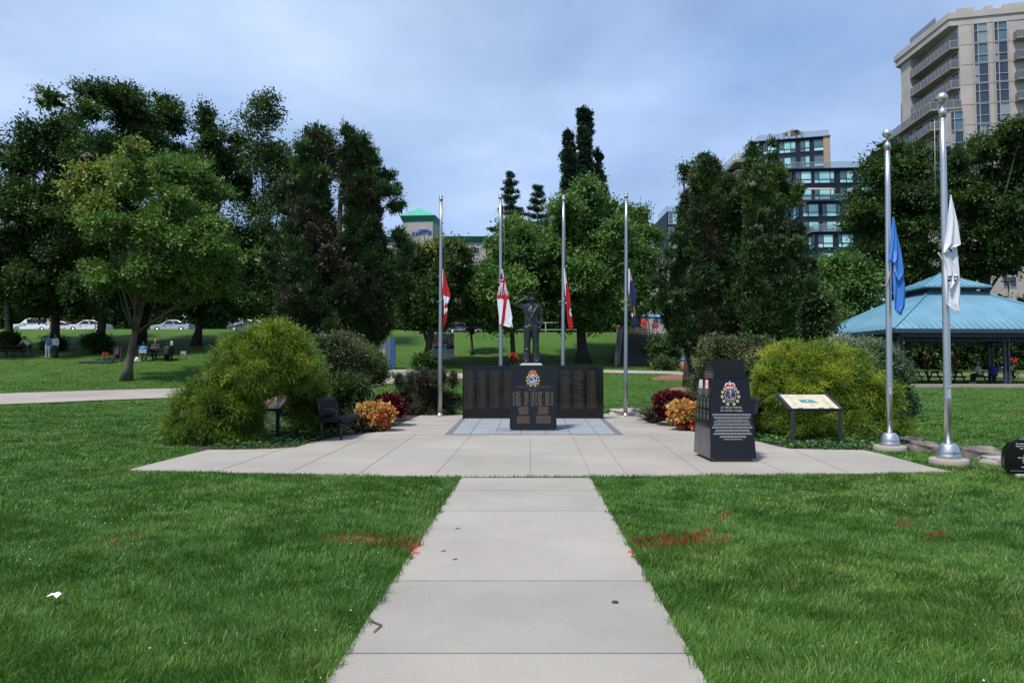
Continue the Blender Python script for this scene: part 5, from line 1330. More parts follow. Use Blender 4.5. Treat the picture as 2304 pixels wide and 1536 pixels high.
juniper("large green juniper right of the memorial, nearer the stairs", [([(372, 1582, 1600), (400, 1574, 1618), (440, 1562, 1638), (485, 1545, 1652), (540, 1522, 1664), (600, 1494, 1672), (680, 1460, 1680), (740, 1464, 1675), (785, 1510, 1655)], 260), ([(470, 1630, 1668), (540, 1615, 1690), (640, 1600, 1710), (740, 1600, 1720), (785, 1610, 1710)], 90)], 26.5, 1590, 35, jun(26, WX(1600, 26), .4, 8.0), "big junipers on both sides of the memorial", knobs=[(1582, 362, 9), (1590, 375, 11), (1600, 366, 8), (1612, 392, 13), (1572, 385, 10), (1633, 412, 12), (1640, 430, 12), (1615, 457, 12), (1625, 462, 11), (1532, 520, 10), (1516, 545, 10), (1504, 575, 10), (1492, 600, 10), (1478, 640, 12), (1470, 690, 12)], fp=.8, fk=4, fr=1.05, rr=(.18, .40), jm=.93)
juniper("large green juniper with brown-tipped knobs beside the light tree and shelter", [([(392, 1690, 1718), (420, 1676, 1748), (460, 1668, 1764), (510, 1662, 1776), (560, 1646, 1796), (620, 1640, 1815), (700, 1640, 1820), (760, 1660, 1800), (792, 1690, 1775)], 240)], 25.5, 1725, 37,
        lambda cs, ct, g: .70 + .14 * g.normal(size=len(cs)) - .55 * sstep(6.3, 6.5, cs[:, 2]) * sstep(7.3, 7.1, cs[:, 2]) * (g.random(len(cs)) < .6) + .28 * (cs[:, 2] > 7.6) * (g.random(len(cs)) < .4), "big junipers on both sides of the memorial", knobs=[(1699, 386, 12), (1712, 377, 12), (1684, 404, 13), (1692, 420, 14), (1675, 430, 13), (1672, 452, 13), (1755, 406, 13), (1745, 396, 12), (1768, 425, 12), (1772, 440, 14), (1790, 437, 10), (1778, 455, 12), (1800, 560, 12), (1812, 600, 12), (1815, 650, 13), (1795, 520, 10)], fp=.8, fk=4, fr=1.05, rr=(.18, .40), jm=.93)
def column_tree(label, rows, Y, seed, mt, group, n=30, r0=.35, r1=.6, L=.17):
    px = (rows[-1][1] + rows[-1][2]) / 2; x = WX(px, Y); t = thing("columnar_tree", label, "tree", (x, Y, H1(x, Y)), 0, group)
    lob = fill_lobes(rows, Y, int(n * 1.5), r0 * .6, r1 * .85, .9, seed, .5, jit=.85)
    trunk_part(t, (x, Y, H1(x, Y) - .1), (WX((rows[1][1] + rows[1][2]) / 2, Y), Y, WZ(rows[1][0], Y)), .16, .03, M['bark'], lob, 10, seed, bend=.05)
    broad_crown("crown", lob, mt, t, 40, .3, L, L * .6, seed, f_tint(.2, .5, .5), 1.15, -.35, True, .16, .2)
G2 = "columnar trees rising behind the central tree"
column_tree("narrow columnar tree, left spire above the central tree", [(275, 1271, 1283), (320, 1266, 1290), (380, 1263, 1300), (480, 1263, 1303), (560, 1265, 1303)], 78, 41, M['spruce'], G2, 44, .5, .8, .26)
column_tree("tallest columnar tree spire above the central tree", [(249, 1301, 1330), (280, 1298, 1335), (340, 1300, 1330), (400, 1292, 1343), (480, 1290, 1350), (560, 1292, 1350)], 78, 42, M['spruce'], G2, 56, .5, .85, .26)
column_tree("short right-hand columnar tree spire above the central tree", [(342, 1334, 1352), (375, 1342, 1352), (400, 1336, 1363), (440, 1336, 1366), (520, 1338, 1362), (580, 1338, 1362)], 79, 43, M['spruce'], G2, 40, .45, .75, .26)
G3 = "slender columnar trees behind the right junipers"
for i, (rows, lab) in enumerate([([(336, 1540, 1549), (370, 1535, 1553), (430, 1531, 1558), (500, 1528, 1560), (700, 1530, 1560)], "slender columnar tree, leftmost spire behind the right junipers"),
                  ([(330, 1562, 1578), (352, 1566, 1575), (370, 1556, 1582), (420, 1552, 1590), (500, 1550, 1592), (700, 1550, 1590)], "slender columnar tree, second spire with split tip behind the right junipers"),
                  ([(326, 1686, 1694), (350, 1680, 1700), (400, 1677, 1704), (480, 1674, 1708), (700, 1676, 1706)], "slender columnar tree standing left of the knobby juniper top"),
                  ([(321, 1733, 1742), (345, 1725, 1752), (390, 1718, 1760), (460, 1714, 1768), (700, 1716, 1760)], "slender columnar tree rising in front of the blue glass building")]):
    column_tree(lab, rows, 34, 45 + i, M['juniper'] if i == 0 else M['lf_dark'], G3, 34, .26, .45, .12)
tree("dense yellow-topped tree behind the Canadian flag", [(554, 915, 955), (562, 895, 1050), (582, 884, 1080), (600, 882, 1094), (660, 888, 1075), (700, 892, 1050), (728, 915, 1020)], 48.5, 956, M['lf_yellow'], 86, .55, 1.1, 51, r=.30, depth=1.4, bark=M['bark'],
     tintf=lambda cs, ct, g: np.clip(.30 + .14 * g.normal(size=len(cs)) + .42 * sstep(9.3, 10.8, cs[:, 2]) + .25 * (g.random(len(cs)) < .1), 0, 1), L=.2, flatten=.7)
tree("small dark purple-leaved tree left of the central tree", [(640, 1045, 1075), (680, 1030, 1090), (720, 1035, 1088), (742, 1045, 1080)], 56, 1062, M['lf_purple'], 16, .6, 1.0, 52, r=.12)
G4 = "green trees behind the statue"  # crowns stretched in depth to darken the bank with their shade
tree("bright green tree behind the saluting statue", [(498, 1130, 1170), (520, 1102, 1200), (560, 1092, 1230), (620, 1062, 1240), (680, 1022, 1230), (720, 1040, 1215), (738, 1080, 1200)], 50, 1155, M['lf_mid'], 90, .6, 1.25, 53, group=G4, depth=1.9, dy=-.5, r=.2, flatten=.75)
tree("tallest bright green tree right of the statue", [(416, 1275, 1335), (445, 1232, 1380), (500, 1192, 1400), (560, 1172, 1432), (620, 1182, 1445), (690, 1202, 1450), (735, 1260, 1400)], 52, 1312, M['lf_mid'], 110, .65, 1.35, 54, group=G4, depth=1.8, dy=-.5, r=.42)
tree("bright green tree between the navy flag and right juniper", [(468, 1392, 1438), (490, 1372, 1468), (540, 1372, 1488), (600, 1382, 1490), (660, 1385, 1478), (705, 1380, 1470)], 66, 1440, M['lf_mid'], 70, .6, 1.2, 55, group=G4, depth=1.3, r=.22)
def spruce(label, px, py0, py1, hw, Y, seed):
    x = WX(px, Y); zt = WZ(py0, Y); t = thing("spruce_tree", label, "tree", (x, Y, H1(x, Y)), 0, "spruces behind the central trees"); g = np.random.default_rng(seed)
    zb_ = WZ(py1, Y); lob = []; bt = []
    nl = 15
    for i in range(nl):
        tt = (i + .5) / nl; z = zt + (zb_ - zt) * tt; R = 1.5 * hw / FPX * Y * (tt ** .8) * g.uniform(.7, 1.15)
        nb = 5 + int(4 * tt)
        for k in range(nb):
            a = g.uniform(0, 6.28); r_ = R * g.uniform(.75, 1.1); m = max(2, int(r_ / .45))
            for q in range(m):
                f_ = (q + 1) / m; lob.append((x + math.cos(a) * r_ * f_, Y + math.sin(a) * r_ * f_, z - .28 * f_ * r_ + (.35 * f_ ** 3), .20 - .07 * f_))
            bt.append(([(x, Y, z), (x + math.cos(a) * r_, Y + math.sin(a) * r_, z - .2 * r_)], [.05, .015]))
    trunk_part(t, (x, Y, H1(x, Y) - .1), (x, Y, zt), .25, .03, M['bark'], None, 0, seed, extra=bt, bend=.02)
    needle_crown("crown", np.array(lob), M['spruce'], t, 30, .2, .24, .08, seed, None, .55, .1, .6, .15, .0, (.4, 1.0), .5, False, .6)
spruce("tall spruce with drooping tiers left of the central tree", 1148, 388, 640, 58, 80, 3)
spruce("smaller spruce tip between the tall spruce and central tree", 1211, 418, 640, 40, 82, 4)
tree("huge dark spreading tree behind the light blue flag", [(322, 1978, 2010), (340, 1968, 2090), (390, 1905, 2112), (440, 1872, 2115), (500, 1872, 2115), (560, 1890, 2112), (620, 1902, 2100), (655, 1930, 2080)], 62, 2010, M['lf_dark'], 74, 1.0, 1.8, 56, group="huge dark trees behind the shelter", r=.45, L=.25, rc=.7, flatten=.55)
tree("huge dark layered tree in front of the beige tower", [(277, 2290, 2360), (300, 2205, 2390), (335, 2085, 2410), (420, 2085, 2425), (500, 2100, 2425), (560, 2112, 2400), (600, 2130, 2320), (622, 2155, 2255)], 62, 2190, M['lf_dark'], 120, .8, 1.6, 57, group="huge dark trees behind the shelter", r=.5, L=.25, rc=.7, flatten=.55, core=True, widen=1.06, extra=[([(WX(2225, 62), 62.4, 2), (WX(2230, 62), 62.4, WZ(540, 62)), (WX(2260, 62), 62.4, WZ(420, 62))], [.4, .35, .2])])
tree("light green airy tree between the right juniper and shelter roof", [(578, 1845, 1925), (600, 1812, 1968), (650, 1795, 1985), (700, 1790, 1950), (730, 1795, 1890), (748, 1800, 1860)], 50, 1850, M['lf_mid'], 50, .7, 1.2, 58, r=.16, core=True, rnd=.2)
tree("small bright tree under the left eave of the shelter", [(690, 1800, 1850), (720, 1790, 1880), (760, 1790, 1885), (790, 1800, 1870)], 40, 1830, M['lf_olive'], 26, .5, .8, 59, r=.08, L=.15)
tree("short dark tree beside the right juniper's foot", [(640, 1800, 1860), (700, 1785, 1880), (750, 1780, 1860), (790, 1790, 1850)], 38, 1810, M['lf_dark'], 26, .6, .9, 60, r=.10, L=.16)

def bank_shrub(label, px, pyb, Y, r, mt, seed, n=10, name="round_shrub", grp=None, sq=.8, L=.16):
    x = WX(px, Y); z = H1(x, Y); t = thing(name, label, "shrub", (x, Y, z), 0, grp); g = np.random.default_rng(seed)
    lob = [(x + g.uniform(-.4, .4) * r, Y + g.uniform(-.4, .4) * r, z + r * g.uniform(.3, 1.0) * sq, r * .55) for i in range(n)]
    broad_crown("foliage", np.array(lob), mt, t, 34, .3, L, L * .6, seed, None, .9, .1)
    b = MB(); b.tube([(0, 0, -.1), (0, 0, r * .6)], [.06, .03], 6); b.build("stem", M['bark'], t)
gs = "dark low shrubs round the tree trunks at left"
bank_shrub("dark low shrub round the leftmost trunk, above the picnic table", 22, 785, 53.5, 1.05, M['lf_dark'], 1, grp=gs)
bank_shrub("dark low shrub round the trunk behind the two standing people", 124, 782, 52.6, .9, M['lf_dark'], 2, grp=gs)
bank_shrub("dark round shrub at the foot of the tallest left shade tree", 219, 785, 51.5, 1.1, M['lf_dark'], 3, grp=gs)
bank_shrub("dark round shrub left of the mosaic panel", 957, 825, 44.5, .85, M['lf_dark'], 4)
bank_shrub("low light green shrub beside the lower stairs", 1490, 825, 46, .75, M['lf_olive'], 5)
bank_shrub("leafy light green shrub on the bank right of the stairs", 1490, 770, 52, 1.2, M['lf_mid'], 6, sq=1.3)
bank_shrub("dark shrub hiding the stairs' right foot", 1500, 800, 48, 1.3, M['lf_dark'], 7, 14, sq=1.2)
def hedge(label, x0, x1, Y, z1, mt, seed, n, r, L=.4):
    g = np.random.default_rng(seed); t = thing("hedge", label, "hedge", ((x0 + x1) / 2, Y, H1((x0 + x1) / 2, Y)))
    lob = []
    for i in range(n):
        x = x0 + (x1 - x0) * (i + g.random()) / n; zb_ = H1(x, Y); lob.append((x, Y + g.uniform(-1, 1), zb_ + g.uniform(.0, 1) * (z1 * g.uniform(.85, 1.1) - r), r * g.uniform(.8, 1.2)))
    broad_crown("foliage", np.array(lob), mt, t, 34, .9, L, L * .6, seed, None, .9, .1)
    b = MB()
    for i in range(12): xx = (x0 - x1) / 2 + (x1 - x0) * (i + .5) / 12; b.tube([(xx, 0, -.5), (xx, 0, z1 * .6)], [.15, .08], 6)
    b.build("stems", M['bark'], t)
hedge("tall dark tree belt beyond the road at left", -95, -14, 103, 13, M['lf_dark'], 1, 290, 2.0)
hedge("dark tree belt beyond the road behind the statue", -13, 22, 104, 7, M['lf_dark'], 2, 60, 1.6)
hedge("dark green hedge on the slope behind the shelter", 22, 52, 58, 5.2, M['lf_dark'], 3, 110, 1.2, .3)
hedge("mixed green hedge climbing the slope right of the shelter", 38, 62, 66, 6.6, M['lf_olive'], 4, 70, 1.2, .3)
# ------------------------------------------------------------------ beige apartment tower
def front_hit(px, A, B):
    k = (px - 1152) / FPX; dx_, dy_ = B[0] - A[0], B[1] - A[1]
    t = (k * A[1] - A[0]) / (dx_ - k * dy_); return (A[0] + dx_ * t, A[1] + dy_ * t)
def rail_run(parent, pts, z, h, glassm, step=1.2, name="balcony_railing", frame=None, post=.04):
    frame = frame or M['mullion']
    b = MB()
    for (p, q) in zip(pts[:-1], pts[1:]):
        p, q = Vector(p), Vector(q); L = (q - p).length; n = max(1, int(L / step)); d = (q - p).normalized(); a = math.atan2(d.y, d.x)
        m = (p + q) / 2; b.box((m.x, m.y, z + h), (L, post, post * 1.2), a, 0); b.box((m.x, m.y, z + h / 2), (L - .02, .012, h - .12), a, 1)
        for i in range(n + 1):
            s = p + d * L * i / n; b.box((s.x, s.y, z + h / 2), (post, post, h), a, 0)
    return b.build(name, [frame, glassm], parent)
def frame_window(parent, o, d, w, z0, h, cols, glass, frame, out=.06, rows=(1.0,), fw=.07, name="window"):
    "window standing on facade line: o start point (x,y), d unit direction along the wall; cols widths share; returns one mesh part"
    nrm = Vector((d[1], -d[0])); b = MB(); a = math.atan2(d[1], d[0]); tot = sum(cols)
    def bx(u0, u1, za, zc, dep, mi, sh=0.0):
        c = Vector(o) + Vector(d) * (u0 + u1) / 2 + nrm * (dep / 2 - .03 + sh); b.box((c.x, c.y, (za + zc) / 2), (u1 - u0, dep, zc - za), a, mi)
    u = 0
    bx(0, w, z0, z0 + fw, out, 0, .004); bx(0, w, z0 + h - fw, z0 + h, out, 0, .004)
    for ci, c in enumerate(cols):
        cw = w * c / tot; bx(u - fw / 2 if ci else u, u + fw / 2 if ci else u + fw, z0 + fw, z0 + h - fw, out, 0)
        zz = z0 + fw
        for ri, r in enumerate(rows):
            rh = (h - 2 * fw) * r / sum(rows); gi = 1 + (ci + ri * 2) % (len(glass)); bx(u + .02, u + cw - .02, zz + .01, zz + rh - .01, out * .45, gi); zz += rh
            if ri < len(rows) - 1: bx(u + fw / 2, u + cw - fw / 2, zz - fw / 2, zz + fw / 2, out, 0, -.002)
        u += cw
    bx(w - fw, w, z0 + fw, z0 + h - fw, out, 0)
    return b.build(name, [frame] + list(glass), parent)
TA, TB = (62.85, 98.0), (80.0, 94.5)
tw = thing("apartment_tower", "tall beige apartment tower with wraparound balconies at the right edge", "apartment tower", (70, 104, 5))
TO = Vector((70, 104, 5))
def loc(b, O=TO): b.v = [(v[0] - O.x, v[1] - O.y, v[2] - O.z) for v in b.v]; return b
td = (Vector(TB) - Vector(TA)).normalized(); tdt = (td.x, td.y)
def TF(px): return Vector(front_hit(px, TA, TB))
c0 = TF(2160)
b = MB(); b.prism([(c0.x, c0.y), TB, (86, 124), (63.2, 111), (63.2, 108.3), (64.9, 108.3)], 0, 52.2); loc(b).build("main_wall", M['beige'], tw)
b = MB(); c1 = TF(2118); b.prism([(c1.x, c1.y + .25), (c0.x - .02, c0.y + .1), (64.8, 108.1), (64.8, 111.5), (61.4, 111.5), (61.4, 109), (62.0, 109), (62.0, 99)], 0, 39.9); loc(b).build("lower_wall", M['beige'], tw)
b = MB(); b.prism([(65.4, 115), (68.5, 115), (70, 120), (68.2, 120)], 0, 47.6); loc(b).build("rear_wall", M['beige'], tw)
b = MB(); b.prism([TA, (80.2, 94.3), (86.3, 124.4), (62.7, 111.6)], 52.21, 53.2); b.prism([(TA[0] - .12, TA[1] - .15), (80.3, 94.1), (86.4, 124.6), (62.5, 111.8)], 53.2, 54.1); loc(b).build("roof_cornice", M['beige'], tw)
for (pa, pb) in ((2163, 2200), (2225, 2243), (2268, 2330)):
    p, q = TF(pa), TF(pb); m = (p + q) / 2; b = MB(); b.box((m.x, m.y + .5, 54.45), ((q - p).length, .6, .7), math.atan2(td.y, td.x)); loc(b).build("parapet_block", M['beige'], tw)
o = rail_run(tw, [(62.8 - TO.x, 107.5 - TO.y), (62.85 - TO.x, 101 - TO.y)], 54.1 - TO.z, .95, M['rail_smoked'], 1.2, "roof_railing", M['beige_dark'])
LV = [49.0 - 2.97 * k for k in range(0, 4)]
for k, z in enumerate(LV[:3]):
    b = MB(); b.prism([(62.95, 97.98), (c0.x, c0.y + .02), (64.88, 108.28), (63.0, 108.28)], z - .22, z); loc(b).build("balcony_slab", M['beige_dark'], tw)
    rail_run(tw, [(63.02 - TO.x, 108.2 - TO.y), (62.99 - TO.x, 98.1 - TO.y), (c0.x - .1 - TO.x, c0.y + .12 - TO.y)], z - TO.z, 1.05, M['rail_smoked'], .9)
for k, z in enumerate([52.2 - 2.97 * 1] + LV[:0]): pass
def bdoor(x, y0, y1, z): b = MB(); b.box((x, (y0 + y1) / 2, z + 1.15), (.1, y1 - y0, 2.2)); loc(b).build("balcony_door", M['glass_dark'], tw)
for z in LV:
    for (ya, yb) in ((100.2, 102.0), (103.6, 105.2), (106.3, 107.6)): bdoor(64.78, ya, yb, z)
    bdoor(c0.x - .05, c0.y + .35, c0.y + 1.65, z)
b = MB(); z = LV[3]; c2 = TF(2090); b.prism([(c2.x, c2.y + .1), (c0.x + .05, c0.y - .15), (c0.x + .1, c0.y + 1), (64.9, 108.2), (64.9, 111.5), (61.2, 111.5)], z - .3, z); loc(b).build("terrace_slab", M['beige_dark'], tw)
rail_run(tw, [(61.25 - TO.x, 111.3 - TO.y), (c2.x + .05 - TO.x, c2.y + .2 - TO.y), (c0.x - TO.x, c0.y - .1 - TO.y)], z - TO.z, 1.05, M['rail_smoked'], .9)
for z in (LV[3] - 2.97, LV[3] - 5.94, LV[3] - 8.9):
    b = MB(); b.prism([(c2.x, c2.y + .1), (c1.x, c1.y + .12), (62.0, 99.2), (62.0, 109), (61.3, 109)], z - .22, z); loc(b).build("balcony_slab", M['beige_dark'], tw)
    rail_run(tw, [(61.33 - TO.x, 108.9 - TO.y), (c2.x + .05 - TO.x, c2.y + .2 - TO.y), (c1.x - TO.x, c1.y + .15 - TO.y)], z - TO.z, 1.05, M['rail_smoked'], .9)
    for (ya, yb) in ((100.2, 102.0), (103.6, 105.2), (106.3, 107.6)): bdoor(61.95, ya, yb, z)
def bay(px, w, zt, n, gl):
    o_ = TF(px)
    for k in range(n):
        z = zt - 2.97 * k - 2.9
        frame_window(tw, (o_.x - TO.x, o_.y - TO.y - .25), tdt, w, z - TO.z, 2.86, (0.9, 2.0), [gl, (M['glass_dark'], M['glass_slate']), gl, (M['curtain'], M['glass_dark']), (M['glass_dark'], M['curtain'])][(k * 7 + int(px)) % 5], M['mullion'], .25, (1.0, 1.5) if k % 3 else (1.5, 1), .06)
bay(2189, 1.85, 52.1, 16, (M['glass_dark'], M['glass_dark'])); bay(2236, 1.75, 52.1, 16, (M['glass_dark'], M['glass_dark']))
bay(2131, 1.7, 39.4, 9, (M['glass_dark'], M['glass_dark']))
for k in range(11):
    z = 52.2 - 2.97 * (k + 1) - .1; p = TF(2284); q = TF(2350); b = MB(); m = (p + q) / 2; a = math.atan2(td.y, td.x)
    b.box((m.x - .2, m.y - .55, z), ((q - p).length, 1.2, .2), a); loc(b).build("balcony_slab", M['beige_dark'], tw)
    n_ = Vector((td.y, -td.x)); pr = [(p + n_ * .05), (p + n_ * 1.1), (q + n_ * 1.1)]
    rail_run(tw, [(v.x - TO.x, v.y - TO.y) for v in pr], z + .1 - TO.z, 1.05, M['rail_smoked'], .9)
b = MB()
for k in range(17):      # cast joints between storeys
    z = 52.2 - 2.97 * k - .02; p, q = TF(2162), TF(2282); m = (p + q) / 2; b.box((m.x, m.y - .012, z), ((q - p).length, .03, .06), math.atan2(td.y, td.x))
loc(b).build("storey_joints", M['beige_dark'], tw)

# ------------------------------------------------------------------ stepped dark blue building with teal glass
bl = thing("glass_apartment_block", "stepped dark blue apartment block with teal windows and roof terraces", "apartment block", (55, 112, 5)); BO = Vector((55, 112, 5))
def tier(pxc, Y, ytop, xr, nfl, cols_px, yb, rot=.0, depth=14, tan=False):
    x0 = WX(pxc, Y); zt = WZ(ytop, Y); A = (x0, Y); d = Vector((math.cos(rot), -math.sin(rot))); B = Vector(A) + d * xr
    bk = Vector((math.sin(rot), math.cos(rot)))
    b = MB(); b.prism([A, tuple(B), tuple(B + bk * depth), tuple(Vector(A) + bk * depth + Vector((.6, 0)))], 0 if nfl > 4 else WZ(yb, Y) - 1, zt); loc(b, BO).build("cladding", M['navy_clad'], bl)
    b = MB(); a = math.atan2(d.y, d.x); m = (Vector(A) + B) / 2 - bk * .1; b.box((m.x, m.y, zt + .06), (xr + .3, .5, .12), a)
    b.box((x0 - .1, Y + depth / 2, zt + .062), (.5, depth, .12)); loc(b, BO).build("roof_edge", M['dark_frame'], bl)
    rail_run(bl, [(x0 + .5 - BO.x, Y + depth - 1 - BO.y), (x0 + .1 - BO.x, Y + .1 - BO.y), (B.x - BO.x, B.y + .1 - BO.y)], zt + .12 - BO.z, 1.15, M['rail_glass'], 1.9, "terrace_railing")
    k = 0; g = random.Random(int(pxc))
    for f in range(nfl):
        z = zt - 2.75 * f - 2.65
        for (pa, pb, cols) in cols_px:
            p, q = Vector(front_hit(pa, A, tuple(B))), Vector(front_hit(pb, A, tuple(B)))
            w = (q - p).length
            if g.random() < .75 or f < 2: gl = (M['glass_teal'], M['glass_teal'], M['glass_slate']) if g.random() < .7 else (M['glass_slate'], M['glass_teal'])
            else: gl = (M['glass_slate'],)
            frame_window(bl, (p.x - BO.x, p.y - BO.y), (d.x, d.y), w, z + .25 - BO.z, 2.1, cols, gl, M['dark_frame'], .1, (1, 2.1), .11)
        for i in range(3):       # side face
            o_ = Vector(A) + bk * (depth * .92 - 1.0 - i * depth * .31); frame_window(bl, (o_.x - BO.x + .02, o_.y - BO.y), (-bk.x, -bk.y), depth * .25, z + .25 - BO.z, 2.1, (1, 1, 1), (M['glass_slate'], M['glass_teal']), M['dark_frame'], .1, (1, 2.1), .12)
    return A, B, zt
R1 = math.atan2(2.8, 11.2)
tier(1708, 120, 320, 11.6, 3, [(1717, 1748, (1, 2)), (1753, 1792, (1, 1.3, 1)), (1801, 1824, (1, 1)), (1832, 1867, (2, .9))], 420, R1, 11)
b = MB(); p = Vector(front_hit(1869, (WX(1708, 120), 120), (WX(1708, 120) + 11.2, 117.2))); b.box((p.x + .5, p.y + 4, WZ(312, 118) - 5), (1.1, 8.4, 10.6), -R1); loc(b, BO).build("brick_pier", M['tan'], bl)
tier(1779, 112, 382, 30, 2, [(1788, 1826, (1, 1.8)), (1831, 1878, (.9, 2, .8)), (1889, 1921, (1, 1)), (1926, 1962, (1, 2)), (1970, 2005, (1, 1)), (2012, 2050, (1, 2))], 460, .06, 15)
tier(1794, 108, 455, 30, 2, [(1803, 1841, (1, 1.8)), (1847, 1890, (.9, 2, .8)), (1898, 1930, (1, 1)), (1936, 1975, (1, 2)), (1982, 2015, (1, 1))], 520, .06, 15)
tier(1828, 104, 523, 30, 5, [(1836, 1872, (1, 1.8)), (1882, 1918, (.9, 2, .8)), (1926, 1960, (1, 1)), (1966, 2000, (1, 2))], 600, .06, 15)
for (pa, pb, Y, y) in ((1798, 1874, 107.2, 426),):
    b = MB(); m0, m1 = WX(pa, Y), WX(pb, Y); b.box(((m0 + m1) / 2, Y - .2, WZ(y, Y)), (m1 - m0, 1.6, .14), 0, 0, Matrix.Rotation(.35, 3, 'X')); loc(b, BO).build("awning", mat("faded_pink_awning", (.5, .38, .36), .8), bl)
# left wing with balconies
x0, x1 = WX(1603, 128), WX(1700, 128)
b = MB(); b.span(x0, x1, 128, 140, 0, WZ(386, 128)); loc(b, BO).build("wing_cladding", M['navy_clad'], bl)
for f in range(6):
    for (pa, pb) in ((1612, 1630), (1634, 1644)):
        frame_window(bl, (WX(pa, 128) - BO.x, 128 - BO.y), (1, 0), WX(pb, 128) - WX(pa, 128), WZ(386, 128) - 2.75 * f - 2.5 - BO.z, 2.1, (1, 1), (M['glass_teal'], M['glass_slate']), M['dark_frame'], .1, (1, 2), .11)
rail_run(bl, [(x0 + .1 - BO.x, 128.2 - BO.y), (WX(1652, 126) - BO.x, 126 - BO.y)], WZ(386, 128) - BO.z, 1.1, M['rail_glass'], 1.6, "terrace_railing")
b = MB(); xa, xb_ = WX(1650, 124), WX(1700, 124)
zz0 = WZ(362, 124); b.span(xa, xb_, 123, 130, zz0 - .5, zz0); loc(b, BO).build("roof_slab", M['beige_dark'], bl)
rail_run(bl, [(xa - BO.x, 130 - BO.y), (xa - BO.x, 123.1 - BO.y), (xb_ - BO.x, 123.1 - BO.y)], zz0 - BO.z, 1.1, M['rail_glass'], 1.6, "terrace_railing")
for f in range(1, 6):
    b = MB(); zz = zz0 - 2.75 * f - .2; b.span(xa + .3, xb_, 123.4, 128, zz - .2, zz); loc(b, BO).build("balcony_slab", M['beige_dark'], bl)
    rail_run(bl, [(xa + .35 - BO.x, 128 - BO.y), (xa + .35 - BO.x, 123.5 - BO.y), (xb_ - BO.x, 123.5 - BO.y)], zz - BO.z, 1.1, M['rail_glass'], 1.2)
# patio pavilion, umbrella on roofs
gz = thing("roof_gazebo", "small brown-roofed gazebo on the top terrace of the blue apartment block", "gazebo", (WX(1802, 117), 120, WZ(313, 119) + .1))
b = MB(); b.lathe([(1.9, 1.15), (1.95, 1.25), (.1, 2.1), (0, 2.1)], (0, 0, 0), 4, smooth=False); b.build("roof", mat("brown_canvas", (.20, .16, .14), .9), gz)
b = MB()
for sx in (-1, 1):
    for sy in (-1, 1): b.box((sx * 1.15, sy * 1.15, .6), (.35, .35, 1.2))
b.build("posts", mat("gazebo_curtain", (.45, .42, .40), .9), gz)
um = thing("closed_parasol", "closed cream parasol on the left terrace of the blue apartment block", "parasol", (WX(1660, 126), 126.5, WZ(362, 124)))
b = MB(); b.lathe([(.03, 0), (.03, .6), (.9, .7), (.5, 1.5), (.05, 2.3), (0, 2.3)], (0, 0, 0), 8, smooth=False); b.build("canopy", mat("cream_canvas", (.55, .50, .42), .9), um)
gs_ = thing("glass_tower_block", "narrow slice of blue glass building left of the right junipers", "building", (WX(1512, 132), 136, 5))
b = MB(); w = WX(1560, 132) - WX(1502, 132); b.span(-w * .2, w * .8, -4, 8, 0, WZ(476, 132) - 5); b.build("cladding", M['navy_clad'], gs_)
rail_run(gs_, [(-w * .2, 4), (-w * .2, -3.9), (w * .8, -3.9)], WZ(476, 132) - 5, 1.1, M['rail_glass'], 1.5, "terrace_railing")
for f in range(9): frame_window(gs_, (-w * .2 + .3, -4.0), (1, 0), 1.7, WZ(476, 132) - 5 - 2.8 * f - 2.5, 2.2, (1, 1), (M['glass_slate'], M['glass_teal']), M['mullion'], .1, (1, 2), .09)

# ------------------------------------------------------------------ hotel with green roof
M['green_metal'] = mat("green_metal_roof", (0.10, 0.42, 0.30), 0.5, var=.1, vscale=.5); M['green_fascia'] = mat("green_fascia", (0.02, 0.19, 0.135), 0.5, var=.1, vscale=.5)
M['stucco'] = mat("beige_stucco", (0.36, 0.33, 0.30), 0.9, var=.05, vscale=.5)
hO = Vector((-15, 112, 5)); ht = thing("hotel", "beige hotel with green metal roof tower and blue lettering behind the trees", "hotel", tuple(hO))
xa, xb_ = WX(903, 110), WX(972, 110); ze = WZ(485, 110)
b = MB(); b.prism([(xa, 110.4), (xb_, 110), (xb_ + .7, 115), (xa + .7, 115.4)], 5, ze - .9); loc(b, hO).build("tower_wall", M['stucco'], ht)
b = MB(); e = .45; q = [(xa - e, 110 - e + .4), (xb_ + e, 110 - e), (xb_ + .7 + e, 115 + e), (xa + .7 - e, 115.4 + e)]; q2 = [(p[0] * 1, p[1]) for p in q]
b.hexa([(xa, 110.4, ze - 1), (xb_, 110, ze - 1), (xb_ + .7, 115, ze - 1), (xa + .7, 115.4, ze - 1)], [(p[0], p[1], ze - .05) for p in q]); loc(b, hO).build("tower_fascia", M['green_fascia'], ht)
b = MB(); ap = ((xa + xb_) / 2 + .35, 112.7, ze + 2.0); b.add([(p[0], p[1], ze - .05) for p in q] + [ap] + [(p[0], p[1], ze) for p in q], [(5, 6, 4), (6, 7, 4), (7, 8, 4), (8, 5, 4), (0, 3, 2, 1), (0, 1, 6, 5), (1, 2, 7, 6), (2, 3, 8, 7), (3, 0, 5, 8)])
P0, P1 = Vector((q[0][0], q[0][1], ze)), Vector((q[1][0], q[1][1], ze)); A_ = Vector(ap)
for i in range(1, 16):
    s = P0.lerp(P1, i / 16); t_ = min(i, 16 - i) / 8; e_ = s.lerp(Vector((s.x + (A_.x - (P0.x + P1.x) / 2) * 0, A_.y, A_.z)), t_ * .98); b.tube([s + Vector((0, -.02, .03)), e_ + Vector((0, -.02, .03))], .035, 4)
loc(b, hO).build("tower_roof", M['green_metal'], ht)
zl = WZ(533, 112); x0, x1 = WX(815, 112), WX(1086, 112)
b = MB(); b.span(x0, x1 + 1.9, 112, 122, 5, zl - .9); b.span(x1, x1 + 1.9, 112.01, 122, zl - .9, zl - .35); loc(b, hO).build("main_wall", M['stucco'], ht)
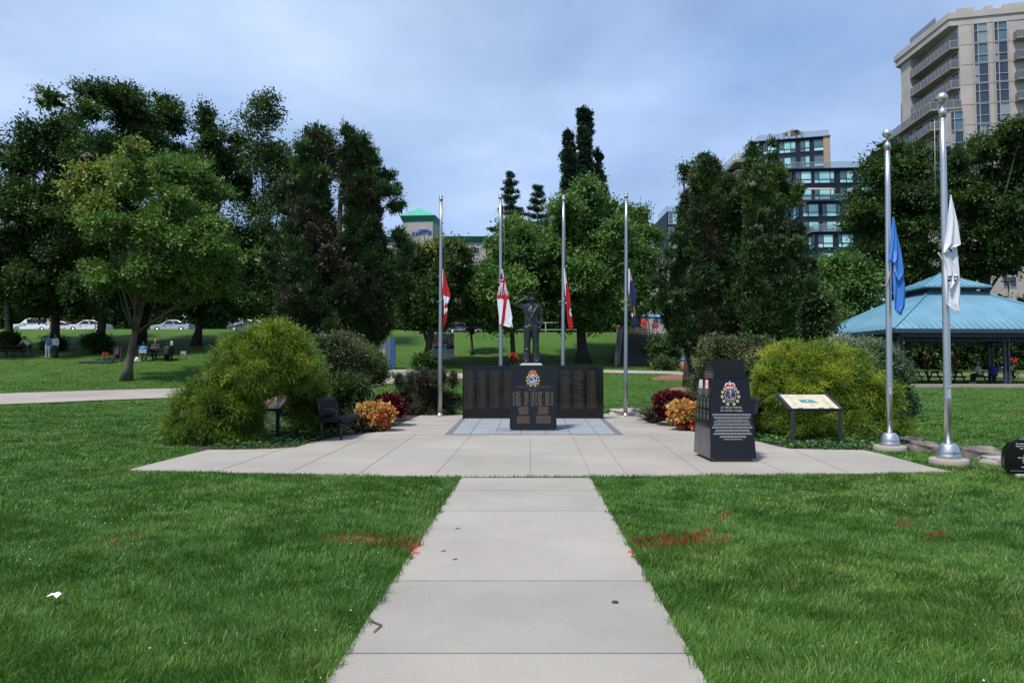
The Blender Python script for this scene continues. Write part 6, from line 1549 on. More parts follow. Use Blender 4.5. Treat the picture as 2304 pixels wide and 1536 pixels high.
b = MB(); b.hexa([(x0, 111.9, zl - .9), (x1, 111.9, zl - .9), (x1, 122, zl - .9), (x0, 122, zl - .9)], [(x0 - .4, 111.4, zl), (x1 + .5, 111.4, zl), (x1 + .5, 122, zl), (x0 - .4, 122, zl)]); loc(b, hO).build("main_fascia", M['green_fascia'], ht)
for f in range(5):
    for i in range(7):
        px = 822 + i * 38
        if 895 < px < 975: continue
        frame_window(ht, (WX(px, 112) - hO.x, 112 - hO.y), (1, 0), 2.1, zl - 2.9 - 2.95 * f - hO.z, 1.15, (1, 1), (M['glass_dark'],), M['mullion'], .08, (1,), .08)
MT = Matrix.Translation((xa + .9 - hO.x + .5, 110.2 - .06 - hO.y, WZ(528, 110) - hO.z)) @ FRONT
M['sign_blue'] = mat("blue_sign_letters", (.05, .12, .60), .4)
text_part("sign_lettering", "Burlington", .85, MT, M['sign_blue'], ht, 'LEFT', .06, .25)
b = MB(); zz = WZ(521, 110)
b.tube([(xb_ - 2.9, 110.0, zz - .3), (xb_ - 2.1, 109.95, zz + .28), (xb_ - 1.0, 109.9, zz + .30), (xb_ - .35, 109.9, zz + .02), (xb_ - .5, 109.9, zz - .22), (xb_ - .95, 109.9, zz - .3)], [.03, .1, .13, .16, .1, .03], 6); loc(b, hO).build("sign_swoosh", M['sign_blue'], ht)
b = MB(); b.tube([(xb_ - 2.5, 110.0, zz + .35), (xb_ - 1.6, 109.95, zz + .55), (xb_ - .8, 109.9, zz + .42)], [.03, .08, .03], 6); loc(b, hO).build("sign_swoosh", mat("yellow_swoosh", (.5, .4, .1), .5), ht)
b = MB(); b.tube([(WX(1046, 112), 111.85, WZ(581, 112)), (WX(1052, 112), 111.8, WZ(587, 112)), (WX(1057, 112), 111.85, WZ(578, 112))], .12, 6); loc(b, hO).build("wall_logo", M['white'], ht)

def plain_building(label, px0, px1, ytop, Y, m, rows, seed, depth=8, name="building"):
    x0, x1 = WX(px0, Y), WX(px1, Y); zg = H1((x0 + x1) / 2, Y); zt = WZ(ytop, Y); t = thing(name, label, "building", ((x0 + x1) / 2, Y, zg)); w = x1 - x0; H = zt - zg
    b = MB(); b.span(-w / 2, w / 2, 0, depth, -1, H); b.build("wall", m, t); b = MB(); b.span(-w / 2 - .15, w / 2 + .15, -.15, depth, H, H + .3); b.build("roof_edge", M['beige_dark'], t)
    n = max(2, int(w / 2.6))
    for r in range(rows):
        for i in range(n): frame_window(t, (-w / 2 + (i + .25) * w / n, 0), (1, 0), w / n * .55, H - 1.9 - r * 2.9, 1.4, (1, 1), (M['glass_dark'],), M['mullion'], .08, (1,), .07)
plain_building("cream building partly visible above the red car and stairs", 1405, 1560, 610, 99, M['stucco'], 3, 1)
plain_building("pale low building glimpsed right of the statue through the trees", 1195, 1290, 690, 112, M['stucco'], 1, 2)
plain_building("brown brick building glimpsed beyond the road at far left", -150, 60, 690, 112, mat("brown_brick", (.16, .07, .05), .9, var=.2, vscale=3), 1, 3)
plain_building("beige townhouse behind the shrubs right of the shelter roof", 2190, 2420, 560, 84, M['beige'], 3, 4)

# ------------------------------------------------------------------ picnic shelter
sh = thing("picnic_shelter", "open picnic shelter with light blue metal roof and small cupola at right", "shelter", (27, 43, .8)); SO = Vector((27, 43, .8))
M['blue_roof'] = mat("light_blue_metal_roof", (0.10, 0.225, 0.305), 0.42, col2=(0.14, 0.285, 0.365), vscale=.9, spec=.5); M['shelter_steel'] = mat("dark_blue_steel", (0.03, 0.045, 0.07), 0.5)
Yf_, Yb_ = 38.0, 47.4; fl_ = Vector((WX(2012, Yf_), Yf_)); zE = WZ(739, Yf_); bk_ = Vector((WX(1824, 46.9), 46.9)); fr_ = Vector((34.6, 38.6)); br_ = Vector((33.8, 47.6))
cc = Vector((WX(2120, 42.8), 42.8)); zT = WZ(658, 42.0)
ux, uy = 1.45, 1.2
up_ = [cc + Vector((-ux, -uy)), cc + Vector((ux, -uy)), cc + Vector((ux, uy)), cc + Vector((-ux, uy))]; lo_ = [fl_, fr_, br_, bk_]
b = MB()
vs = [(p.x, p.y, zE) for p in lo_] + [(p.x, p.y, zT) for p in up_] + [(p.x, p.y, zE - .06) for p in lo_] + [(p.x, p.y, zT - .06) for p in up_]
b.add(vs, [(0, 1, 5, 4), (1, 2, 6, 5), (2, 3, 7, 6), (3, 0, 4, 7), (8, 12, 13, 9), (9, 13, 14, 10), (10, 14, 15, 11), (11, 15, 12, 8)])
loc(b, SO).build("main_roof", M['blue_roof'], sh)
b = MB()
def seams(b, E0, E1, U0, U1, n):
    E0, E1, U0, U1 = map(Vector, (E0, E1, U0, U1)); d = (E1 - E0); L = d.length; d = d.normalized(); nrm_ = (U0 - E0).cross(d).normalized()
    if nrm_.z < 0: nrm_ = -nrm_
    upv = nrm_.cross(d).normalized()
    if upv.z < 0: upv = -upv
    u0 = (U0 - E0).dot(d); h0 = (U0 - E0).dot(upv); u1 = (U1 - E0).dot(d)
    for i in range(1, n):
        u = L * i / n
        if u < u0: h = h0 * u / max(u0, 1e-6)
        elif u > u1: h = h0 * (L - u) / max(L - u1, 1e-6)
        else: h = h0
        s = E0 + d * u; b.tube([s + nrm_ * .015, s + upv * h * .995 + nrm_ * .015], .022, 4)
E = [(p.x, p.y, zE) for p in lo_]; U = [(p.x, p.y, zT) for p in up_]
seams(b, E[0], E[1], U[0], U[1], 34); seams(b, E[3], E[0], U[3], U[0], 22)
for i in range(4): b.tube([Vector(E[i]) + Vector((0, 0, .02)), Vector(U[i]) + Vector((0, 0, .02))], .07, 5)
loc(b, SO).build("roof_seams", mat("roof_seam_blue", (0.10, 0.27, 0.37), .45), sh)
b = MB()
for i in range(4):
    p, q = Vector(E[i]), Vector(E[(i + 1) % 4]); m = (p + q) / 2; a = math.atan2(q.y - p.y, q.x - p.x); b.box((m.x, m.y, zE - .13), ((q - p).length + .1, .12, .20), a)
    p2, q2 = p.lerp(Vector((cc.x, cc.y, zE)), .10), q.lerp(Vector((cc.x, cc.y, zE)), .10); m = (p2 + q2) / 2
    b.box((m.x, m.y, zE - .32), ((q2 - p2).length, .14, .22), a)
    for j in range(int((q2 - p2).length / .16)):
        s = p2.lerp(q2, (j + .5) / int((q2 - p2).length / .16)); b.box((s.x, s.y, zE - .53), (.03, .03, .2), a)
    b.box((m.x, m.y, zE - .64), ((q2 - p2).length, .05, .04), a)
loc(b, SO).build("eave_beams", M['shelter_steel'], sh)
b = MB(); b.prism([(p.x, p.y) for p in up_], zT - .1, zT + .52); loc(b, SO).build("cupola_louvre", M['shelter_steel'], sh)
b = MB(); zc0 = WZ(644, 41.3); zc1 = WZ(616, 42.8); q = [cc + Vector((-2.05, -1.75)), cc + Vector((2.05, -1.75)), cc + Vector((2.05, 1.75)), cc + Vector((-2.05, 1.75))]
b.add([(p.x, p.y, zc0) for p in q] + [(p.x, p.y, zc0 - .08) for p in q] + [(cc.x, cc.y, zc1)], [(0, 1, 8), (1, 2, 8), (2, 3, 8), (3, 0, 8), (7, 6, 5, 4), (0, 4, 5, 1), (1, 5, 6, 2), (2, 6, 7, 3), (3, 7, 4, 0)])
qq = [(p.x, p.y, zc0) for p in q]; A_ = (cc.x, cc.y, zc1)
loc(b, SO).build("cupola_roof", M['blue_roof'], sh)
b = MB(); seams(b, qq[0], qq[1], A_, A_, 12); seams(b, qq[3], qq[0], A_, A_, 10); loc(b, SO).build("cupola_seams", mat("roof_seam_blue", (0.10, 0.27, 0.37), .45), sh)
posts = [fl_.lerp(cc, .12), fr_.lerp(cc, .12), br_.lerp(cc, .12), bk_.lerp(cc, .12)]
for p in posts + [(posts[0] + posts[1]) / 2 + Vector((.6, .4)), (posts[2] + posts[3]) / 2]:
    b = MB()
    for (ox, oy) in ((-.12, 0), (.12, 0)): b.box((p.x + ox, p.y + oy, (zE - .3 + .8) / 2), (.11, .16, zE - .3 - .8))
    for z in (1.2, 2.0, 2.8): b.box((p.x, p.y, z), (.16, .05, .12))
    loc(b, SO).build("post", M['shelter_steel'], sh)
b = MB(); b.prism([(19.6, 36.6), (44, 36.9), (44, 49.5), (19.6, 49.5)], .3, .79); o = b.build("shelter_floor", M['concrete_old']); tag(o, kind="structure")
b = MB(); b.prism([(19.0, 51.5), (60, 51.5), (60, 53.5), (19.0, 53.5)], .3, H1(27, 52.5) + .14); o = b.build("rear_footpath", M['concrete_old']); tag(o, kind="structure")

def picnic_table(x, y, z, rz, label, grp):
    t = thing("picnic_table", label, "picnic table", (x, y, z), rz, grp)
    b = MB()
    for i in range(5): b.box((0, -.30 + i * .15, .74), (1.85, .14, .04))
    b.build("tabletop", M['brown_wood'], t, bevel=.004)
    for s in (-1, 1):
        b = MB()
        for i in range(2): b.box((0, s * (.62 + i * .14), .44), (1.85, .13, .04))
        b.build("seat", M['brown_wood'], t)
    for s in (-1, 1):
        b = MB(); b.tube([(s * .62, -.16, .73), (s * .62, -.66, 0)], .045, 6); b.tube([(s * .62, .16, .73), (s * .62, .66, 0)], .045, 6); b.box((s * .66, 0, .40), (.04, 1.5, .09)); b.box((s * .66, 0, .69), (.04, .7, .09)); b.build("leg_frame", M['brown_wood'], t)
    return t
PT = "picnic tables"
picnic_table(WX(2092, 43), 43.5, .79, .1, "dark picnic table under the shelter, left one beside the red canna", PT)
picnic_table(WX(2185, 41.8), 42.0, .79, -.05, "dark picnic table under the shelter where two people sit", PT)
x_, y_ = WX(22, 49.3), 49.3; picnic_table(x_, y_, H1(x_, y_), .0, "dark picnic table at the left edge with a person leaning on it", PT)
x_, y_ = WX(352, 47.3), 47.6; picnic_table(x_, y_, H1(x_, y_), .05, "dark picnic table in deep shade with the seated group", PT)
def slat_bench(x, y, z, rz, label):
    t = thing("park_bench", label, "bench", (x, y, z), rz); 
    b = MB()
    for i in range(4): b.box((0, -.2 + i * .12, .44), (1.8, .10, .035))
    b.build("seat", M['brown_wood'], t); b = MB()
    for i in range(4): b.box((0, .26 + i * .03, .56 + i * .11), (1.8, .03, .09))
    b.build("backrest", M['brown_wood'], t)
    for s in (-1, 1): b = MB(); b.tube([(s * .8, -.2, 0), (s * .8, -.2, .62), (s * .8, .2, .64)], .03, 6); b.tube([(s * .8, .2, 0), (s * .8, .26, .5), (s * .8, .36, .92)], .03, 6); b.build("leg", M['dark_metal'], t)
    b = MB(); b.box((.1, .325, .86), (.22, .01, .07)); b.build("plaque", M['mullion'], t)
slat_bench(WX(2290, 49), 50.3, H1(36, 50.3), 0, "dark slatted park bench with small plaque beyond the shelter's right side")

# ------------------------------------------------------------------ people
SK = mat("skin", (0.34, 0.18, 0.12), 0.55); SKD = mat("skin_brown", (0.20, 0.10, 0.06), 0.55); HB = mat("black_hair", (0.012, 0.010, 0.009), 0.6); HG = mat("grey_hair", (.30, .27, .24), .7)
def cloth(n, c): return mat(n, c, .85, var=.12, vscale=8)
def person(label, x, y, z, rz, J, top, bottom, skin=SK, hair=HB, shoes=None, grp=None, sleeve=1, shorts=False, skirt=False, scarf=None, vx=.016):
    t = thing("person", label, "person", (x, y, z), rz, grp)
    hip, chest, neck, head = J['hip'], J['chest'], J['neck'], J['head']; V = lambda a: Vector(a)
    side = V((1, 0, 0))
    body = head_chains(head, .97, J.get('yaw', 0)); body += [([V(neck) - V((0, 0, .05)), V(head) - V((0, 0, .06))], [.058, .052])]
    body += [([V(hip), (V(hip) + V(chest)) / 2, V(chest)], [.125, .115, .125]), ([V(chest) - side * .13, V(chest) + side * .13], [.075, .075]), ([V(hip) - side * .08, V(hip) + side * .08], [.105, .105])]
    tp, bt, sho = [], [], []
    tp += [([V(hip) + V((0, 0, .02)), (V(hip) + V(chest)) / 2, V(chest)], [.150, .140, .145]), ([V(hip) - side * .07, V(chest) - side * .10], [.115, .105]), ([V(hip) + side * .07, V(chest) + side * .10], [.115, .105]), ([V(chest) - side * .15 + V((0, 0, .05)), V(chest) + side * .15 + V((0, 0, .05))], [.075, .075])]
    for s, k in ((-1, 'R'), (1, 'L')):
        sh_ = V(chest) + side * .19 * s + V((0, 0, .06)); el, wr, kn, an = V(J['el' + k]), V(J['wr' + k]), V(J['kn' + k]), V(J['an' + k]); hp = V(hip) + side * .085 * s
        body += [([sh_, (sh_ + el) / 2, el], [.052, .046, .038]), ([el, (el + wr) / 2, wr], [.038, .034, .025]), ([hp, (hp + kn) / 2, kn], [.085, .072, .052]), ([kn, kn.lerp(an, .35), an], [.050, .052, .034])]
        hd = (wr - el).normalized(); palm = wr + hd * .055; body += [([wr, palm, palm + hd * .03], [.026, .034, .032])]
        sd = hd.cross(V((0, 1, .2))).normalized(); body += fingers(palm + hd * .03, hd, sd, hd.cross(sd), .075, .011, .5)
        ft = V(J.get('ft' + k, (0, -1, 0))).normalized(); body += [([an - V((0, 0, .02)), an + ft * .13 - V((0, 0, .05))], [.036, .028])]
        sho += [([an - ft * .05 - V((0, 0, .035)), an + ft * .06 - V((0, 0, .04)), an + ft * .16 - V((0, 0, .05))], [.046, .046, .038])]
        e = el if sleeve >= 1 else el; tp += [([sh_, (sh_ + el) / 2, sh_.lerp(el, .95)], [.070, .062, .055])]
        if sleeve >= 2: tp += [([el, el.lerp(wr, .9)], [.055, .044])]
        end = kn if shorts else an; bt += [([hp, (hp + kn) / 2, kn], [.112, .098, .076])]
        if not shorts: bt += [([kn, kn.lerp(an, .5), kn.lerp(an, .95)], [.074, .066, .060])]
    bt += [([V(hip) - side * .08, V(hip) + side * .08], [.120, .120])]
    if skirt: m_ = (V(J['anL']) + V(J['anR'])) / 2; bt = [([V(hip), V(hip).lerp(m_, .5), V(hip).lerp(m_, .93)], [.17, .20, .23], 1.0)]
    tubes_mesh("body", body, skin, t, vx, 1); tubes_mesh("top", tp, top, t, vx, 1); tubes_mesh("skirt" if skirt else ("shorts" if shorts else "trousers"), bt, bottom, t, vx, 1)
    tubes_mesh("shoes", sho, shoes or M['dark_metal'], t, vx, 1)
    h = V(head); R = Matrix.Rotation(J.get('yaw', 0), 3, 'Z')
    if scarf: tubes_mesh("headscarf", [([h + R @ V((0, .02, .06)), h + R @ V((0, .04, -.03)), h + R @ V((0, .02, -.14))], [.095, .098, .11]), ([h + R @ V((0, -.03, .085)), h + R @ V((0, .0, .09))], [.07, .085])], scarf, t, vx, 1)
    else: tubes_mesh("hair", [([h + R @ V((0, -.03, .085)), h + R @ V((0, .03, .075)), h + R @ V((0, .05, .0))], [.062, .082, .072])], hair, t, vx, 1)
    return t
def stand(h=1.0, **k):
    J = dict(hip=(0, 0, .90 * h), chest=(0, 0, 1.30 * h), neck=(0, 0, 1.42 * h), head=(0, -.01, 1.56 * h), elL=(.26, .02, 1.08 * h), wrL=(.25, -.05, .84 * h), elR=(-.26, .02, 1.08 * h), wrR=(-.25, -.05, .84 * h), knL=(.09, -.01, .49 * h), anL=(.10, .02, .08), knR=(-.09, -.01, .49 * h), anR=(-.10, .02, .08))
    J.update(k); return J
def seated(h=.44, **k):
    J = dict(hip=(0, 0, h + .10), chest=(0, -.06, h + .50), neck=(0, -.08, h + .62), head=(0, -.10, h + .77), elL=(.25, -.14, h + .30), wrL=(.16, -.36, h + .32), elR=(-.25, -.14, h + .30), wrR=(-.16, -.36, h + .32), knL=(.11, -.42, h + .08), anL=(.12, -.40, .08), knR=(-.11, -.42, h + .08), anR=(-.12, -.38, .08))
    J.update(k); return J
def gz_(px, Y): x = WX(px, Y); return x, Y, H1(x, Y)
x_, y_, z_ = gz_(62, 49.2)
person("person in pale shirt and dark shorts leaning on the left picnic table", x_, y_, z_, -math.pi / 2, stand(1, hip=(0, .12, .86), chest=(0, -.18, 1.16), neck=(0, -.26, 1.24), head=(0, -.33, 1.36), elL=(.2, -.40, .98), wrL=(.16, -.58, .84), elR=(-.2, -.40, .98), wrR=(-.16, -.58, .84), knL=(.1, .10, .48), knR=(-.1, .0, .48), anL=(.1, .14, .08), anR=(-.1, .02, .08)),
       cloth("pale_shirt", (.46, .43, .36)), cloth("dark_shorts", (.04, .035, .03)), SKD, HB, None, "people on the left lawn", 1, True)
x_, y_, z_ = gz_(107.5, 48.8)
person("standing person in light blue and white with hood, hands raised to the face", x_, y_, z_, math.radians(20), stand(.98, elR=(-.30, -.10, 1.22), wrR=(-.10, -.16, 1.44), elL=(.28, -.1, 1.12), wrL=(.08, -.2, 1.02)), cloth("light_blue_top", (.16, .24, .40)), cloth("white_trousers", (.50, .53, .60)), SKD, HB, M['white'], "people on the left lawn", 2, False, False, cloth("pale_blue_hood", (.35, .42, .52)))
x_, y_, z_ = gz_(123.5, 48.8)
person("standing person in white top and long black skirt beside the hooded one", x_, y_, z_, math.radians(-10), stand(.98), cloth("white_top", (.50, .50, .52)), cloth("black_skirt", (.02, .018, .018)), SKD, HB, None, "people on the left lawn", 2, False, True, cloth("brown_scarf", (.12, .08, .06)))
gg = "seated group in the shade at left"
x_, y_, z_ = gz_(322, 46.9); tb = y_
person("person in bright blue shirt seated in a pale chair, back turned", x_, y_, z_, math.radians(200), seated(), cloth("blue_shirt", (.04, .20, .52)), cloth("dark_trousers", (.03, .03, .04)), SKD, HB, None, gg)
ch = thing("folding_chair", "pale folding chair under the person in blue shirt", "chair", (x_, y_, z_), math.radians(200))
def chair_parts(t, m, s=1.0):
    b = MB(); b.box((0, -.02, .42 * s), (.46 * s, .44 * s, .035)); b.build("seat", m, t)
    b = MB(); b.box((0, .24 * s, .70 * s), (.46 * s, .03, .26 * s)); b.build("backrest", m, t)
    for sx in (-1, 1):
        b = MB(); b.tube([(sx * .21 * s, .25 * s, .84 * s), (sx * .21 * s, .22 * s, .42 * s), (sx * .21 * s, -.2 * s, 0)], .014, 6); b.build("leg", M['mullion'], t)
        b = MB(); b.tube([(sx * .20 * s, -.2 * s, .41 * s), (sx * .20 * s, .24 * s, 0)], .014, 6); b.build("leg", M['mullion'], t)
chair_parts(ch, M['mullion'])
x_, y_, z_ = gz_(350, 48.4); person("person in black shirt with folded arms seated behind the shaded table", x_, y_, z_, math.radians(15), seated(elL=(.25, -.2, .72), wrL=(0, -.30, .78), elR=(-.25, -.2, .72), wrR=(.02, -.32, .76)), cloth("black_shirt", (.03, .03, .03)), cloth("dark_trousers", (.03, .03, .04)), SK, HG, None, gg)
x_, y_, z_ = gz_(374, 46.8); person("person in black seated at the near side of the shaded table", x_, y_, z_, math.radians(170), seated(), cloth("black_top", (.015, .015, .018)), cloth("black_trousers", (.015, .015, .018)), SKD, HB, None, gg, 2)
x_, y_, z_ = gz_(389, 47.4); person("person in black with pale headscarf at the table's right end", x_, y_, z_, math.radians(-75), seated(), cloth("black_top", (.015, .015, .018)), cloth("black_trousers", (.015, .015, .018)), SK, HB, None, gg, 2, False, False, cloth("pale_scarf", (.45, .38, .35)))
x_, y_, z_ = gz_(236, 47.2); t = thing("red_chair", "small bright red plastic chair on the shaded lawn", "chair", (x_, y_, z_), .5); chair_parts(t, cloth("red_plastic", (.55, .03, .02)), .75)
x_, y_, z_ = gz_(308, 46.6); t = thing("white_bag", "white cloth bag slumped on the grass beside the pale chair", "bag", (x_, y_, z_))
tubes_mesh("bag_cloth", [([(0, 0, .08), (.02, 0, .22), (-.05, 0, .34)], [.17, .15, .05]), ([(.1, 0, .08), (.2, 0, .06)], [.12, .06])], cloth("white_cloth", (.5, .5, .46)), t, .02, 2)
x_, y_, z_ = gz_(412, 48.0); t = thing("white_stool", "small white folding seat right of the shaded group", "stool", (x_, y_, z_), .4); chair_parts(t, M['mullion'], .7)
x_, y_, z_ = gz_(264, 46.9); t = thing("stroller", "dark stroller with red trim left of the leaning maple trunk", "stroller", (x_, y_, z_), .4)
tubes_mesh("seat_fabric", [([(0, .1, .35), (0, 0, .45), (0, .18, .85)], [.16, .17, .13])], cloth("black_fabric", (.02, .02, .02)), t, .02, 2)
b = MB(); b.tube([(.2, .3, 1.0), (.2, -.1, .4), (.2, -.35, .12)], .018, 6); b.tube([(-.2, .3, 1.0), (-.2, -.1, .4), (-.2, -.35, .12)], .018, 6); b.tube([(-.2, .3, 1.0), (.2, .3, 1.0)], .02, 6); b.build("frame", cloth("red_trim", (.10, .015, .015)), t)
for (sx, sy) in ((-.24, -.35), (.24, -.35), (-.24, .25), (.24, .25)):
    b = MB(); b.lathe([(0, -.02), (.11, -.02), (.11, .02), (0, .02)], (0, 0, 0), 16); b.xf(Matrix.Translation((sx, sy, .11)) @ Matrix.Rotation(math.pi / 2, 4, 'Y')); b.build("wheel", M['dark_metal'], t)
x_, y_, z_ = gz_(222, 46.5); b = MB(); b.box((0, 0, 0), (2.4, .9, .02)); o = b.build("blanket", cloth("navy_blanket", (.012, .015, .035))); o.location = (x_, y_, z_ + .05); o.rotation_euler = (math.radians(7), 0, 0); tag(o, "dark blue blanket spread on the shaded grass by the red chair", "blanket")
gp = "two people seated under the shelter"
person("person in black and white patterned top at the right shelter table", WX(2203, 41.3), 41.3, .79, math.radians(-155), seated(), mat("patterned_top", (.05, .05, .06), .8, col2=(.6, .6, .62), vscale=18, detail=2), cloth("black_trousers", (.015, .015, .018)), SK, HG, M['white'], gp, 1)
person("person in royal blue top and red cap at the right end of the shelter table", WX(2236, 41.3), 41.3, .79, math.radians(160), seated(), cloth("royal_blue_top", (.02, .03, .25)), cloth("black_trousers", (.015, .015, .018)), SK, cloth("red_cap", (.35, .01, .01)), None, gp, 2)

# ------------------------------------------------------------------ cannas
def canna(x, y, z, h, label, seed, n=22, nf=12, fr=.06):
    t = thing("canna_plant", label, "plant", (x, y, z), 0, "red-flowered cannas"); g = np.random.default_rng(seed)
    a = g.uniform(0, 6.28, n); hh = g.uniform(.1, .72, n) * h; pos = np.stack([np.cos(a) * .05, np.sin(a) * .05, hh], 1)
    d = np.stack([np.cos(a) * .6, np.sin(a) * .6, np.full(n, .8)], 1); nr = np.stack([-np.cos(a), -np.sin(a), np.full(n, .8)], 1)
    v, f, tn = leaf_quads(pos, d, nr, g.uniform(.3, .5, n), g.uniform(.10, .16, n), g.random(n)); link_mesh("leaves", fast_mesh("leaves", v, f, 4, tn), M['spike'], t)
    b = MB()
    for i in range(4): b.tube([(0, 0, 0), (.05 * math.cos(i * 1.6), .05 * math.sin(i * 1.6), h * .9)], [.015, .008], 5)
    b.build("stalks", M['bark'], t)
    N = nf * 14; c = g.normal(size=(nf, 3)) * np.array([.13, .08, .10]) + np.array([0, 0, h]); p = np.repeat(c, 14, 0) + g.normal(size=(N, 3)) * fr * .4
    v, f, tn = leaf_quads(p, rand_dir(N), rand_dir(N), np.full(N, fr * 1.3), np.full(N, fr), g.random(N)); link_mesh("flowers", fast_mesh("flowers", v, f, 4, tn), M['red_flower'], t)
x_, y_ = WX(1160, 30), 30.0
canna(x_, y_, H1(x_, y_), WZ(803, 30) - H1(x_, y_), "red canna in front of the bank, just left of the statue", 1)
for (px, lab) in ((2085, "red canna under the shelter beside the left picnic table"), (2148, "red canna under the shelter just right of the nearest flagpole"), (2279, "red canna behind the slatted bench")):
    canna(WX(px, 47.5), 47.5, .79, 1.55, lab, px)

# ------------------------------------------------------------------ mosaic panel, booth, bin, signs
mx_, my_ = ghit(995, 811); mo = thing("mosaic_panel", "square mosaic art panel with pink tree, curling branches and flowers on the lawn", "art panel", (mx_, my_, H1(mx_, my_)))
w = 54 / FPX * my_; b = MB(); b.box((0, 0, .22 + w / 2), (w, .12, w)); b.build("panel", mat("mosaic_ground", (.48, .44, .40), .6, col2=(.70, .66, .60), vscale=14, detail=1), mo)
L_ = MB(); g = random.Random(12); y = -.065
def blob(mb, cx_, cz, r, mi, yy, n=9, j=.25):
    P = [(cx_ + r * (1 + g.uniform(-j, j)) * math.cos(6.283 * i / n), cz + r * (1 + g.uniform(-j, j)) * math.sin(6.283 * i / n)) for i in range(n)]
    mb.add([(p[0], yy, p[1]) for p in P] + [(p[0], -.055, p[1]) for p in P], [tuple(range(n)), tuple(reversed(range(n, 2 * n)))] + [(k, n + k, n + (k + 1) % n, (k + 1) % n) for k in range(n)], mi)
def mxz(u, v): return (-w / 2 + w * u, .22 + w * v)
def keep(u): return min(.95, max(.05, u))
for i in range(60): u, v = keep(g.gauss(.18, .10)), keep(g.gauss(.72, .11)); blob(L_, *mxz(u, v), .035 * w, 0, y - .001 * (i % 5))
for i in range(26): u, v = keep(g.uniform(.0, 1)), keep(g.uniform(.38, .48)); blob(L_, *mxz(u, v), .05 * w, 1, y - .001 * (i % 4))
for i in range(26): u, v = keep(g.gauss(.22, .14)), keep(g.gauss(.20, .06)); blob(L_, *mxz(u, v), .055 * w, 2, y - .002 - .001 * (i % 4))
for (u, v) in ((.88, .25), (.82, .12), (.72, .24), (.5, .1)):
    for k in range(5): blob(L_, *mxz(keep(u + .04 * math.cos(k * 1.256)), keep(v + .04 * math.sin(k * 1.256))), .026 * w, 3, y - .008)
    blob(L_, *mxz(u, v), .014 * w, 1, y - .011)
for i in range(40): u, v = keep(g.uniform(.02, .42)), keep(g.uniform(.55, .95)); blob(L_, *mxz(u, v), .012 * w, 1, y - .007)
L_.build("mosaic_shapes", [mat("pink_tiles", (.50, .22, .26), .6), mat("dark_tiles", (.05, .045, .04), .6), mat("teal_tiles", (.26, .52, .50), .6), mat("pale_pink_tiles", (.6, .48, .48), .6)], mo)
b = MB()
for (pts) in ([(.98, .42), (.8, .52), (.62, .66), (.5, .78), (.45, .86), (.52, .93), (.6, .88)], [(.78, .54), (.72, .7), (.66, .78), (.7, .86), (.78, .84)], [(.9, .47), (.88, .66), (.82, .8), (.86, .92), (.94, .9)], [(.62, .66), (.5, .66), (.42, .7), (.42, .8)], [(.66, .60), (.56, .57), (.46, .6)]):
    b.tube([(mxz(u, v)[0], -.075, mxz(u, v)[1]) for u, v in pts], [.022 * w] * 3 + [.012 * w] * (len(pts) - 3), 5)
b.build("branch_pattern", mat("dark_branch_tiles", (.045, .04, .04), .6), mo)
for s in (-1, 1): b = MB(); b.lathe([(.10, 0), (.13, .1), (.10, .22), (0, .22)], (s * w * .3, 0, 0), 10); b.build("foot", M['limestone'], mo)
bx_, by_ = WX(872, 45.5), 45.5; bt_ = thing("service_booth", "grey and blue upright booth half hidden by the left juniper", "booth", (bx_, by_, H1(bx_, by_)), .12)
b = MB(); b.box((-.12, 0, 1.0), (.72, .8, 2.0)); b.build("housing", mat("grey_panel", (.10, .13, .15), .5), bt_, bevel=.02); b = MB(); b.box((.37, -.05, .98), (.24, .86, 1.96)); b.build("side_panel", mat("blue_panel", (.02, .08, .30), .5), bt_)
b = MB(); b.box((-.32, -.43, 1.15), (.3, .03, .25), 0, 0); b.box((-.14, -.43, .95), (.03, .03, 1.7)); b.build("fittings", M['mullion'], bt_)
lx, ly = WX(1541, 44), 44.0; lb = thing("litter_bin", "orange-brown litter bin with blue lid beside a pale post near the stairs", "bin", (lx, ly, H1(lx, ly)))
b = MB(); b.lathe([(.26, 0), (.29, .75), (0, .75)], (0, 0, 0), 16); b.build("barrel", mat("rust_orange", (.30, .10, .05), .7), lb); b = MB(); b.lathe([(.31, .75), (.30, .85), (.15, 1.0), (0, 1.0)], (0, 0, 0), 16); b.build("lid", mat("blue_lid", (.03, .09, .35), .4), lb)
b = MB(); b.box((.02, -.36, .55), (.09, .09, 1.1)); b.build("post", M['limestone'], lb)
sgx, sgy = WX(112, 71.5), 71.5; sg = thing("road_sign", "yellow diamond road warning sign beside the white car at left", "road sign", (sgx, sgy, H1(sgx, sgy)))
b = MB(); b.tube([(0, 0, 0), (0, 0, 1.6)], .03, 6); b.build("post", M['steel_pole'], sg); b = MB(); b.box((0, -.04, 1.15), (.55, .02, .55), 0, 0, Matrix.Rotation(math.pi / 4, 3, 'Y')); b.build("sign_plate", mat("yellow_sign", (.60, .28, .02), .5), sg)
b = MB(); b.tube([(-.05, -.06, .95), (.02, -.06, 1.12), (-.03, -.06, 1.2), (.03, -.06, 1.35)], .025, 5); b.build("sign_symbol", M['dark_metal'], sg)
lpx, lpy = WX(2274, 58), 58.0; lp = thing("park_lamp", "park lamp with wide disc shade above the shrubs right of the shelter", "lamp", (lpx, lpy, H1(lpx, lpy)))
zt = WZ(640, 58) - H1(lpx, lpy); b = MB(); b.tube([(0, 0, 0), (0, 0, zt)], [.07, .045], 8); b.build("post", M['dark_metal'], lp)
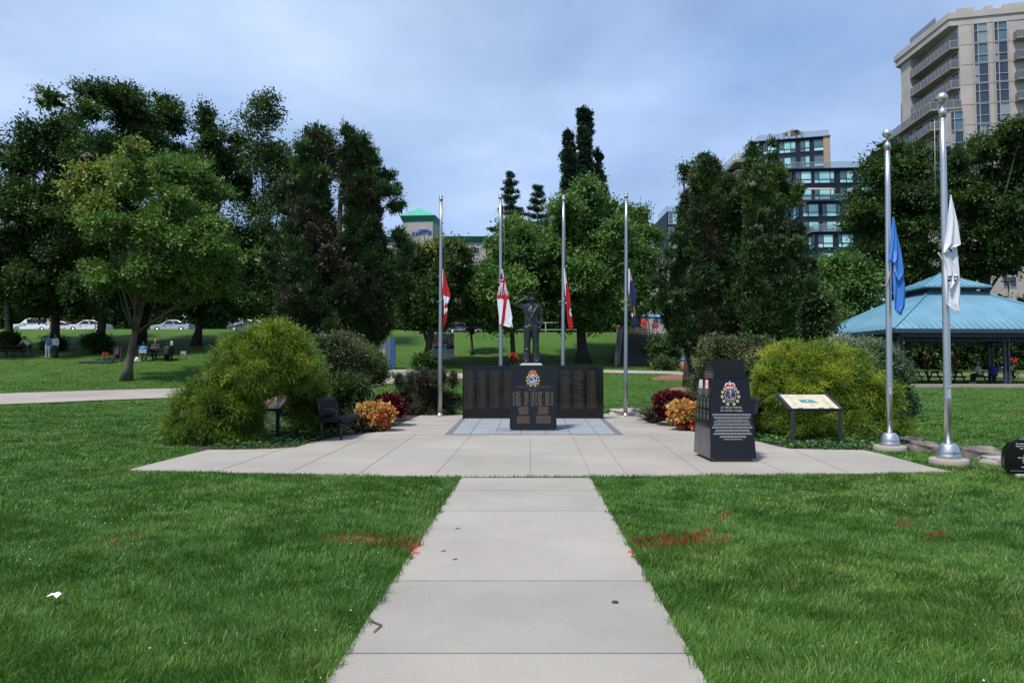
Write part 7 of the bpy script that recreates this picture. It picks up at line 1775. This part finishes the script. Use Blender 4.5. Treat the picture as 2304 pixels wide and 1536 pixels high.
b = MB(); b.lathe([(0, zt), (.08, zt), (.20, zt + .22), (.19, zt + .24), (0, zt + .24)], (0, 0, 0), 14); b.build("lantern", M['curtain'], lp); b = MB(); b.lathe([(.52, zt + .24), (.50, zt + .27), (.18, zt + .36), (.14, zt + .48), (0, zt + .5)], (0, 0, 0), 18); b.build("shade", M['dark_metal'], lp)

# ------------------------------------------------------------------ stone stairs
sb0, st0 = Vector((WX(1428, 50), 50.0)), Vector((WX(1429, 61), 61.0)); zb_, zt_ = 2.0, WZ(738, 61); ns = 21
sO = Vector((sb0.x, sb0.y, zb_)); sr = thing("stone_stairs", "long flight of dark stone steps climbing the bank toward the red car", "stairs", tuple(sO))
d = (st0 - sb0).normalized(); a = math.atan2(-d.x, d.y); side_ = Vector((d.y, -d.x)); L = (st0 - sb0).length; b = MB(); wd = 2.1
for i in range(ns):
    c = sb0 + d * L * (i + .5) / ns; z = zb_ + (zt_ - zb_) * (i + 1) / ns; b.box((c.x, c.y, z - .3), (wd, L / ns + .03, .6), a, 0); e = c - d * L / ns * .5
    b.box((e.x, e.y, z - .03), (wd + .01, .07, .05), a, 1)
loc(b, sO).build("steps", [mat("dark_step_stone", (.045, .038, .034), .9, var=.3, vscale=4), mat("pale_step_edge", (.17, .15, .13), .9, var=.3, vscale=6)], sr)  # front edges of the steps are paler than the stone
for s in (-1, 1):
    b = MB(); n = 7
    for i in range(n):
        p = sb0 + d * L * i / n + side_ * s * (wd / 2 + .22); q = sb0 + d * L * (i + 1) / n + side_ * s * (wd / 2 + .22); m = (p + q) / 2; zz = zb_ + (zt_ - zb_) * (i + 1.0) / n
        b.box((m.x, m.y, zz / 2 + .45), (.36, L / n - .01, zz - .6 + .5), a)
    loc(b, sO).build("side_wall", M['limestone'], sr)
    b = MB(); P = [sb0 + side_ * s * (wd / 2 + .12), st0 + side_ * s * (wd / 2 + .12)]; b.tube([(P[0].x, P[0].y, zb_ + .95), (P[1].x, P[1].y, zt_ + .95)], .03, 6)
    for i in range(5): q = P[0].lerp(P[1], i / 4); b.tube([(q.x, q.y, zb_ + (zt_ - zb_) * i / 4 - .2), (q.x, q.y, zb_ + (zt_ - zb_) * i / 4 + .95)], .025, 6)
    loc(b, sO).build("handrail", M['dark_metal'], sr)
c = st0 + d * 5.5; b = MB(); b.box((c.x, c.y, zt_ - .3), (3.2, 11, .6), a); o = b.build("landing", M['concrete_old']); tag(o, kind="structure")
# rail fence along the bank top
fp = [(WX(975, 71), 71.0), (WX(1300, 71), 71.0)]; fO = Vector((fp[0][0], 71, H1(fp[0][0], 71))); ft_ = thing("rail_fence", "thin white rail fence along the bank top behind the flags", "fence", tuple(fO)); n = 9
for i in range(n + 1): b = MB(); x = (fp[1][0] - fp[0][0]) * i / n; b.box((x, 0, .5), (.09, .09, 1.05)); b.build("post", M['mullion'], ft_)
b = MB(); Lf = fp[1][0] - fp[0][0]
for z in (.22, .95): b.box((Lf / 2, 0, z), (Lf, .05, .07))
b.build("rail", M['mullion'], ft_)

# ------------------------------------------------------------------ cars
tyre_m = mat("tyre_rubber", (.015, .015, .015), .9); rim_m = mat("alloy_rim", (.35, .35, .36), .35, metal=.8); lens_r = mat("tail_lens", (.45, .02, .02), .2); lens_w = mat("head_lens", (.6, .6, .62), .15); car_glass = mat("car_glass", (.012, .016, .02), .12, spec=.3)
def car(label, x, y, rz, col, kind, cat="car", z=None, L=4.6, H=1.47):
    t = thing("parked_car", label, cat, (x, y, (H1(x, y) + .06) if z is None else z), rz, "cars parked along the road"); paint = mat("car_paint", col, .3, coat=.6); W = 1.82
    P = {'sedan': [(-.5, .30), (-.49, .50), (-.40, .585), (-.22, .64), (-.09, .95), (.02, 1.0), (.18, .98), (.36, .70), (.48, .66), (.5, .40), (.48, .18), (-.48, .18)],
         'suv': [(-.5, .30), (-.49, .48), (-.38, .56), (-.24, .60), (-.12, .94), (.0, 1.0), (.30, .98), (.42, .93), (.485, .60), (.5, .35), (.48, .18), (-.48, .18)],
         'hatch': [(-.5, .30), (-.49, .48), (-.40, .56), (-.27, .62), (-.12, .94), (.02, 1.0), (.25, .97), (.38, .85), (.485, .62), (.5, .38), (.48, .18), (-.48, .18)]}[kind]
    shz = .60; ns_ = [(-1, .0), (-.94, 1), (.94, 1), (1, .0)]
    b = MB(); n = len(P); vs = []
    for (s, full) in ns_:
        for (px_, pz) in P:
            yy = s * W / 2
            if pz > shz: yy *= 1 - .24 * (pz - shz) / (1 - shz)
            sh = 1.0 if full else .985
            vs.append((px_ * L * sh, yy, pz * H * (1 if full or pz < shz else .985)))
    fs = [tuple(range(n)), tuple(reversed(range(3 * n, 4 * n)))]
    for k in range(3):
        for i in range(n): fs.append((k * n + i, (k + 1) * n + i, (k + 1) * n + (i + 1) % n, k * n + (i + 1) % n))
    b.add(vs, fs, 0, False); b.build("body", paint, t, bevel=.03)
    roof = [p for p in P if p[1] > .62]; x0, x1 = min(p[0] for p in roof) * L, max(p[0] for p in roof) * L
    top = [p for p in P if p[1] > .9]; tx0, tx1 = min(p[0] for p in top) * L + .06, max(p[0] for p in top) * L - .05
    zb0, zt0 = .655 * H, .93 * H
    def ys_(z): return W / 2 * (1 - .24 * max(0, z / H - shz) / (1 - shz)) + .008
    bx0, bx1 = (x0 + .28, x1 - (.25 if kind != 'suv' else .12))
    m0, m1 = (bx0 + bx1) / 2 - .12, (bx0 + bx1) / 2 + .02
    def interp(z, e): k = (z - zb0) / (zt0 - zb0); return bx0 + (tx0 - bx0) * k if e == 0 else bx1 + (tx1 - bx1) * k
    for s in (-1, 1):
        for (a0, a1) in ((0, .46), (.50, 1.0)):
            b = MB(); q = []
            for (u, z) in ((a0, zb0), (a1, zb0), (a1, zt0), (a0, zt0)):
                xx = interp(z, 0) + (interp(z, 1) - interp(z, 0)) * u; q.append((xx, s * ys_(z), z))
            q2 = [(v[0], v[1] - s * .02, v[2]) for v in q]; b.add(q + q2, [(0, 1, 2, 3), (7, 6, 5, 4), (0, 4, 5, 1), (1, 5, 6, 2), (2, 6, 7, 3), (3, 7, 4, 0)]); b.build("side_window", car_glass, t)
    def across(pa, pb, name):
        b = MB(); (xa, za), (xb2, zb2) = pa, pb; q = []
        for (xx, zz, s) in ((xa, za, -1), (xa, za, 1), (xb2, zb2, 1), (xb2, zb2, -1)):
            q.append((xx, s * (ys_(zz) - .12), zz))
        dn = Vector((zb2 - za, 0, -(xb2 - xa))).normalized()
        if dn.z < 0: dn = -dn
        lo = [tuple(Vector(v) - dn * .01) for v in q]; hi = [tuple(Vector(v) + dn * .012) for v in q]; b.hexa(lo, hi); b.build(name, car_glass, t)
    fr = [p for p in P if p[0] < .1 and p[1] > .56]; i0 = [i for i, p in enumerate(P) if p[1] > .9][0]; pa, pb = P[i0 - 1], P[i0]
    f = lambda p, q, k: ((p[0] + (q[0] - p[0]) * k) * L, (p[1] + (q[1] - p[1]) * k) * H)
    across(f(pa, pb, .12), f(pa, pb, .92), "windshield")
    i1 = [i for i, p in enumerate(P) if p[1] > .8][-1]; across(f(P[i1], P[i1 + 1], .12), f(P[i1], P[i1 + 1], .75), "rear_window")
    for sx in (-.31, .30):
        for s in (-1, 1):
            b = MB(); b.lathe([(.20, -.11), (.33, -.11), (.345, -.05), (.345, .05), (.33, .11), (.20, .11)], (0, 0, 0), 24); Mx = Matrix.Translation((sx * L, s * (W / 2 - .10), .335)) @ Matrix.Rotation(math.pi / 2, 4, 'X'); b.xf(Mx); wh = b.build("wheel", tyre_m, t)
            b = MB(); b.lathe([(0, -.118), (.21, -.118), (.21, .118), (0, .118)], (0, 0, 0), 20)
            b.xf(Mx); b.build("rim", rim_m, wh)
    for s in (-1, 1):
        b = MB(); b.box((-.487 * L, s * W * .36, .46 * H), (.10, .36, .12)); b.build("headlight", lens_w, t, bevel=.02)
        b = MB(); b.box((.487 * L, s * W * .38, .56 * H), (.10, .30, .16)); b.build("taillight", lens_r, t, bevel=.02)
        b = MB(); b.box((-.14 * L, s * (W / 2 + .06), .66 * H), (.12, .16, .11)); b.build("wing_mirror", paint, t, bevel=.02)
        b = MB(); b.box((.04 * L, s * (W / 2 + .004), .56 * H), (.18, .02, .03)); b.build("door_handle", paint, t)
    return t
Yc = 81
car("white SUV parked behind the yellow diamond sign at left", WX(76, Yc), Yc, .0, (.62, .63, .65), 'suv', "car", None, 4.8, 1.72)
car("white car partly hidden behind a trunk, right of the yellow sign", WX(131, 83), 83, 0, (.60, .61, .63), 'sedan')
car("white sedan behind the trunk of the tallest left tree", WX(200, 80.5), 80.5, 0, (.62, .63, .65), 'sedan')
car("silver-blue sedan seen right of the leaning maple trunk", WX(388, 80.5), 80.5, 0, (.32, .38, .44), 'sedan')
car("dark grey hatchback with red tail light above the left golden bush", WX(560, 80), 80, 0, (.06, .065, .07), 'hatch')
car("black car behind the rail fence right of the white ensign", WX(1160, 82), 82, math.pi, (.02, .02, .022), 'sedan')
car("dark blue car behind the fence left of the white ensign", WX(1045, 83), 83, math.pi, (.02, .03, .07), 'hatch')
car("red car parked at the top of the stone stairs", WX(1432, 75), 75, math.pi, (.42, .015, .02), 'hatch', "car", WZ(741, 75) - .15)
for (px, lab) in ((1443, "blue cafe umbrella left of the navy flag above the red car"), (1478, "blue cafe umbrella right of the navy flag above the red car")):
    Yq = 84; x = WX(px, Yq); z = H1(x, Yq); h = WZ(707, Yq) - z; t = thing("cafe_umbrella", lab, "umbrella", (x, Yq, z), 0, "blue cafe umbrellas above the stairs")
    b = MB(); b.lathe([(1.25, h - .42), (1.27, h - .36), (.05, h), (0, h + .03)], (0, 0, 0), 8, smooth=False); b.build("canopy", mat("sky_blue_canvas", (.10, .38, .75), .7), t); b = MB(); b.tube([(0, 0, 0), (0, 0, h)], .03, 6); b.build("pole", M['dark_metal'], t)
t = thing("marker_post", "small white and red post marker beyond the juniper left top of bank", "marker post", (WX(611, 71), 71, H1(WX(611, 71), 71))); b = MB(); b.box((0, 0, .35), (.22, .12, .7)); b.build("post", M['white'], t); b = MB(); b.box((0, 0, .95), (.24, .14, .5)); b.build("red_top", M['red'], t)

tw.location.x += 1.25; bl.location.x += .6; gz.location.x += .6; um.location.x += .5; gs_.location.x += .3
